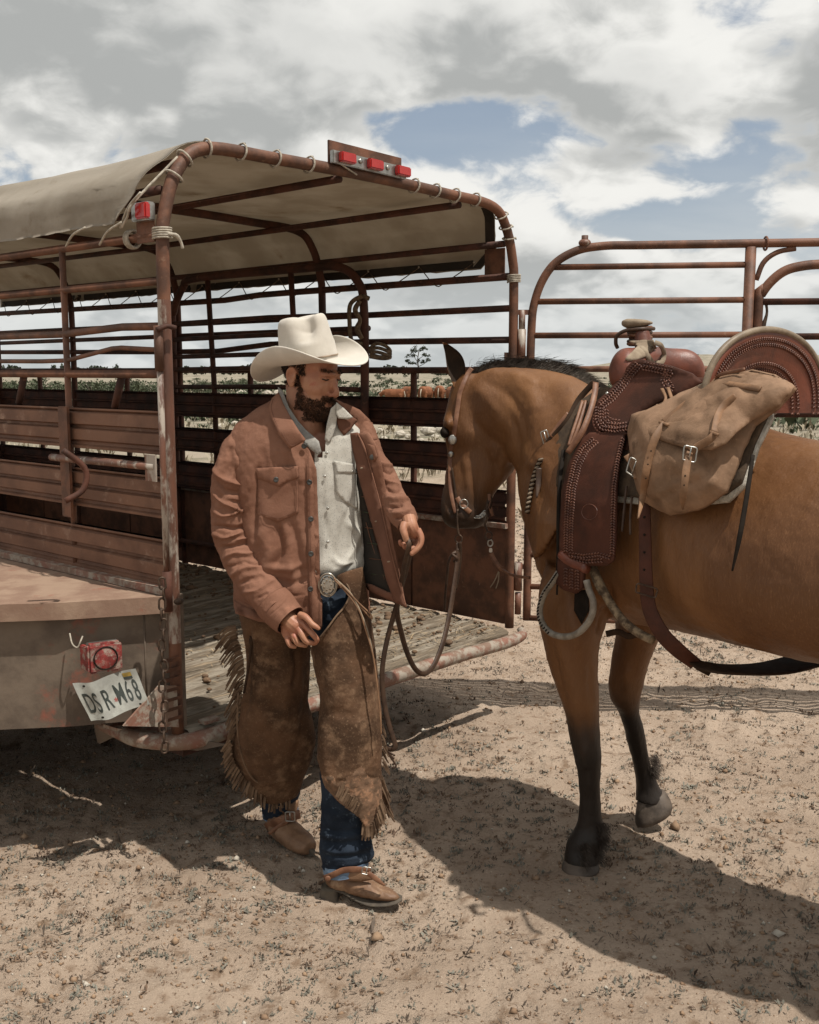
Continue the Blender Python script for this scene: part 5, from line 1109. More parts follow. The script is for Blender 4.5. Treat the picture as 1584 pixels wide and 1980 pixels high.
    shell('stirrup_fender', [(1113, 1142), (1138, 1140), (1140, 1180), (1126, 1206), (1112, 1180)], LS(.02), .004, M['dark'], S, step=7)
    # strings, latigo and billets
    strap('latigo', [(1152, 740), (1150, 762), (1140, 800), (1124, 838), (1098, 876)], .0095, M['strap'], S, LS(.070), .003)
    for a in (0, 7): strap('billet', [(1127+a, 775), (1118+a, 805), (1108+a, 835), (1100+a*.6, 862)], .0055, M['strap'], S, LS(.055), .0025)
    strap('front_strap', [(1150, 738), (1120, 772), (1098, 812), (1072, 842), (1060, 856)], .010, M['strapdark'], S, LS(.03), .003)
    strap('front_strap', [(1100, 800), (1082, 822), (1066, 845)], .009, M['strap'], S, LS(.035), .003)
    c = LS(.04)(np.array([(1056, 850)]))[0]; buckle('buckle', c, np.array([.010, 0, .004]), np.array([-.008, 0, .026]), M['chrome'], S, .0022)
    strap('tie_strap', [(1090, 870), (1082, 940), (1080, 1010), (1080, 1070), (1079, 1114)], .0065, M['dark'], S, LS(.045), .003)
    strap('saddle_string', [(1083, 1100), (1078, 1130), (1077, 1150)], .003, M['dark'], S, LS(.06), .002); strap('saddle_string', [(1212, 940), (1207, 985), (1203, 1028)], .0035, M['rein'], S, LS(.04), .002); strap('saddle_string', [(1222, 960), (1219, 1000), (1219, 1034)], .0035, M['rein'], S, LS(.04), .002)
    for q in ([(1280, 752), (1288, 770), (1278, 790)], [(1292, 750), (1298, 768), (1302, 776)]): strap('saddle_string', q, .005, M['bagstrap'], S, LS(.075), .003)
    # cinches
    v, f = tube_vf(list(LS(.02)(np.array([(1146, 1096), (1160, 1128), (1178, 1162), (1203, 1198), (1232, 1222), (1262, 1238)]))), [.0135]*6, 8, n=40); v = sculpt(v, f, []); make('front_cinch', v, f, M['mohair'], S)
    for q in ([(1140, 1098), (1152, 1128), (1163, 1150)],): strap('cinch_string', q, .006, M['mohair'], S, LS(.03), .003)
    pts = [(1246, 960, 11), (1248, 1060, 12), (1250, 1130, 13), (1257, 1180, 14), (1280, 1225, 15), (1312, 1258, 15), (1345, 1284, 13)]; base = LS(.03)(np.array([p[:2] for p in pts[:4]])); Yb = base[-1][1]
    P = list(base)+[W(1280, 1225, Yb-.02), W(1312, 1258, Yb-.02), W(1345, 1284, Yb+.02)]
    v, f = tube_vf(P, [p[2]*pxm(p[1], q[1]) for p, q in zip(pts, P)], n=60, up=(-.5, -1, .1), flat=(1.0, .004)); fc = make('flank_strap', v, f, M['leather'], S)
    P2 = [P[-1]+np.array([-.01, 0, .006]), HP(.62, .22, .855), HP(.64, .0, .835), HP(.64, -.25, .87), HP(.62, -.36, 1.0)]; v, f = tube_vf(P2, [.02, .05, .06, .055, .03], n=40, up=(0, 0, 1), flat=(1.0, .004)); make('flank_cinch', v, f, M['strapdark'], S)
    strap('cinch_tip', [(1330, 1270, P[-1][1]), (1350, 1288, P[-1][1]), (1372, 1304, P[-1][1])], [.010, .011, .006], M['strapdark'], S, None, .003)
    c = LS(.045)(np.array([(1250, 1142)]))[0]; buckle('cinch_buckle', c, np.array([.027, 0, -.008]), np.array([.003, 0, .012]), M['steel'], S, .0026, False)
    mb = MB(); uv = [(1246, 1000+i*34) for i in range(4)]
    for p in LS(.036)(np.array(uv)): mb.add(*ell_vf(p, (.004, 0, 0), (0, .002, 0), (0, 0, .004), 8, 5))
    mb.build('strap_hole', M['dark'], fc)
    strap('cinch_keeper', [(1172, 1226, 3.2), (1195, 1222, 3.2), (1215, 1230, 3.2), (1232, 1226, 3.2)], .010, M['strapdark'], S, None, .004)
    strap('rear_string', [(1456, 880), (1444, 960), (1430, 1040), (1416, 1104)], [.005, .006, .006, .002], M['dark'], S, LS(.05), .003)
    return S
build_saddle()
# ------------------------------------------------------------------ saddlebag
def build_bag():
    Bg = thing('saddlebag', tuple(HP(.7, .4, 1.1)), 'rough tan leather saddlebag with two buckled straps behind the saddle', 'bag')
    body = [(1224, 807), (1220, 836), (1221, 878), (1228, 920), (1238, 950), (1250, 972), (1272, 987), (1301, 999), (1353, 987), (1389, 967), (1408, 953), (1424, 915), (1441, 866), (1462, 825), (1510, 790), (1540, 752), (1500, 728), (1452, 718), (1400, 728), (1340, 757), (1300, 775), (1262, 795), (1240, 800)]
    v, f = shell_vf(body, LS(.035), .012, step=6, puff=.085, puffw=34, ripple=lambda u, v: .006*mnoise.noise(Vector((u*.03, v*.03, 3))))
    v = sculpt(v, f, [([(1248, 973), (1290, 955), (1330, 935), (1370, 914)], 4, -.010), ([(1255, 965), (1300, 945), (1368, 908)], 6, .006), ([(1370, 914), (1362, 880), (1355, 872)], 5, -.012), ([(1395, 880), (1385, 920), (1350, 960)], 9, .012), ([(1378, 880), (1372, 915)], 5, -.008), ([(1412, 880), (1400, 930)], 6, -.006), ([(1235, 840), (1240, 900), (1250, 950)], 5, -.005), ([(1285, 880), (1310, 900), (1330, 925)], 10, .006)])
    v = fbm_disp(v, f, .004, 16); make('bag_body', v, f, M['bag'], Bg)
    fl = [(1232, 811), (1234, 828), (1256, 845), (1298, 859), (1334, 869), (1376, 871), (1404, 860), (1424, 838), (1455, 812), (1505, 784), (1538, 748), (1500, 724), (1455, 714), (1400, 726), (1331, 770), (1273, 784), (1258, 797)]
    def fm(uv):
        b0 = LS(.035)(uv); d, _ = segdist(np.asarray(uv, float), np.vstack([body, body[:1]])); out = []
        for p, k, (u, v_) in zip(b0, d, uv): l = (np.array(p[:2])-HO) @ HL; out.append(PL(u, v_, l+.031+.085*(1-math.exp(-k/34))))
        return np.array(out)
    v, f = shell_vf(fl, fm, .007, step=6, puff=.003, puffw=5, ripple=lambda u, v: .004*mnoise.noise(Vector((u*.04, v*.04, 9)))); v = sculpt(v, f, [([(1290, 800), (1350, 790), (1420, 780)], 8, -.005), ([(1300, 830), (1360, 840), (1410, 820)], 12, .007), ([(1330, 775), (1380, 770), (1450, 745)], 8, .006)]); make('bag_flap', v, f, M['bag'], Bg)
    F2 = lambda off0: (lambda off=off0+.008: (lambda uv: np.array([p-np.array([0, off, 0]) if False else PL(u, v_, ((np.array(p[:2])-HO) @ HL)+off) for p, (u, v_) in zip(fm(np.atleast_2d(uv)), np.atleast_2d(uv))])))()
    strap('bag_strap', [(1332, 778), (1308, 796), (1284, 817)], .0105, M['bagstrap'], Bg, F2(.012), .0025)
    s1 = strap('bag_strap', [(1286, 818), (1268, 845), (1256, 880), (1248, 920), (1243, 960), (1234, 1002)], [.010, .0115, .0115, .011, .009, .002], M['bagstrap'], Bg, F2(.016), .0028)
    strap('bag_strap', [(1424, 767), (1400, 785), (1388, 806), (1382, 836)], .0105, M['bagstrap'], Bg, F2(.012), .0025)
    strap('bag_strap', [(1383, 838), (1372, 850), (1352, 862), (1336, 874)], .0100, M['bagstrap'], Bg, F2(.018), .0028)
    s2 = strap('bag_strap', [(1334, 874), (1328, 900), (1324, 930), (1321, 958), (1320, 984)], [.0085, .010, .010, .010, .002], M['bagstrap'], Bg, F2(.020), .0028)
    for (u, v_, w) in ((1284, 819, .016), (1381, 838, .015)): strap('strap_loop', [(u-8, v_-3), (u+8, v_+3)], .004, M['bagstrap'], Bg, F2(.022), .003)
    c = F2(.026)(np.array([(1334, 878)]))[0]; buckle('buckle', c, np.array([.0155, 0, -.003]), np.array([.002, 0, .0175]), M['chrome'], Bg, .0024)
    c = F2(.010)(np.array([(1226, 903)]))[0]; buckle('buckle', c+np.array([-.005, -.02, 0]), np.array([.014, -.004, -.008]), np.array([.006, 0, .020]), M['chrome'], Bg, .0024)
    strap('buckle_strap', [(1212, 880), (1222, 895), (1230, 915), (1232, 925)], .010, M['bagstrap'], Bg, F2(.004), .003)
    mb = MB()
    for u, v_ in ((1259, 872), (1253, 898), (1249, 925), (1325, 920), (1323, 938)): mb.add(*ell_vf(F2(.022)(np.array([(u, v_)]))[0], (.0025, 0, 0), (0, .0012, 0), (0, 0, .0025), 7, 4))
    mb.build('strap_hole', M['dark'], Bg)
    shell('yoke_patch', [(1332, 756), (1350, 745), (1378, 730), (1432, 716), (1420, 730), (1400, 748), (1372, 764), (1350, 767)], F2(.004), .005, M['wrap'], Bg, step=6)
    strap('yoke_tie', [(1470, 752), (1440, 747), (1405, 741), (1385, 735)], .008, M['bagstrap'], Bg, F2(.018), .003); strap('yoke_tie', [(1385, 736), (1390, 726), (1410, 720), (1440, 714)], .005, M['strap'], Bg, F2(.020), .003)
build_bag()
# ------------------------------------------------------------------ breast collar
def build_collar():
    bc = thing('breast_collar', tuple(W(1030, 930, 3.5)), 'braided breast collar strap across the brown horse chest', 'breast collar')
    pts = [(1046, 895), (1034, 915), (1024, 938), (1014, 965), (1006, 990)]
    pts = [(1046, 888), (1036, 912), (1029, 938), (1024, 965), (1020, 992)]; P = HD(.012)(np.array(pts))
    v, f = tube_vf(P, .009, 8, n=30); make('strap', v, f, M['strapdark'], bc)
    mb = MB(); Q = cr(P, 26); T = nrm(np.gradient(Q, axis=0))
    for i, p in enumerate(Q):
        if i % 2 == 0: mb.add(*ell_vf(p+np.array([-.002, -.010, 0]), np.array([.010, 0, .004]), (0, .003, 0), np.array([-.002, 0, .004]), 8, 5))
    mb.build('braiding', M['rim'], bc)
    strap('hanging_strap', [(1042, 905), (1042, 930), (1038, 962)], [.009, .010, .003], M['rein'], bc, HD(.014), .003)
build_collar()
# ------------------------------------------------------------------ bridle and reins
def build_bridle():
    b = thing('bridle', tuple(W(885, 900, 3.75)), 'brown leather bridle with curb bit on the lowered horse head', 'bridle')
    D = HD(.006)
    strap('crown_strap', [(912, 712, 3.84), (904, 724), (896, 742), (889, 762), (885, 790), (881, 818), (877, 845)], .0085, M['strap'], b, D, .002, up=(-.2, -1, 0))
    strap('cheek_strap', [(874, 850), (872, 872), (871, 900), (871, 935), (875, 965), (882, 992)], .008, M['strap'], b, D, .002)
    strap('inner_strap', [(874, 905), (880, 945), (886, 990)], .004, M['strapdark'], b, D, .002)
    for u, v_, r in ((875, 850, .016), (872, 878, .010)): p = D(np.array([(u, v_)]))[0]+np.array([0, -.006, 0]); v, f = ell_vf(p, (r, 0, 0), (0, .004, 0), (0, 0, r*1.15), 14, 8); make('concho', v, f, M['chrome'], b)
    strap('tassel', [(866, 905), (864, 920), (862, 935)], [.004, .006, .003], M['strap'], b, D, .002)
    p = D(np.array([(897, 974)]))[0]; v, f = tube_vf([p+np.array([.015*math.cos(a), -.006, .016*math.sin(a)]) for a in np.linspace(0, 6.283, 24)], .0024, 7, cap=False); make('ring', v, f, M['chrome'], b)
    strap('curb_strap', [(884, 962), (892, 975), (903, 985), (910, 991)], .009, M['strap'], b, D, .003)
    mb = MB(); C0 = cr([W(910, 991, 3.755), W(920, 999, 3.75), W(930, 998, 3.755), W(938, 990, 3.765)], 10)
    for i, q in enumerate(C0): v, f = tube_vf([q+np.array([.008*math.cos(a), -.002+.003*(i % 2)*math.sin(a), .005*math.sin(a)]) for a in np.linspace(0, 6.283, 12)], .0022, 6, cap=False); mb.add(v, f)
    mb.build('curb_chain', M['chrome'], b)
    tube('bit_shank', [W(885, 985, 3.74), W(884, 1003, 3.735), W(885, 1022, 3.735), W(887, 1034, 3.735)], .0045, M['steel'], b, n=16)
    tube('bit_shank', [W(945, 968, 3.76), W(941, 984, 3.755), W(943, 1000, 3.75), W(938, 1014, 3.75), W(943, 1028, 3.75)], .0042, M['steel'], b, n=24)
    for u, v_ in ((887, 1042), (945, 1036)): c = W(u, v_, 3.74); v, f = tube_vf([c+np.array([.0125*math.cos(a), 0, .0145*math.sin(a)]) for a in np.linspace(0, 6.283, 24)], .003, 7, cap=False); make('rein_ring', v, f, M['steel'], b)
    strap('hobble_strap', [(946, 955, 3.77), (948, 980, 3.76), (953, 998, 3.76)], .006, M['strap'], b, None, .003); strap('hobble_strap', [(950, 960, 3.77), (950, 975, 3.76), (944, 992, 3.76)], .004, M['strapdark'], b, None, .003)
    ln = thing('lead_line', tuple(W(960, 1080, 3.72)), 'thin leather get-down line with a bright snap running to the saddle', 'lead line')
    v, f = tube_vf([W(948, 1050, 3.74)+np.array([.009*math.cos(a), 0, .012*math.sin(a)]) for a in np.linspace(0, 6.283, 20)], .0028, 7, cap=False); sn = make('snap', v, f, M['chrome'], ln)
    bevel_box('snap_body', W(949, 1064, 3.74), (.006, 0, 0), (0, .004, 0), (0, 0, .008), M['chrome'], sn, .002)
    strap('line_strap', [(950, 1070, 3.74), (957, 1084, 3.73), (966, 1096, 3.72), (974, 1102, 3.72)], .008, M['strap'], ln, None, .003)
    tube('line', [W(970, 1100, 3.72), W(985, 1110, 3.70), W(1005, 1115, 3.64), (W(1024, 1117, 3.60))], .0055, M['strap'], ln, n=20)
    strap('line_end', [(964, 1105, 3.72), (957, 1122, 3.72), (948, 1136, 3.72)], .002, M['wrap'], ln, None, .001); strap('line_end', [(965, 1106, 3.72), (964, 1122, 3.72), (959, 1138, 3.72)], .002, M['wrap'], ln, None, .001)
    r = thing('reins', tuple(W(820, 1200, 3.5)), 'looped brown leather reins hanging from the man hand to the bit', 'reins')
    strap('rein', [(786, 1040, 3.10), (791, 1052, 3.092), (789, 1066, 3.10), (785, 1082, 3.13), (780, 1105, 3.17), (776, 1135, 3.22), (770, 1160, 3.26), (762, 1188, 3.30), (751, 1228, 3.31), (742, 1272, 3.31), (739, 1310, 3.31), (743, 1360, 3.31), (752, 1400, 3.31), (762, 1432, 3.31), (764, 1444, 3.31), (757, 1449, 3.31), (745, 1440, 3.32), (736, 1418, 3.34), (732, 1400, 3.36)], .0082, M['rein'], r, None, .0028, n=110, up=(.35, -1, 0))
    strap('rein', [(791, 1045, 3.13), (794, 1062, 3.13), (788, 1090, 3.17), (780, 1120, 3.22), (770, 1155, 3.28), (768, 1185, 3.33), (774, 1215, 3.37), (786, 1258, 3.42), (802, 1292, 3.46), (820, 1303, 3.50), (838, 1288, 3.55), (856, 1245, 3.60), (868, 1195, 3.65), (877, 1140, 3.69), (884, 1090, 3.72), (887, 1050, 3.735)], .0088, M['rein'], r, None, .0028, n=120, up=(.35, -1, 0))
    strap('rein_fold', [(889, 1048, 3.73), (890, 1075, 3.73), (886, 1110, 3.72), (880, 1140, 3.71)], .007, M['strapdark'], r, None, .003)
    tube('rein_loop', [W(887, 1062, 3.73), W(874, 1072, 3.73), W(867, 1090, 3.73), W(864, 1120, 3.74), W(861, 1150, 3.75), W(860, 1182, 3.76)], .0045, M['rein'], r, n=40)
    for k in range(5): tube('romal_tip', [W(737, 1422, 3.36), W(742+k*2, 1440+k*4, 3.36), W(750+k*4, 1452+k*7, 3.36), W(760-k*1.5+4, 1461+k*6, 3.36)], .0032, M['rein'], r, n=16, sides=6)
    tube('rein_knot', [W(882, 1068, 3.725), W(875, 1072, 3.72), W(884, 1080, 3.72), W(878, 1086, 3.73)], .006, M['rein'], r, n=14)
build_bridle()
# ------------------------------------------------------------------ the man
MAN = thing('person', (-.28, 3.35, 0), 'man in cream cowboy hat, brown jacket and leather chaps walking beside the trailer holding reins', 'person')
psi = math.radians(54); pit = math.radians(12)
hF = np.array([math.sin(psi)*math.cos(pit), -math.cos(psi)*math.cos(pit), -math.sin(pit)]); hR = np.array([-math.cos(psi), -math.sin(psi), 0]); hU = np.cross(hR, hF); hU = hU/np.linalg.norm(hU)
if hU[2] < 0: hU = -hU
HC = W(602, 729, 3.36)
def HL3(f, r, u): return HC+hF*f+hR*r+hU*u
def build_body():
    mb = MB()
    E_ = lambda c, f, r, u, n1=20, n2=14: mb.add(*ell_vf(HL3(*c), hF*f, hR*r, hU*u, n1, n2))
    E_((-.012, 0, .045), .096, .077, .085); E_((.030, 0, -.010), .066, .066, .080); E_((.040, 0, -.052), .052, .056, .050); E_((.062, 0, -.098), .030, .030, .026)
    E_((.050, .030, -.025), .035, .030, .030); E_((.050, -.030, -.025), .035, .030, .030)                      # cheeks
    mb.add(*tube_vf([HL3(.070, -.044, .024), HL3(.086, -.020, .028), HL3(.090, 0, .025), HL3(.086, .020, .028), HL3(.070, .044, .024)], [.011, .013, .011, .013, .011], 12, n=16))
    mb.add(*tube_vf([HL3(.088, 0, .022), HL3(.099, 0, .002), HL3(.113, 0, -.028), HL3(.105, 0, -.040)], [.0085, .0085, .0105, .008], 12, n=14))
    for s in (1, -1): mb.add(*ell_vf(HL3(.098, s*.012, -.036), hF*.011, hR*.008, hU*.008)); mb.add(*ell_vf(HL3(.077, s*.031, .012), hF*.012, hR*.014, hU*.011))
    mb.add(*tube_vf([HL3(.078, -.022, -.067), HL3(.093, 0, -.063), HL3(.078, .022, -.067)], .0075, 10, n=10)); mb.add(*tube_vf([HL3(.076, -.020, -.077), HL3(.090, 0, -.076), HL3(.076, .020, -.077)], .0080, 10, n=10))
    mb.add(*tube_vf([HL3(.02, .058, -.045), HL3(.045, .045, -.078), HL3(.070, 0, -.094), HL3(.045, -.045, -.078), HL3(.02, -.058, -.045)], [.016, .018, .018, .018, .016], 12, n=20))
    for s in (1, -1):                # ears
        mb.add(*ell_vf(HL3(-.012, s*.080, .000), hF*.019-hU*.003, hR*.007, hU*.034)); mb.add(*tube_vf([HL3(.004, s*.078, .014), HL3(-.008, s*.086, .027), HL3(-.024, s*.088, .016), HL3(-.024, s*.087, -.006), HL3(-.012, s*.082, -.027), HL3(.0, s*.077, -.030)], .0045, 8, n=20))
    mb.add(*tube_vf([HL3(-.03, 0, -.02), W(590, 800, 3.37), W(592, 870, 3.40)], [.058, .060, .080], 22, n=14))
    # trunk, arms and legs inside the clothes
    mb.add(*ring_loft_vf(rows([(835, 520, 680, 3.40, .07), (870, 480, 710, 3.40, .095), (960, 490, 705, 3.40, .11), (1080, 505, 690, 3.40, .10), (1150, 510, 690, 3.42, .08), (1190, 530, 670, 3.43, .06), (1215, 540, 660, 3.43, .05)]), 36, 40, e=.9))
    for pts in ([(470, 860, 3.38, 30), (450, 950, 3.38, 28), (456, 1050, 3.36, 25), (505, 1130, 3.30, 22), (550, 1190, 3.21, 15)], [(700, 850, 3.38, 26), (732, 920, 3.34, 22), (765, 975, 3.25, 18), (790, 1010, 3.16, 14)]):
        mb.add(*tube_vf([W(a, b, c) for a, b, c, r in pts], [r*pxm(b, c) for a, b, c, r in pts], 16, n=30))
    for pts in ([(545, 1200, 3.46, 30), (537, 1300, 3.48, 36), (535, 1400, 3.48, 30), (540, 1530, 3.62, 24), (548, 1600, 3.62, 20)], [(650, 1200, 3.40, 30), (664, 1300, 3.32, 36), (667, 1400, 3.26, 32), (668, 1560, 3.22, 28), (668, 1680, 3.20, 22)]):
        mb.add(*tube_vf([W(a, b, c) for a, b, c, r in pts], [r*pxm(b, c) for a, b, c, r in pts], 16, n=30))
    v, f = blob(mb, .0036, 1)
    pe = lambda *q: tuple(proj(HL3(*q)))
    v = sculpt(v, f, [([pe(.085, .016, .016), pe(.085, .034, .013), pe(.08, .046, .010)], 3.2, -.0045), ([pe(.085, .018, .002), pe(.085, .036, .000)], 2.2, -.0022), ([pe(-.004, .084, .012), pe(-.016, .087, .002), pe(-.010, .084, -.014)], 3.0, -.005), ([pe(.10, .014, -.030), pe(.085, .026, -.052)], 2.4, -.002), ([pe(.09, .030, .024), pe(.088, .044, .022)], 2.5, .003), ([pe(.08, .03, -.02), pe(.075, .045, -.015)], 5, .002)], front=True)
    # hands as finer surfaces, grown into the wrists
    def fing(h, pts): h.add(*tube_vf([W(p[0], p[1], p[2]) for p in pts], [p[3]*pxm(p[1], p[2]) for p in pts], 12, n=18)); q = pts[-1]; r = q[3]*pxm(q[1], q[2]); h.add(*ell_vf(W(*q[:3]), (r, 0, 0), (0, r, 0), (0, 0, r)))
    h1 = MB(); Y = 3.17
    fing(h1, [(546, 1186, Y+.03, 17), (562, 1202, Y, 17), (573, 1213, Y, 18), (576, 1222, Y+.01, 15)]); fing(h1, [(554, 1206, Y+.005, 13), (558, 1226, Y+.005, 12), (572, 1232, Y+.005, 11)]); fing(h1, [(573, 1193, Y, 12), (584, 1208, Y-.005, 11), (590, 1222, Y, 10)])
    fing(h1, [(584, 1203, Y-.012, 6.8), (594, 1214, Y-.026, 6.3), (607, 1229, Y-.032, 5.8), (613, 1237, Y-.026, 5.2), (610, 1243, Y-.012, 4.6)])
    fing(h1, [(575, 1211, Y-.012, 7.2), (583, 1225, Y-.030, 6.5), (591, 1239, Y-.034, 5.9), (602, 1243, Y-.026, 5.3), (607, 1244, Y-.012, 4.8)])
    fing(h1, [(565, 1221, Y-.008, 6.8), (570, 1233, Y-.024, 6.2), (576, 1244, Y-.026, 5.6), (586, 1247, Y-.018, 5.0), (591, 1248, Y-.008, 4.6)])
    fing(h1, [(555, 1229, Y-.002, 6.0), (557, 1239, Y-.014, 5.5), (562, 1248, Y-.016, 5.0), (570, 1250, Y-.008, 4.5)])
    fing(h1, [(580, 1189, Y-.012, 7.2), (591, 1193, Y-.030, 6.6), (603, 1206, Y-.042, 5.9), (612, 1212, Y-.046, 5.0), (616, 1215, Y-.047, 4.0)])
    v1, f1 = blob(h1, .0014, 1)
    v1 = sculpt(v1, f1, [([(577, 1232), (593, 1247)], 1.6, -.0025), ([(585, 1217), (600, 1234), (606, 1240)], 1.5, -.003), ([(566, 1232), (574, 1246), (580, 1250)], 1.6, -.003), ([(556, 1236), (562, 1248)], 1.4, -.002), ([(590, 1203), (602, 1216)], 2.0, -.003), ([(566, 1206), (576, 1212)], 4, .0015), ([(575, 1202), (582, 1208)], 3, .002), ([(603, 1226), (608, 1231)], 2.5, .0012)])
    h2 = MB(); Y = 3.12
    fing(h2, [(791, 1000, Y+.02, 13), (795, 1018, Y, 14), (802, 1030, Y+.01, 12)]); fing(h2, [(785, 1012, Y-.005, 10), (790, 1026, Y, 10)])
    fing(h2, [(783, 1012, Y-.010, 8.2), (780, 1022, Y-.022, 7.6), (783, 1034, Y-.030, 6.8), (785, 1042, Y-.030, 6.0)])
    fing(h2, [(807, 1024, Y+.002, 7.6), (814, 1038, Y-.006, 6.8), (813, 1052, Y-.012, 6.2), (805, 1063, Y-.018, 5.6), (797, 1070, Y-.020, 5.0)])
    fing(h2, [(804, 1026, Y+.018, 7.4), (812, 1042, Y+.014, 6.4), (807, 1056, Y+.004, 5.8), (797, 1061, Y-.002, 5.2), (792, 1062, Y-.004, 4.8)])
    fing(h2, [(800, 1028, Y+.030, 7.0), (803, 1046, Y+.026, 6.0), (793, 1058, Y+.012, 5.5), (784, 1058, Y+.0, 5.2), (781, 1052, Y-.006, 4.8)])
    fing(h2, [(794, 1028, Y+.036, 6.4), (793, 1044, Y+.032, 5.4), (784, 1052, Y+.020, 5.0), (776, 1052, Y+.010, 4.7), (774, 1047, Y+.004, 4.2)])
    v2, f2 = blob(h2, .0014, 1)
    v2 = sculpt(v2, f2, [([(791, 1022), (792, 1036), (797, 1046)], 3, -.004), ([(806, 1032), (810, 1048), (802, 1060)], 1.5, -.002)])
    V = np.vstack([v, v1, v2]); Fc = [tuple(x) for x in f]+[tuple(np.array(x)+len(v)) for x in f1]+[tuple(np.array(x)+len(v)+len(v1)) for x in f2]
    make('body', V, Fc, M['skin'], MAN); make('fingernail', *ell_vf(W(785, 1044, 3.083), (.0055, 0, 0), (0, .0015, 0), (.0005, 0, .0065), 10, 6), M['skin'], MAN)
    return bvh_of(v, f), v, vnormals(v, f)
BB, bodyV, bodyN = build_body()
def hairs(name, test, n, Lr, m, down=.6, w=.0009):
    loc = bodyV-HC; f = loc @ hF; r = loc @ hR; u = loc @ hU; k = np.where(test(f, r, u))[0]
    if not len(k): return
    k = rng.choice(k, n); P = bodyV[k]+rng.normal(0, .0018, (n, 3)); Nn = bodyN[k]; L = rng.uniform(*Lr, n)[:, None]
    D = nrm(Nn+rng.normal(0, .35, (n, 3))-hU*down+hF*.05)*L; T = nrm(np.cross(D, rng.normal(0, 1, (n, 3))))*w; V = np.stack([P-T-Nn*.001, P+T-Nn*.001, P+D*.6+T*.8+Nn*.001, P+D], 1).reshape(-1, 3); q = np.arange(n)*4
    make(name, V, np.concatenate([np.stack([q, q+1, q+2], -1), np.stack([q, q+2, q+3], -1)]), M[m], MAN, False)
ar = np.abs
def beard_zone(f, r, u):
    a = ar(r)
    jaw = (u < -.056) & (f > .0) & (u > -.13) & (f > .02-.0*(u)) & ~((u < -.10) & (f < .035))
    cheek = (a > .030) & (f > .004) & (f < .050) & (u < .000-1.25*np.maximum(f, 0)) & (u > -.10)
    must = (f > .076) & (a < .032) & (u > -.062) & (u < -.043)
    mouth = (a < .019) & (f > .080) & (u > -.077) & (u < -.063)
    return (jaw | cheek | must) & ~mouth
hairs('beard', beard_zone, 17000, (.003, .0075), 'beard', .8)
hairs('hair', lambda f, r, u: (u < .062) & (u > -.030) & (f < .006-.25*np.maximum(-u, 0)+.022*(u > .012)) & ~((ar(r) > .068) & (f > -.036) & (f < .008) & (u < .034)) & (u < .10) & ~((f > .012) & (ar(r) < .055)), 9000, (.006, .013), 'hair', .8)
hairs('eyebrow', lambda f, r, u: (f > .062) & (ar(r) > .010) & (ar(r) < .044) & (u > .031) & (u < .039), 420, (.004, .008), 'hair', .0, .0006)
def build_eyes():
    for s in (1, -1):
        v, f = ell_vf(HL3(.0805, s*.031, .014), hF*.0105, hR*.0125, hU*.0085); e = make('eye', v, f, M['skin'], MAN)
        tube('eyelash', [HL3(.0845, s*(.031+.0145), .0120), HL3(.0905, s*.035, .0098), HL3(.0915, s*.028, .0094), HL3(.0885, s*.017, .0115)], .0019, M['hair'], e, n=10, sides=6)
        tube('nostril', [HL3(.107, s*.006, -.0465), HL3(.100, s*.010, -.0455)], .0028, M['dark'], e, sides=6)
    tube('lip_line', [HL3(.083, -.020, -.072), HL3(.0985, 0, -.0695), HL3(.083, .020, -.072)], .0012, M['beard'], MAN, n=10, sides=6)
    v, f = ell_vf(HL3(-.012, .084, -.003), hF*.008, hR*.003, hU*.014); make('ear_hollow', v, f, M['beard'], MAN) if False else None
build_eyes()
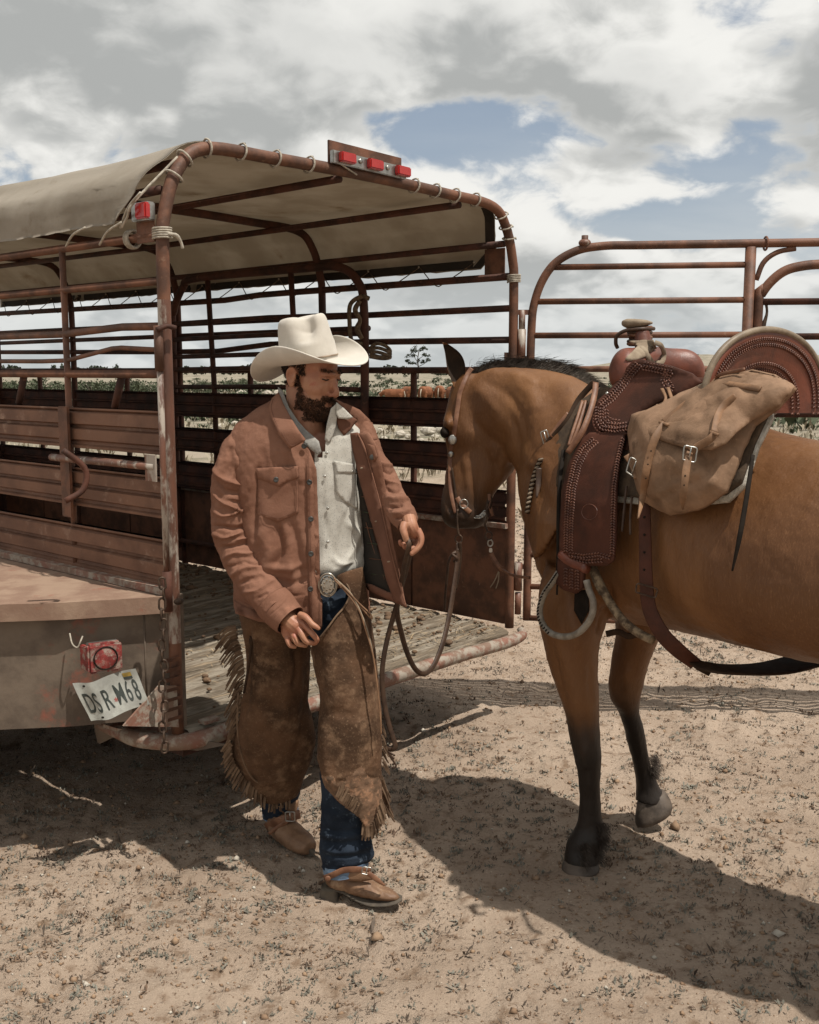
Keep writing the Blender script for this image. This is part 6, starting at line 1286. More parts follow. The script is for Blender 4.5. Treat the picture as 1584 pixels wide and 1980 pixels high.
# ------------------------------------------------------------------ hat
def build_hat():
    pt = math.radians(-4); ps = math.radians(52)
    f_ = np.array([math.sin(ps)*math.cos(pt), -math.cos(ps)*math.cos(pt), -math.sin(pt)]); r_ = np.array([-math.cos(ps), -math.sin(ps), 0])*math.cos(.13)-np.array([0, 0, math.sin(.13)]); u_ = np.cross(r_, f_); u_ = u_/np.linalg.norm(u_); u_ = u_*(1 if u_[2] > 0 else -1)
    c = W(598, 698, 3.365); X = lambda a, b, z: c+f_*a+r_*b+u_*z
    n = 96; nr = 22; V = []
    a0, b0 = .100, .083
    th = np.linspace(0, 2*np.pi, n, endpoint=False)
    for i in range(nr+1):
        t = i/nr
        for a in th:
            ca, sa = math.cos(a), math.sin(a); A = a0+((.205 if ca > 0 else .216)-a0)*t; Bq = b0+(.176-b0)*t
            ss = abs(sa)**2.2; z = .066*ss*t**1.6-(.030 if ca > 0 else .046)*abs(ca)**1.5*t**1.1; pin = 1-.22*ss*t**2
            V.append(X(A*ca, Bq*sa*pin, z+.004*math.sin(3*a+1)*t))
    V = np.array(V); q = gridfaces(nr+1, n); N_ = vnormals(V, q); N_ = N_*(1 if (N_ @ u_).mean() > 0 else -1); Vb = V-N_*.0035; k = len(V)
    Fc = [tuple(x) for x in q]+[tuple(x[::-1]+k) for x in q]; b = nr*n; Fc += [(b+j, b+(j+1) % n, k+b+(j+1) % n, k+b+j) for j in range(n)]
    hat = make('hat', np.vstack([V, Vb]), Fc, M['hat'], MAN)
    rings = [(0, 1.0, 1.0), (.012, 1.0, 1.0), (.05, .97, .97), (.09, .925, .92), (.112, .88, .86), (.124, .80, .75), (.127, .66, .58), (.122, .45, .38), (.116, .2, .18), (.114, .02, .02)]
    R = cr([(z*1.14, a, b_) for z, a, b_ in rings], 56); V = []
    for z, sa_, sb_ in R:
        for a in th:
            ca, sa = math.cos(a), math.sin(a); x, y = a0*1.0*sa_*ca, b0*sb_*sa; zz = z
            hh = max(0, (z-.055)/.07)
            for sg in (1, -1):       # front pinches
                d = math.hypot((x-.060)/.032, (y-sg*.060)/.028); k_ = math.exp(-d*d)*min(1, hh*1.3); x -= .006*k_; y -= sg*.026*k_; zz -= .022*k_
            zz -= .030*math.exp(-(y/.026)**2)*max(0, min(1, (z-.10)/.015))*max(0, 1-abs(x+.005)/.085)*1.0
            zz += .003*hh*(x/.1)
            V.append(X(x, y, zz))
    V = np.array(V); k = len(R); Fc = [tuple(x) for x in gridfaces(k, n)]+[tuple(range((k-1)*n, k*n))]; make('crown', V, Fc, M['hat'], hat)
    pb = [X(a0*1.012*math.cos(a), b0*1.012*math.sin(a), .010) for a in np.linspace(0, 2*np.pi, 80)]; tube('hat_cord', pb, .0026, M['hatband'], hat, sides=7, cap=False)
    tube('cord_end', [pb[8]+u_*0, pb[6]+f_*.004, pb[3]+f_*.006], .0018, M['hatband'], hat, sides=6)
    mb = MB()
    for a, b_ in ((-.02, .150), (.02, .155), (-.03, .158)): pass
build_hat()
# ------------------------------------------------------------------ clothes
def loftgrid(rws, nr, ns, a0=None, a1=None, e=.92):
    """horizontal sections as an open or closed grid"""
    R = cr(rows(rws), nr); t = np.linspace(0, 2*np.pi, ns, endpoint=False) if a0 is None else np.linspace(a0, a1, ns)
    ct, st = np.cos(t), np.sin(t); ct = np.sign(ct)*np.abs(ct)**e; st = np.sign(st)*np.abs(st)**e
    V = R[:, None, :3]+ct[None, :, None]*R[:, None, 3:6]+st[None, :, None]*R[:, None, 6:9]
    return V.reshape(-1, 3), gridfaces(nr, ns, a0 is None), R
def orient(V, f):
    N = vnormals(V, f); c = V.mean(0); return f if ((V-c)*N).sum() > 0 else f[:, ::-1]
def thick(name, V, f, nr, ns, th, m, parent, wrap):
    N = vnormals(V, f); k = len(V); Vb = V-N*th; Fc = [tuple(x) for x in f]+[tuple(x[::-1]+k) for x in f]
    g = lambda i, j: i*ns+j
    e = [(g(0, j), g(0, (j+1) % ns)) for j in range(ns if wrap else ns-1)]+[(g(nr-1, (j+1) % ns), g(nr-1, j)) for j in range(ns if wrap else ns-1)]
    if not wrap: e += [(g(i+1, 0), g(i, 0)) for i in range(nr-1)]+[(g(i, ns-1), g(i+1, ns-1)) for i in range(nr-1)]
    Fc += [(a, a+k, b+k, b) for a, b in e]; return make(name, np.vstack([V, Vb]), Fc, m, parent)
def shirt_mat():
    m = mat('speckled white shirt', (.60, .58, .54), (.52, .50, .46), 20, .9, .2, 120); nt = m.node_tree; N = nt.nodes; L = nt.links; b = N['Principled BSDF']; src = b.inputs['Base Color'].links[0].from_socket
    tc = N.new('ShaderNodeTexCoord'); vo = N.new('ShaderNodeTexVoronoi'); vo.inputs['Scale'].default_value = 210; L.new(tc.outputs['Object'], vo.inputs['Vector'])
    r = N.new('ShaderNodeMapRange'); L.new(vo.outputs['Distance'], r.inputs[0]); r.inputs[1].default_value = .16; r.inputs[2].default_value = .30; r.inputs[3].default_value = 1; r.inputs[4].default_value = 0
    x = N.new('ShaderNodeMix'); x.data_type = 'RGBA'; L.new(r.outputs[0], x.inputs[0]); L.new(src, x.inputs[6]); x.inputs[7].default_value = (.20, .20, .19, 1); L.new(x.outputs[2], b.inputs['Base Color']); return m
M['shirt'] = shirt_mat(); M['collarin'] = mat('shirt collar inside', (.36, .35, .33), (.28, .27, .26), 60, .9, .3, 200)
def build_shirt():
    rw = [(785, 560, 650, 3.39, .06), (805, 530, 672, 3.385, .085), (830, 490, 700, 3.38, .105), (870, 475, 706, 3.375, .118), (930, 478, 704, 3.37, .125), (1000, 482, 702, 3.37, .125), (1050, 484, 706, 3.37, .125), (1085, 486, 709, 3.365, .130), (1103, 488, 702, 3.37, .122), (1112, 492, 694, 3.375, .11), (1150, 490, 696, 3.38, .105)]
    V, f, R = loftgrid(rw, 190, 150); f = orient(V, f)
    st = [([(632, 860), (634, 960), (638, 1060), (641, 1105)], 3, .004), ([(622, 860), (624, 960), (628, 1060)], 2, -.003), ([(645, 860), (648, 960), (650, 1060)], 2, -.003), ([(690, 940), (670, 1000), (655, 1060), (648, 1100)], 6, -.006), ([(700, 1000), (684, 1060), (660, 1100)], 5, .007), ([(704, 1040), (690, 1080), (668, 1104)], 4, -.006),
          ([(652, 900), (660, 960), (668, 1000)], 7, .004), ([(630, 1000), (640, 1050), (660, 1090)], 5, -.004), ([(690, 880), (696, 940)], 5, -.005), ([(670, 1010), (690, 1030), (703, 1060)], 5, .006), ([(645, 1075), (662, 1092), (690, 1085)], 4, .006), ([(628, 1020), (628, 1100)], 4, .004), ([(665, 840), (680, 900)], 6, .004), ([(640, 1085), (650, 1100)], 3, -.004)]
    V = sculpt(V, f, st); V = fbm_disp(V, f, .004, 16, stretch=(1, 1, .5)); vneck = inpoly(proj(V), [(555, 780), (646, 780), (640, 815), (629, 850), (621, 888), (611, 866), (590, 842), (566, 815)]) & (V[:, 1] < 3.38); pu = proj(V); vneck |= (pu[:, 0] < 604) & (pu[:, 1] > 862) & (V[:, 1] < 3.40) & (pu[:, 0] > 470); f = f[~vneck[f].any(1)]
    s = make('shirt', V, f, M['shirt'], MAN); bv = bvh_of(V, f)
    D = drape(bv, .004, 3.26)
    shell('chest_pocket', [(646, 892), (676, 905), (688, 916), (690, 985), (666, 970), (650, 950)], drape(bv, .001, 3.26), .003, M['shirt'], s, step=5)
    shell('pocket_flap', [(644, 890), (683, 897), (689, 916), (672, 915), (653, 914)], drape(bv, .004, 3.26), .003, M['shirt'], s, step=5)
    for (u, v_) in ((632, 876), (628, 921), (634, 983), (634, 1048), (681, 912)): p = drape(bv, .006, 3.26)(np.array([(u, v_)]))[0]; v, f2 = ell_vf(p, (.0048, 0, 0), (0, .0025, 0), (0, 0, .0048), 10, 6); make('snap_button', v, f2, M['chrome'], s)
    # collar: left stand rising along the neck, right point lying over the jacket
    c1 = [(538, 748), (547, 756), (559, 788), (576, 814), (592, 832), (606, 844), (617, 854), (622, 874), (616, 880), (600, 868), (582, 850), (566, 832), (549, 806), (538, 780)]
    fn = lambda uv: np.array([W(u, v_, 3.335-.085*np.clip((v_-752)/110, 0, 1)) for u, v_ in uv])
    shell('collar', c1, fn, .004, M['collarin'], s, step=4, puff=.002)
    c2 = [(650, 778), (664, 789), (682, 807), (672, 811), (654, 809), (650, 800)]
    shell('collar', c2, lambda uv: np.array([W(u, v_, 3.262+.001*(u-650)) for u, v_ in uv]), .004, M['shirt'], s, step=4)
    c3 = [(640, 790), (651, 780), (652, 808), (649, 825), (644, 842), (636, 856), (628, 850), (632, 820)]
    shell('collar', c3, lambda uv: np.array([W(u, v_, 3.272) for u, v_ in uv]), .004, M['shirt'], s, step=4)
    return s
build_shirt()
def build_jeans():
    V, f, R = loftgrid([(1118, 500, 694, 3.38, .105), (1155, 560, 700, 3.37, .112), (1200, 588, 700, 3.37, .105), (1240, 600, 694, 3.38, .09)], 60, 90); f = orient(V, f)
    V = sculpt(V, f, [([(622, 1140), (626, 1180), (630, 1220)], 3, -.005), ([(628, 1150), (650, 1160), (668, 1150)], 4, .004), ([(626, 1188), (650, 1182), (672, 1160)], 3, -.005), ([(628, 1200), (650, 1196), (665, 1180)], 4, .004)])
    j = thick('jeans', V, f, 60, 90, .002, M['jeans'], MAN, True)
    rn = [(1440, 620, 704, 3.22, .062), (1540, 621, 706, 3.21, .062), (1600, 620, 712, 3.21, .064), (1635, 617, 719, 3.205, .068), (1652, 620, 722, 3.205, .070), (1664, 624, 712, 3.205, .066), (1674, 624, 711, 3.20, .066)]
    V, f, R = loftgrid(rn, 90, 80, e=1); f = orient(V, f)
    st = [([(622, 1600), (660, 1610), (706, 1598)], 4, -.006), ([(622, 1625), (665, 1632), (716, 1618)], 4, -.006), ([(620, 1612), (660, 1620), (712, 1608)], 5, .006), ([(622, 1640), (660, 1648), (720, 1636)], 5, .007), ([(625, 1655), (670, 1657), (715, 1650)], 3, -.006), ([(700, 1625), (716, 1640)], 5, .006), ([(630, 1560), (680, 1580)], 6, -.005), ([(640, 1575), (700, 1565)], 5, .004)]
    V = sculpt(V, f, st); V = fbm_disp(V, f, .005, 14); lg = thick('jeans_leg', V, f, 90, 80, .003, M['jeans'], MAN, True)
    V, f, R = loftgrid([(1662, 625, 712, 3.20, .068), (1670, 624, 713, 3.20, .070), (1681, 626, 713, 3.20, .070)], 14, 60, e=1); f = orient(V, f); V[:, 2] += .012*(V[:, 0]-V[:, 0].mean())/.06*0.9; thick('cuff', V, f, 14, 60, .004, M['jeanslight'], lg, True)
    bv = None
    for p in ([(657, 1620), (662, 1606), (664, 1600)], [(680, 1616), (684, 1604)], [(690, 1618), (694, 1604)], [(640, 1648), (643, 1655)], [(673, 1646), (672, 1655)], [(688, 1636), (690, 1648)]):
        q = np.array([W(u, v_, 3.137) for u, v_ in p]); tube('fade_mark', q, .0022, M['jeanslight'], lg, sides=6) if False else None
    V, f, R = loftgrid([(1470, 500, 590, 3.64, .06), (1530, 503, 582, 3.64, .062), (1556, 506, 578, 3.64, .062), (1574, 508, 577, 3.64, .060)], 50, 60, e=1); f = orient(V, f); V = fbm_disp(V, f, .006, 14); V[:, 2] += .10*(V[:, 0]-V[:, 0].mean()); lg = thick('jeans_leg', V, f, 50, 60, .003, M['jeans'], MAN, True)
    V, f, R = loftgrid([(1566, 507, 577, 3.64, .062), (1576, 508, 577, 3.64, .062)], 8, 50, e=1); f = orient(V, f); V[:, 2] += .10*(V[:, 0]-V[:, 0].mean()); thick('cuff', V, f, 8, 50, .004, M['jeanslight'], lg, True)
    # belt and buckle
    V, f, R = loftgrid([(1106, 492, 694, 3.378, .116), (1116, 492, 695, 3.378, .118), (1126, 491, 696, 3.378, .116)], 8, 90); f = orient(V, f); bl = thick('belt', V, f, 8, 90, .003, M['strap'], MAN, True)
    c = W(634, 1131, 3.235); v, f2 = ell_vf(c, (.031, 0, 0), (0, .006, 0), (0, 0, .040), 26, 12); bk = make('belt_buckle', v, f2, M['chrome'], bl)
    for r in (.92, .7): v, f2 = tube_vf([c+np.array([.031*r*math.cos(a), -.0045, .040*r*math.sin(a)]) for a in np.linspace(0, 6.283, 40)], .0022, 6, cap=False); make('buckle_rim', v, f2, M['button'] if r < .8 else M['rim'], bk)
    for k in range(14): a = k*.4488; p = c+np.array([.020*math.cos(a)*(.6+.4*(k % 2)), -.006, .027*math.sin(a)*(.6+.4*(k % 2))]); v, f2 = ell_vf(p, (.0035, 0, 0), (0, .002, 0), (0, 0, .0035), 6, 4); make('buckle_bead', v, f2, M['rim'], bk)
build_jeans()
def frg(name, roots, dirs, L, w, m, parent, bend=.15, n=9):
    """one strand of cut fringe per root"""
    mb = MB()
    for p, d, l in zip(roots, dirs, L):
        s = rng.normal(0, .12, 3); s[1] *= .6; q = [p, p+d*l*.5+s*l*.15, p+d*l+s*l*.5+np.array([0, 0, -bend*l])]
        wv = w*rng.uniform(.7, 1.15); v, f = tube_vf(q, [wv, wv*1.0, wv*.75], n=7, up=(rng.uniform(-.6, .6), -1, .2), flat=(1.0, .0012)); mb.add(v, f)
    o = mb.build(name, m, parent, smooth=False); o['kind'] = 'stuff'; return o
def fr_path(pts, n, dpx, L0, L1, Y, name, parent, m='fringe', w=.0032, bend=.15):
    P = cr(np.array(pts, float), n); P[:, 0] += rng.normal(0, 1.0, n)
    R_ = []; D_ = []
    for i, (u, v) in enumerate(P):
        yy = Y(u, v) if callable(Y) else Y; a = W(u, v, yy+rng.uniform(-.008, .008)); t = i/(n-1); dd = np.array(dpx[0])*(1-t)+np.array(dpx[1])*t; d = nrm(np.array([dd[0], rng.uniform(-.15, .15), -dd[1]])); R_.append(a); D_.append(d)
    return frg(name, R_, D_, rng.uniform(L0, L1, n), w, M[m], parent, bend)
def build_chaps():
    # far (right) leg
    rw = [(1140, 464, 600, 3.43, .10), (1170, 462, 600, 3.43, .11), (1196, 464, 600, 3.44, .118), (1225, 470, 600, 3.455, .118), (1260, 476, 600, 3.465, .114), (1310, 477, 599, 3.47, .11), (1355, 466, 598, 3.48, .10), (1395, 460, 606, 3.49, .10), (1430, 452, 612, 3.51, .10), (1460, 450, 606, 3.53, .10), (1490, 463, 594, 3.55, .098), (1515, 478, 586, 3.57, .09), (1530, 488, 582, 3.58, .085)]
    V, f, R = loftgrid(rw, 220, 130, e=.95); f = orient(V, f)
    uv = proj(V); sag = np.clip((1530-uv[:, 1])/60, 0, 1)
    # the hem dips at the middle
    k = np.clip((uv[:, 1]-1420)/110, 0, 1); V[:, 2] -= k*.012*np.cos((uv[:, 0]-528)/60*1.5)
    st = [([(482, 1200), (486, 1260), (480, 1330), (470, 1400)], 4, -.007), ([(490, 1215), (494, 1250), (487, 1310)], 4, .006), ([(600, 1280), (596, 1340), (584, 1420), (560, 1500)], 9, -.012), ([(570, 1255), (574, 1300), (566, 1330)], 5, -.012), ([(560, 1250), (556, 1320), (548, 1400)], 14, .008), ([(520, 1230), (510, 1330), (512, 1420)], 20, .008), ([(500, 1400), (520, 1460), (540, 1510)], 14, -.005), ([(463, 1340), (462, 1430), (476, 1480), (500, 1516)], 1.6, -.003), ([(490, 1490), (520, 1515), (560, 1508)], 1.6, .003)]
    V = sculpt(V, f, st); V = fbm_disp(V, f, .006, 6.5); V = fbm_disp(V, f, .0015, 60)
    c1 = thick('chaps_leg', V, f, 220, 130, .004, M['chaps'], MAN, True)
    fr_path([(456, 1210), (460, 1235), (468, 1260), (472, 1300), (468, 1345), (462, 1385), (452, 1425)], 74, ((-1, .35), (-.75, 1)), .045, .085, 3.47, 'fringe', c1, bend=.35)
    fr_path([(446, 1430), (449, 1462), (463, 1490), (480, 1510), (500, 1526), (530, 1538), (556, 1534)], 60, ((-.9, 1), (.15, 1)), .038, .062, lambda u, v: 3.46+.0005*(u-446), 'fringe', c1, w=.0040, bend=.05)
    tube('edge_welt', [W(461, 1340, 3.375), W(459, 1400, 3.38), W(463, 1440, 3.40), W(474, 1480, 3.42), W(494, 1510, 3.455), W(528, 1519, 3.465)], .003, M['fringe'], c1, n=50, sides=6)
    tube('side_lace', [W(478, 1205, 3.37), W(486, 1235, 3.365), W(485, 1262, 3.362), W(479, 1300, 3.362), W(472, 1340, 3.37)], .0045, M['strapdark'], c1, n=40, sides=7); v, f2 = ell_vf(W(487, 1240, 3.36), (.010, 0, 0), (0, .006, 0), (0, 0, .016)); make('lace_knot', v, f2, M['strapdark'], c1)
    # near (left) leg
    rw = [(1092, 668, 694, 3.36, .07), (1120, 640, 699, 3.345, .10), (1150, 610, 706, 3.33, .115), (1190, 596, 716, 3.32, .12), (1230, 600, 723, 3.31, .12), (1270, 606, 728, 3.29, .115), (1310, 614, 732, 3.27, .108), (1350, 620, 735, 3.25, .10), (1400, 616, 737, 3.23, .10), (1450, 613, 738, 3.22, .098), (1490, 616, 738, 3.21, .098), (1530, 630, 738, 3.21, .096), (1560, 640, 739, 3.21, .094), (1590, 650, 741, 3.21, .09)]
    V, f, R = loftgrid(rw, 280, 140, e=.95); f = orient(V, f); uv = proj(V); nr, ns = 280, 140
    # cut-outs: the crotch above and the sloping hem below are cut away
    front = V[:, 1] < np.repeat(R[:, 1], ns)+.03
    cutT = np.interp(uv[:, 0], [596, 610, 628, 640, 652, 664, 672, 679, 690, 720], [1260, 1238, 1222, 1205, 1190, 1177, 1160, 1128, 1090, 1080]); cutB = np.interp(uv[:, 0], [613, 628, 650, 672, 692, 706, 745], [1470, 1524, 1548, 1566, 1580, 1600, 1604])
    back = ~front
    keep = ((uv[:, 1] > cutT) | back) & (uv[:, 1] < np.where(front, cutB, cutB)) & ~(back & (uv[:, 1] < 1200))
    fk = keep[f].all(1); f = f[fk]
    st = [([(705, 1130), (716, 1200), (728, 1290), (733, 1380)], 5, -.004), ([(650, 1215), (640, 1300), (650, 1380)], 24, .010), ([(640, 1370), (680, 1385), (720, 1380)], 12, -.004), ([(625, 1400), (632, 1480), (650, 1530)], 10, .008), ([(690, 1380), (700, 1440), (695, 1500)], 10, .006), ([(660, 1240), (690, 1300), (712, 1360)], 12, -.004), ([(620, 1260), (626, 1330), (624, 1380)], 6, -.006), ([(672, 1400), (668, 1460)], 9, -.004), ([(615, 1500), (650, 1505), (700, 1495), (736, 1500)], 4, .002)]
    V = sculpt(V, f, st); V = fbm_disp(V, f, .005, 7); V = fbm_disp(V, f, .0015, 60)
    used = np.unique(f); mp = -np.ones(len(V), int); mp[used] = np.arange(len(used)); V2 = V[used]; f2 = mp[f]; N2 = vnormals(V2, f2)
    ed = {}
    for q in f2:
        for i in range(4): a, b = int(q[i]), int(q[(i+1) % 4]); ed[(a, b)] = 1
    bd = [(a, b) for (a, b) in ed if (b, a) not in ed]; k = len(V2); Fc = [tuple(x) for x in f2]+[tuple(x[::-1]+k) for x in f2]+[(b, a, a+k, b+k) for a, b in bd]
    c2 = make('chaps_leg', np.vstack([V2, V2-N2*.0045]), Fc, None, MAN, True, [M['chaps'], M['chapsedge']])
    cen = proj(V2)[f2].mean(1); mi = np.zeros(len(Fc), np.int32); nz = np.array([mnoise.fractal(Vector((u*.04, v_*.04, 5)), 1, 2, 3) for u, v_ in cen]); hem = np.interp(cen[:, 0], [613, 650, 700, 745], [1500, 1520, 1500, 1520]); mi[:len(f2)] = ((cen[:, 1]+nz*28) > hem-8).astype(int); c2.data.polygons.foreach_set('material_index', mi)
    fr_path([(704, 1590), (712, 1598), (722, 1590), (732, 1570), (737, 1545)], 30, ((-.05, 1), (.35, 1)), .030, .055, 3.135, 'fringe', c2, w=.0045, bend=.0)
    fr_path([(650, 1540), (662, 1553), (676, 1566), (690, 1578)], 26, ((.55, -1), (.5, -.8)), .025, .042, 3.105, 'fringe', c2, w=.0035, bend=-.2) 
    fr_path([(738, 1500), (740, 1530), (742, 1560)], 26, ((.35, 1), (.6, 1)), .04, .065, 3.25, 'fringe', c2, w=.0035, bend=.1)
    fr_path([(738, 1400), (740, 1440), (740, 1480)], 12, ((.4, 1), (.6, 1)), .03, .045, 3.27, 'fringe', c2, w=.0028, bend=.1)
    tube('edge_binding', [W(u, v_, Y-.003) for u, v_, Y in [(664, 1120, 3.235), (676, 1140, 3.225), (674, 1158, 3.22), (664, 1176, 3.21), (650, 1192, 3.20), (634, 1214, 3.195), (618, 1234, 3.195)]], .0032, M['fringe'], c2, n=40, sides=7)
    # yoke over the hip
    shell('chaps_yoke', [(700, 1096), (672, 1104), (655, 1112), (650, 1122), (664, 1130), (676, 1150), (690, 1175), (705, 1190), (712, 1170), (706, 1130)], lambda uv: np.array([W(u, v_, 3.225+.0009*abs(u-668)+.0002*(1150-v_)) for u, v_ in uv]), .005, M['chaps'], c2, step=5, puff=.003)
    for pts in ([(646, 1118, 3.215), (664, 1136, 3.20), (685, 1160, 3.195), (705, 1182, 3.19), (718, 1196, 3.19), (716, 1187, 3.19), (694, 1166, 3.19), (660, 1130, 3.195)], [(648, 1122, 3.21), (670, 1146, 3.195), (694, 1180, 3.185), (708, 1220, 3.175), (722, 1270, 3.16), (730, 1330, 3.145), (736, 1390, 3.13), (737, 1420, 3.13)], [(650, 1120, 3.21), (680, 1150, 3.195), (702, 1195, 3.185), (716, 1240, 3.17), (727, 1300, 3.155)]):
        tube('tie_lace', [W(*p) for p in pts], .0028, M['wrap'] if len(pts) < 8 else M['bagstrap'], c2, n=60, sides=6)
build_chaps()
def build_boots():
    # front boot: shaft, foot, sole, heel
    def boot(shaft, foot, sole, heel, nm='boot'):
        mb = MB(); mb.add(*ring_loft_vf(rows(shaft), 28, 30)); mb.add(*ring_loft_vf(limb(foot), 28, 40)); v, f = blob(mb, .004, 5); return v, f
    v, f = boot([(1640, 640, 705, 3.20, .055), (1680, 634, 706, 3.20, .052), (1702, 629, 700, 3.19, .044), (1712, 634, 694, 3.19, .036)], [(642, 1698, 3.20, 14, .9), (662, 1701, 3.19, 21, .95), (690, 1711, 3.17, 19, 1.1), (718, 1721, 3.15, 15, 1.4), (745, 1729, 3.13, 11, 1.7), (764, 1734, 3.12, 7, 1.6), (772, 1737, 3.12, 3, 1)], None, None)
    v = sculpt(v, f, [([(690, 1700), (712, 1706), (735, 1722)], 5, .003), ([(715, 1712), (735, 1728)], 3, -.003), ([(728, 1714), (750, 1730)], 3, .002), ([(700, 1722), (716, 1738)], 3, -.003), ([(660, 1710), (668, 1732)], 3, -.003)]); v = fbm_disp(v, f, .003, 22)
    b = make('boot', v, f, M['boot'], MAN)
    so = [(690, 1741, 3.18), (712, 1746, 3.16), (735, 1746, 3.14), (757, 1745, 3.12), (771, 1742, 3.11)]
    v, f = ring_loft_vf([[*W(628, 1712, 3.20), 0, 0, .007, 0, .030, 0], [*W(660, 1716, 3.19), 0, 0, .008, 0, .034, 0], [*W(690, 1729, 3.175), 0, 0, .009, 0, .046, 0], [*W(715, 1736, 3.16), 0, 0, .010, 0, .053, 0], [*W(742, 1738, 3.145), 0, 0, .010, 0, .050, 0], [*W(764, 1738, 3.13), 0, 0, .009, 0, .036, 0], [*W(778, 1737, 3.125), 0, 0, .006, 0, .014, 0]], 20, 40); make('sole', v, f, M['sole'], b)
    v, f = ring_loft_vf(rows([(1712, 622, 660, 3.20, .036), (1728, 619, 657, 3.195, .034), (1745, 620, 656, 3.185, .032)]), 24, 10, e=.7); make('heel', v, f, M['sole'], b)
    v, f = tube_vf([W(628, 1698, 3.155), W(643, 1692, 3.135), (W(664, 1683, 3.13)), W(690, 1681, 3.13), W(716, 1684, 3.145)], 1.0, n=30, up=(0, -1, .1), flat=(.0095, .0022)); make('spur_strap', v, f, M['strap'], b)
    shell('strap_guard', [(660, 1690), (690, 1682), (720, 1688), (722, 1700), (700, 1704), (672, 1702)], lambda uv: np.array([W(u, v_, 3.135) for u, v_ in uv]), .003, M['boot'], b, step=4, puff=.002)
    buckle('buckle', W(709, 1684, 3.108), np.array([.013, 0, -.002]), np.array([.002, 0, .011]), M['chrome'], b, .0022)
    strap('spur_strap_end', [(712, 1688, 3.108), (728, 1700, 3.10), (744, 1712, 3.095)], [.008, .008, .003], M['strap'], b, None, .002)
    tube('spur_band', [W(628, 1702, 3.15), W(618, 1708, 3.20), W(628, 1706, 3.25)], .005, M['steel'], b, n=12); v, f = ell_vf(W(634, 1699, 3.125), (.010, 0, 0), (0, .004, 0), (0, 0, .010), 12, 6); make('spur_button', v, f, M['strap'], b)
    # rear boot
    v, f = boot([(1545, 512, 578, 3.63, .052), (1585, 514, 574, 3.62, .052), (1610, 520, 578, 3.60, .048)], [(540, 1600, 3.62, 22, 1), (558, 1610, 3.57, 25, 1.1), (576, 1624, 3.52, 23, 1.1), (590, 1634, 3.47, 19, 1.2), (600, 1640, 3.44, 11, 1.3)], None, None); v = fbm_disp(v, f, .003, 22); v = sculpt(v, f, [([(570, 1610), (600, 1622)], 4, .003), ([(560, 1625), (585, 1640)], 4, -.003)])
    b = make('boot', v, f, M['boot'], MAN)
    v, f = ring_loft_vf([[*W(530, 1612, 3.62), .030, -.02, 0, 0, 0, .006], [*W(552, 1632, 3.55), .040, -.03, 0, 0, 0, .007], [*W(578, 1648, 3.48), .036, -.03, 0, 0, 0, .007], [*W(596, 1649, 3.44), .022, -.02, 0, 0, 0, .006], [*W(607, 1643, 3.43), .005, -.005, 0, 0, 0, .004]], 20, 24); make('sole', v, f, M['sole'], b)
    v, f = ring_loft_vf(rows([(1600, 520, 546, 3.66, .03), (1624, 520, 545, 3.65, .03)]), 20, 8); make('heel', v, f, M['sole'], b)
    v, f = tube_vf([W(515, 1600, 3.60), W(540, 1588, 3.55), W(562, 1580, 3.55), W(580, 1574, 3.58)], 1.0, n=24, up=(0, -1, .25), flat=(.016, .003)); make('spur_strap', v, f, M['strap'], b)
    strap('spur_strap_end', [(520, 1612, 3.55), (540, 1598, 3.545), (556, 1588, 3.54)], [.006, .008, .008], M['strap'], b, None, .002); buckle('buckle', W(561, 1579, 3.53), np.array([.015, 0, 0]), np.array([0, 0, .016]), M['chrome'], b, .0024)
build_boots()
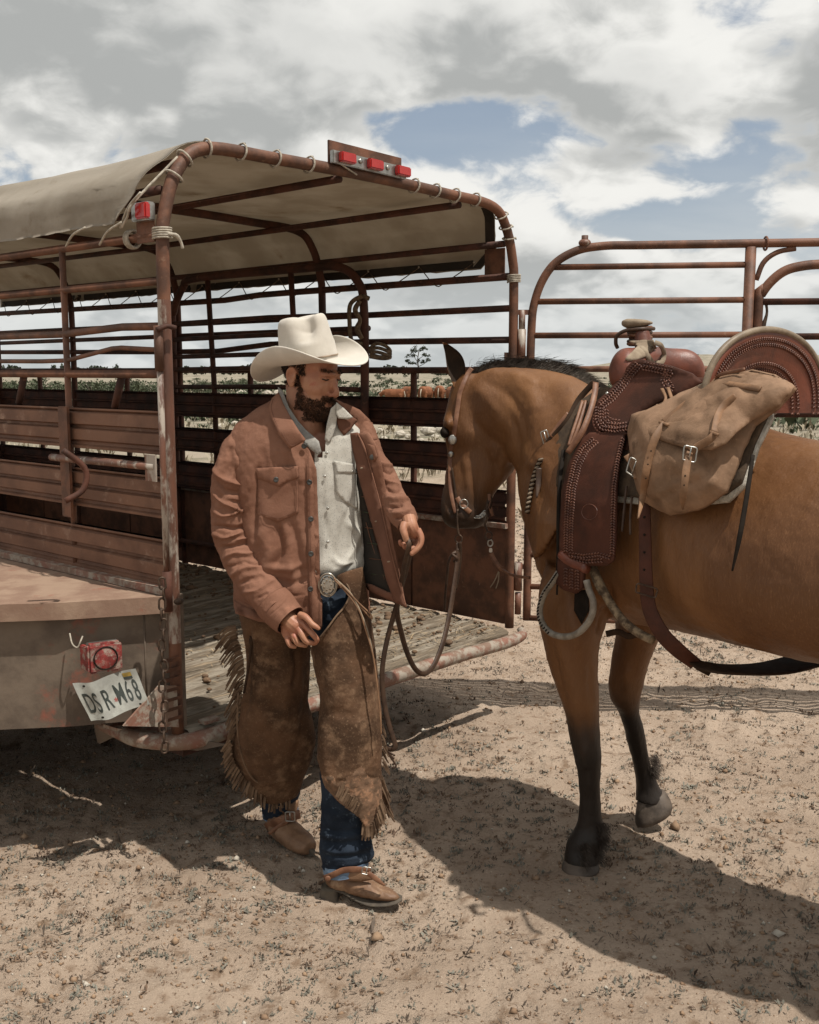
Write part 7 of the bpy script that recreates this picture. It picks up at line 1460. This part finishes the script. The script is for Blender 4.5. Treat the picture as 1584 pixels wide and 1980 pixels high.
def build_jacket():
    rw = [(768, 545, 640, 3.41, .070), (782, 512, 668, 3.405, .095), (800, 482, 694, 3.40, .112), (822, 458, 712, 3.395, .128), (850, 446, 722, 3.39, .138), (900, 448, 722, 3.385, .148), (960, 455, 720, 3.38, .150), (1020, 458, 716, 3.38, .150), (1080, 457, 714, 3.38, .150), (1120, 454, 714, 3.38, .150), (1145, 453, 714, 3.38, .148), (1160, 454, 714, 3.38, .146), (1171, 455, 714, 3.38, .144)]
    nr, ns = 300, 260
    # open front: from the placket edge round the back to the other side
    R = cr(rows(rw), nr); V = []
    uedge = np.interp(np.linspace(0, 1, nr), [0, .083, .167, .25, .333, .417, .6, .8, 1], [546, 550, 558, 572, 592, 612, 617, 620, 622]); e = .92
    for i, r in enumerate(R):
        x = (uedge[i]-proj(r[:3])[0])*pxm(0, 3.25) if False else None
        y = 3.24; v_ = proj(r[:3])[1]; X0 = W(uedge[i], v_, r[1]-r[7]*.98)[0]; c = np.clip((X0-r[0])/r[3], -.98, .98); a0 = -math.acos(np.sign(c)*abs(c)**(1/e)); a1 = math.radians(-14)
        t = np.linspace(a0, a1-2*math.pi, ns); ct, st_ = np.cos(t), np.sin(t); ct = np.sign(ct)*np.abs(ct)**e; st_ = np.sign(st_)*np.abs(st_)**e
        V.append(r[None, :3]+ct[:, None]*r[None, 3:6]+st_[:, None]*r[None, 6:9])
    V = np.concatenate(V); f = gridfaces(nr, ns, False); f = orient(V, f)
    uv = proj(V); k = np.clip((uv[:, 1]-1120)/100, 0, 1); V[:, 2] -= k*(uv[:, 0]-452)/170*.040*(V[:, 1] < 3.38)
    st = [([(590, 870), (592, 960), (596, 1080), (598, 1200)], 1.6, -.0035), ([(594, 870), (597, 960), (601, 1080), (603, 1200)], 4, .003),
          ([(560, 1000), (575, 1060), (585, 1120)], 10, -.010), ([(500, 1020), (520, 1060), (515, 1120)], 14, .010), ([(535, 1010), (545, 1060), (530, 1100)], 8, -.012), ([(560, 1080), (570, 1140), (560, 1190)], 10, .008),
          ([(495, 1130), (540, 1150), (590, 1150)], 3, -.002), ([(506, 870), (512, 930), (500, 1000)], 8, -.006), ([(550, 860), (575, 900), (582, 940)], 10, .006), ([(600, 1100), (616, 1112)], 5, -.005), ([(605, 1030), (618, 1036)], 5, .004), ([(458, 1160), (520, 1190), (600, 1200), (622, 1202)], 1.6, -.003), ([(530, 1120), (560, 1128), (600, 1118)], 6, -.006), ([(520, 1095), (560, 1100), (590, 1090)], 7, .006), ([(500, 900), (494, 960), (494, 1040)], 6, -.014)]
    st = [(p, w, h*1.35) for p, w, h in st]; V = sculpt(V, f, st); V = fbm_disp(V, f, .0075, 7.5); V = fbm_disp(V, f, .003, 19, stretch=(1, 1, .6)); V = fbm_disp(V, f, .0012, 36)
    J = thick('jacket', V, f, nr, ns, .004, M['jacket'], MAN, False); bv = bvh_of(V, f)
    D = lambda off: drape(bv, off, 3.24)
    # placket, hem band, pocket, flap, buttons
    shell('placket', [(592, 862), (618, 866), (620, 960), (622, 1080), (623, 1214), (600, 1212), (597, 1080), (594, 960)], D(.001), .0035, M['jacket'], J, step=6, puff=.002, puffw=5, smooth_n=2)
    shell('hem_band', [(452, 1160), (500, 1186), (560, 1194), (622, 1200), (622, 1217), (560, 1210), (500, 1202), (455, 1186)], D(.001), .003, M['jacket'], J, step=6, puff=.002, puffw=4, smooth_n=2)
    shell('pocket', [(499, 915), (577, 915), (577, 992), (538, 1009), (499, 996)], D(.001), .003, M['jacket'], J, step=6, puff=.0012, puffw=3, smooth_n=2)
    shell('pocket_flap', [(496, 905), (576, 901), (578, 924), (554, 932), (540, 941), (522, 933), (499, 925)], D(.004), .004, M['jacket'], J, step=5, puff=.003, puffw=4, smooth_n=2)
    for (u, v_) in ((535, 927), (599, 932), (602, 1003), (602, 1070), (601, 1138), (589, 862)):
        h = hit(bv, u, v_); p = (h[0] if h else W(u, v_, 3.24))+np.array([0, -.009, 0]); v, f2 = ring_loft_vf([[*p, .0088, 0, 0, 0, 0, .0088], [*(p+np.array([0, -.003, 0])), .0088, 0, 0, 0, 0, .0088], [*(p+np.array([0, -.0045, 0])), .0065, 0, 0, 0, 0, .0065], [*(p+np.array([0, -.003, 0])), .0045, 0, 0, 0, 0, .0045]], 18); make('button', v, f2, M['button'], J)
    tube('stitch_line', list(D(.0045)(np.array([(455, 1172), (480, 1180), (500, 1170)]))), .0018, M['jacket'], J, n=20, sides=6)
    for q in ([(503, 936), (503, 992), (538, 1003), (573, 989), (573, 930)], [(500, 909), (502, 922), (524, 929), (540, 936), (553, 928), (574, 921), (572, 905)], [(597, 872), (598, 960), (601, 1080), (604, 1205)], [(616, 872), (616, 960), (618, 1080), (619, 1205)]):
        tube('stitching', [np.array(D(.0085)(np.array([p]))[0]) for p in lin(q, 24)], .0009, M['jacketin'], J, sides=4)
    # collar
    cl = [(540, 760), (527, 772), (521, 790), (528, 815), (542, 842), (562, 868), (590, 853), (591, 849), (578, 832), (562, 806), (548, 780)]
    shell('collar', cl, lambda uv: np.array([W(u, v_, 3.325-.100*np.clip((v_-750)/85, 0, 1)+.0006*(560-u)) for u, v_ in uv]), .006, M['jacket'], J, step=5, puff=.003, puffw=5)
    tube('collar_stitch', [W(u, v_, 3.325-.100*min(1, max(0, (v_-750)/85))+.0006*(560-u)-.010) for u, v_ in [(528, 772), (525, 790), (533, 814), (547, 840), (564, 862), (586, 850)]], .0012, M['jacketin'], J, n=40, sides=5)
    # sleeves
    def sleeve(pts, strokes, nr=230, ns=110, nm='sleeve', fb_=.006):
        R = cr(limb(pts), nr); t = np.linspace(0, 2*np.pi, ns, endpoint=False)
        V = (R[:, None, :3]+np.cos(t)[None, :, None]*R[:, None, 3:6]+np.sin(t)[None, :, None]*R[:, None, 6:9]).reshape(-1, 3); f = orient(V, gridfaces(nr, ns)); V = sculpt(V, f, [(p, w*.9, h*1.25) for p, w, h in strokes]); V = fbm_disp(V, f, fb_, 9); V = fbm_disp(V, f, .003, 20); V = fbm_disp(V, f, .0012, 40)
        return thick(nm, V, f, nr, ns, .004, M['jacket'], J, True), V, f
    sL = [(474, 838, 3.385, 16, 1.5), (464, 862, 3.375, 32, 1.2), (455, 900, 3.36, 38, 1.1), (451, 940, 3.355, 42, 1.05), (451, 980, 3.35, 43, 1), (454, 1020, 3.345, 42, 1), (463, 1060, 3.33, 41, 1), (480, 1096, 3.30, 40, 1), (502, 1130, 3.26, 38, 1), (524, 1160, 3.22, 35, 1), (540, 1180, 3.195, 33, 1)]
    stL = [([(410, 900), (432, 926), (470, 938), (494, 934)], 4, .008), ([(414, 925), (440, 950), (470, 952)], 5, -.007), ([(408, 945), (425, 968), (460, 985), (492, 1000)], 4, .007), ([(440, 968), (475, 975), (494, 990)], 3, -.006), ([(410, 985), (432, 998), (462, 990), (494, 968)], 3.5, .006),
           ([(412, 1015), (450, 1022), (494, 1012)], 4.5, -.009), ([(412, 1030), (436, 1040), (470, 1028)], 4, .008), ([(450, 1046), (480, 1040), (498, 1030)], 3.5, .006), ([(422, 1058), (450, 1056), (492, 1046)], 3.5, -.008), ([(430, 1082), (452, 1070), (478, 1072), (500, 1066)], 4, .008), ([(436, 1098), (470, 1088)], 4, -.006), ([(470, 1086), (496, 1092), (508, 1084)], 3, -.006),
           ([(444, 1116), (470, 1100), (506, 1096)], 4.5, .007), ([(462, 1130), (486, 1118), (514, 1114)], 4, -.007), ([(470, 1146), (500, 1140), (530, 1120)], 4, .006), ([(496, 1158), (520, 1146)], 3, -.004), ([(440, 862), (446, 890), (436, 920)], 6, -.006), ([(470, 850), (484, 880), (488, 915)], 3, .006), ([(425, 880), (422, 930)], 8, .005), ([(486, 870), (494, 920), (494, 965)], 3.5, -.008), ([(456, 880), (462, 905), (476, 925)], 6, .006), ([(462, 905), (455, 930)], 5, -.005)]
    s1, Vs, fs = sleeve(sL, stL); sb = bvh_of(Vs, fs)
    cu = [(527, 1163, 3.215, 37, 1.02), (540, 1178, 3.20, 37, 1.0), (552, 1191, 3.185, 35.5, .98), (561, 1200, 3.175, 34, .96)]; R = cr(limb(cu), 40); t = np.linspace(0, 2*np.pi, 80, endpoint=False); V = (R[:, None, :3]+np.cos(t)[None, :, None]*R[:, None, 3:6]+np.sin(t)[None, :, None]*R[:, None, 6:9]).reshape(-1, 3); f = orient(V, gridfaces(40, 80)); V = fbm_disp(V, f, .004, 14); V = sculpt(V, f, [([(520, 1190), (536, 1178), (556, 1160)], 1.4, -.003), ([(532, 1214), (560, 1196), (582, 1178)], 1.4, -.002), ([(540, 1178), (552, 1194)], 6, -.003)]); thick('cuff', V, f, 40, 80, .004, M['jacket'], s1, True)
    sR = [(704, 820, 3.40, 16, 1.4), (707, 845, 3.385, 22, 1.4), (716, 880, 3.365, 25, 1.3), (732, 912, 3.34, 27, 1.2), (748, 940, 3.30, 27, 1.1), (763, 968, 3.25, 26, 1), (775, 990, 3.20, 25, 1), (785, 1006, 3.165, 22, 1), (788, 1014, 3.155, 19, 1)]
    stR = [([(735, 905), (748, 912), (765, 915)], 4, -.010), ([(728, 892), (745, 900), (758, 902)], 4, .009), ([(742, 928), (755, 934), (774, 938)], 4, .010), ([(745, 945), (760, 950), (780, 950)], 4, -.009), ([(750, 962), (768, 966), (788, 966)], 4, .009), ([(752, 980), (768, 980), (780, 975)], 3.5, -.010), ([(758, 992), (775, 992), (795, 986)], 4, .007), ([(762, 1003), (775, 1002), (792, 1000)], 3, -.007), ([(710, 848), (720, 852), (730, 850)], 2, -.003)]
    sleeve(sR, stR, 180, 90)
    # the open left front: outer cloth, facing band and dark plaid lining
    Yf = lambda u, v_: 3.30-.0016*(u-690)+.0001*(v_-900)
    fo = lambda dy: (lambda uv: np.array([W(u, v_, Yf(u, v_)+dy+.012*math.sin(v_*.022+u*.05)*(1 if v_ > 900 else .3)) for u, v_ in uv]))
    outer = [(668, 846), (680, 838), (700, 836), (716, 842), (728, 862), (735, 900), (748, 960), (757, 1010), (770, 1080), (786, 1172), (776, 1170), (752, 1080), (730, 980), (706, 900), (690, 868)]
    shell('open_front', [(690, 838), (714, 836), (728, 860), (738, 896), (746, 940), (752, 985), (762, 1050), (786, 1173), (770, 1162), (748, 1070), (730, 985), (712, 905), (694, 868)], fo(.010), .005, M['jacket'], J, step=6, puff=.004, puffw=6)
    shell('lining', [(664, 850), (676, 846), (692, 870), (700, 930), (712, 990), (730, 1060), (752, 1130), (764, 1166), (738, 1152), (712, 1140), (702, 1120), (705, 1060), (700, 1000), (694, 950), (684, 900)], fo(.022), .003, M['lining'], J, step=7)
    shell('facing', [(674, 838), (692, 836), (706, 868), (722, 925), (738, 985), (755, 1060), (770, 1120), (786, 1174), (764, 1164), (748, 1120), (734, 1058), (714, 990), (698, 935), (686, 880)], fo(-.004), .004, M['jacketin'], J, step=6, puff=.003, puffw=6)
    shell('hem_facing', [(708, 1128), (720, 1130), (750, 1144), (768, 1150), (786, 1174), (764, 1164), (736, 1152), (716, 1142)], fo(.006), .004, M['jacketin'], J, step=5, puff=.002)
    tube('edge_piping', [fo(-.012)(np.array([(u, v_)]))[0] for u, v_ in [(692, 838), (706, 868), (722, 925), (738, 985), (755, 1060), (770, 1120), (786, 1174)]], .0022, M['jacket'], J, n=60, sides=6)
    for (u, v_, w) in ((700, 905, 0), (708, 945, 1), (728, 1008, 0), (731, 1020, 1), (752, 1086, 0), (704, 930, 1)):
        if w: continue
        v, f2 = ell_vf(fo(-.014)(np.array([(u, v_)]))[0], (.006, 0, .001), (0, .002, 0), (0, 0, .0028), 8, 5); make('buttonhole', v, f2, M['hatband'], J)
    for pts in ([(700, 930), (716, 985), (738, 1050), (760, 1120)], [(708, 1010), (722, 1060), (744, 1120)]): tube('plaid_line', [fo(.016)(np.array([p]))[0] for p in pts], .0016, M['rust'], J, n=24, sides=5)
    for v_ in (930, 960, 990, 1020, 1050, 1080, 1110): tube('plaid_line', [fo(.016)(np.array([p]))[0] for p in [(696+(v_-930)*.12, v_), (712+(v_-930)*.22, v_+3)]], .0016, M['leaf'] if v_ % 60 else M['rust'], J, sides=5)
    # chest pocket flap edge and its button on the turned side
    shell('pocket_flap', [(712, 858), (724, 862), (731, 884), (724, 893), (716, 880)], fo(-.004), .004, M['jacket'], J, step=4, puff=.002, puffw=3)
    p = W(720, 884, 3.235); v, f2 = ell_vf(p, (.009, 0, 0), (0, .003, 0), (0, 0, .009), 16, 8); make('button', v, f2, M['button'], J)
    # far shoulder and collar end
    shell('collar', [(654, 792), (672, 800), (690, 812), (676, 832), (664, 842), (654, 828), (650, 812)], lambda uv: np.array([W(u, v_, 3.285+.0008*(u-650)) for u, v_ in uv]), .006, M['jacketin'], J, step=4, puff=.003)
    shell('yoke', [(650, 776), (668, 780), (694, 792), (714, 812), (724, 838), (712, 842), (690, 838), (676, 836), (690, 814), (672, 800)], lambda uv: np.array([W(u, v_, 3.315+.0010*(u-650)) for u, v_ in uv]), .006, M['jacket'], J, step=5, puff=.004)
build_jacket()
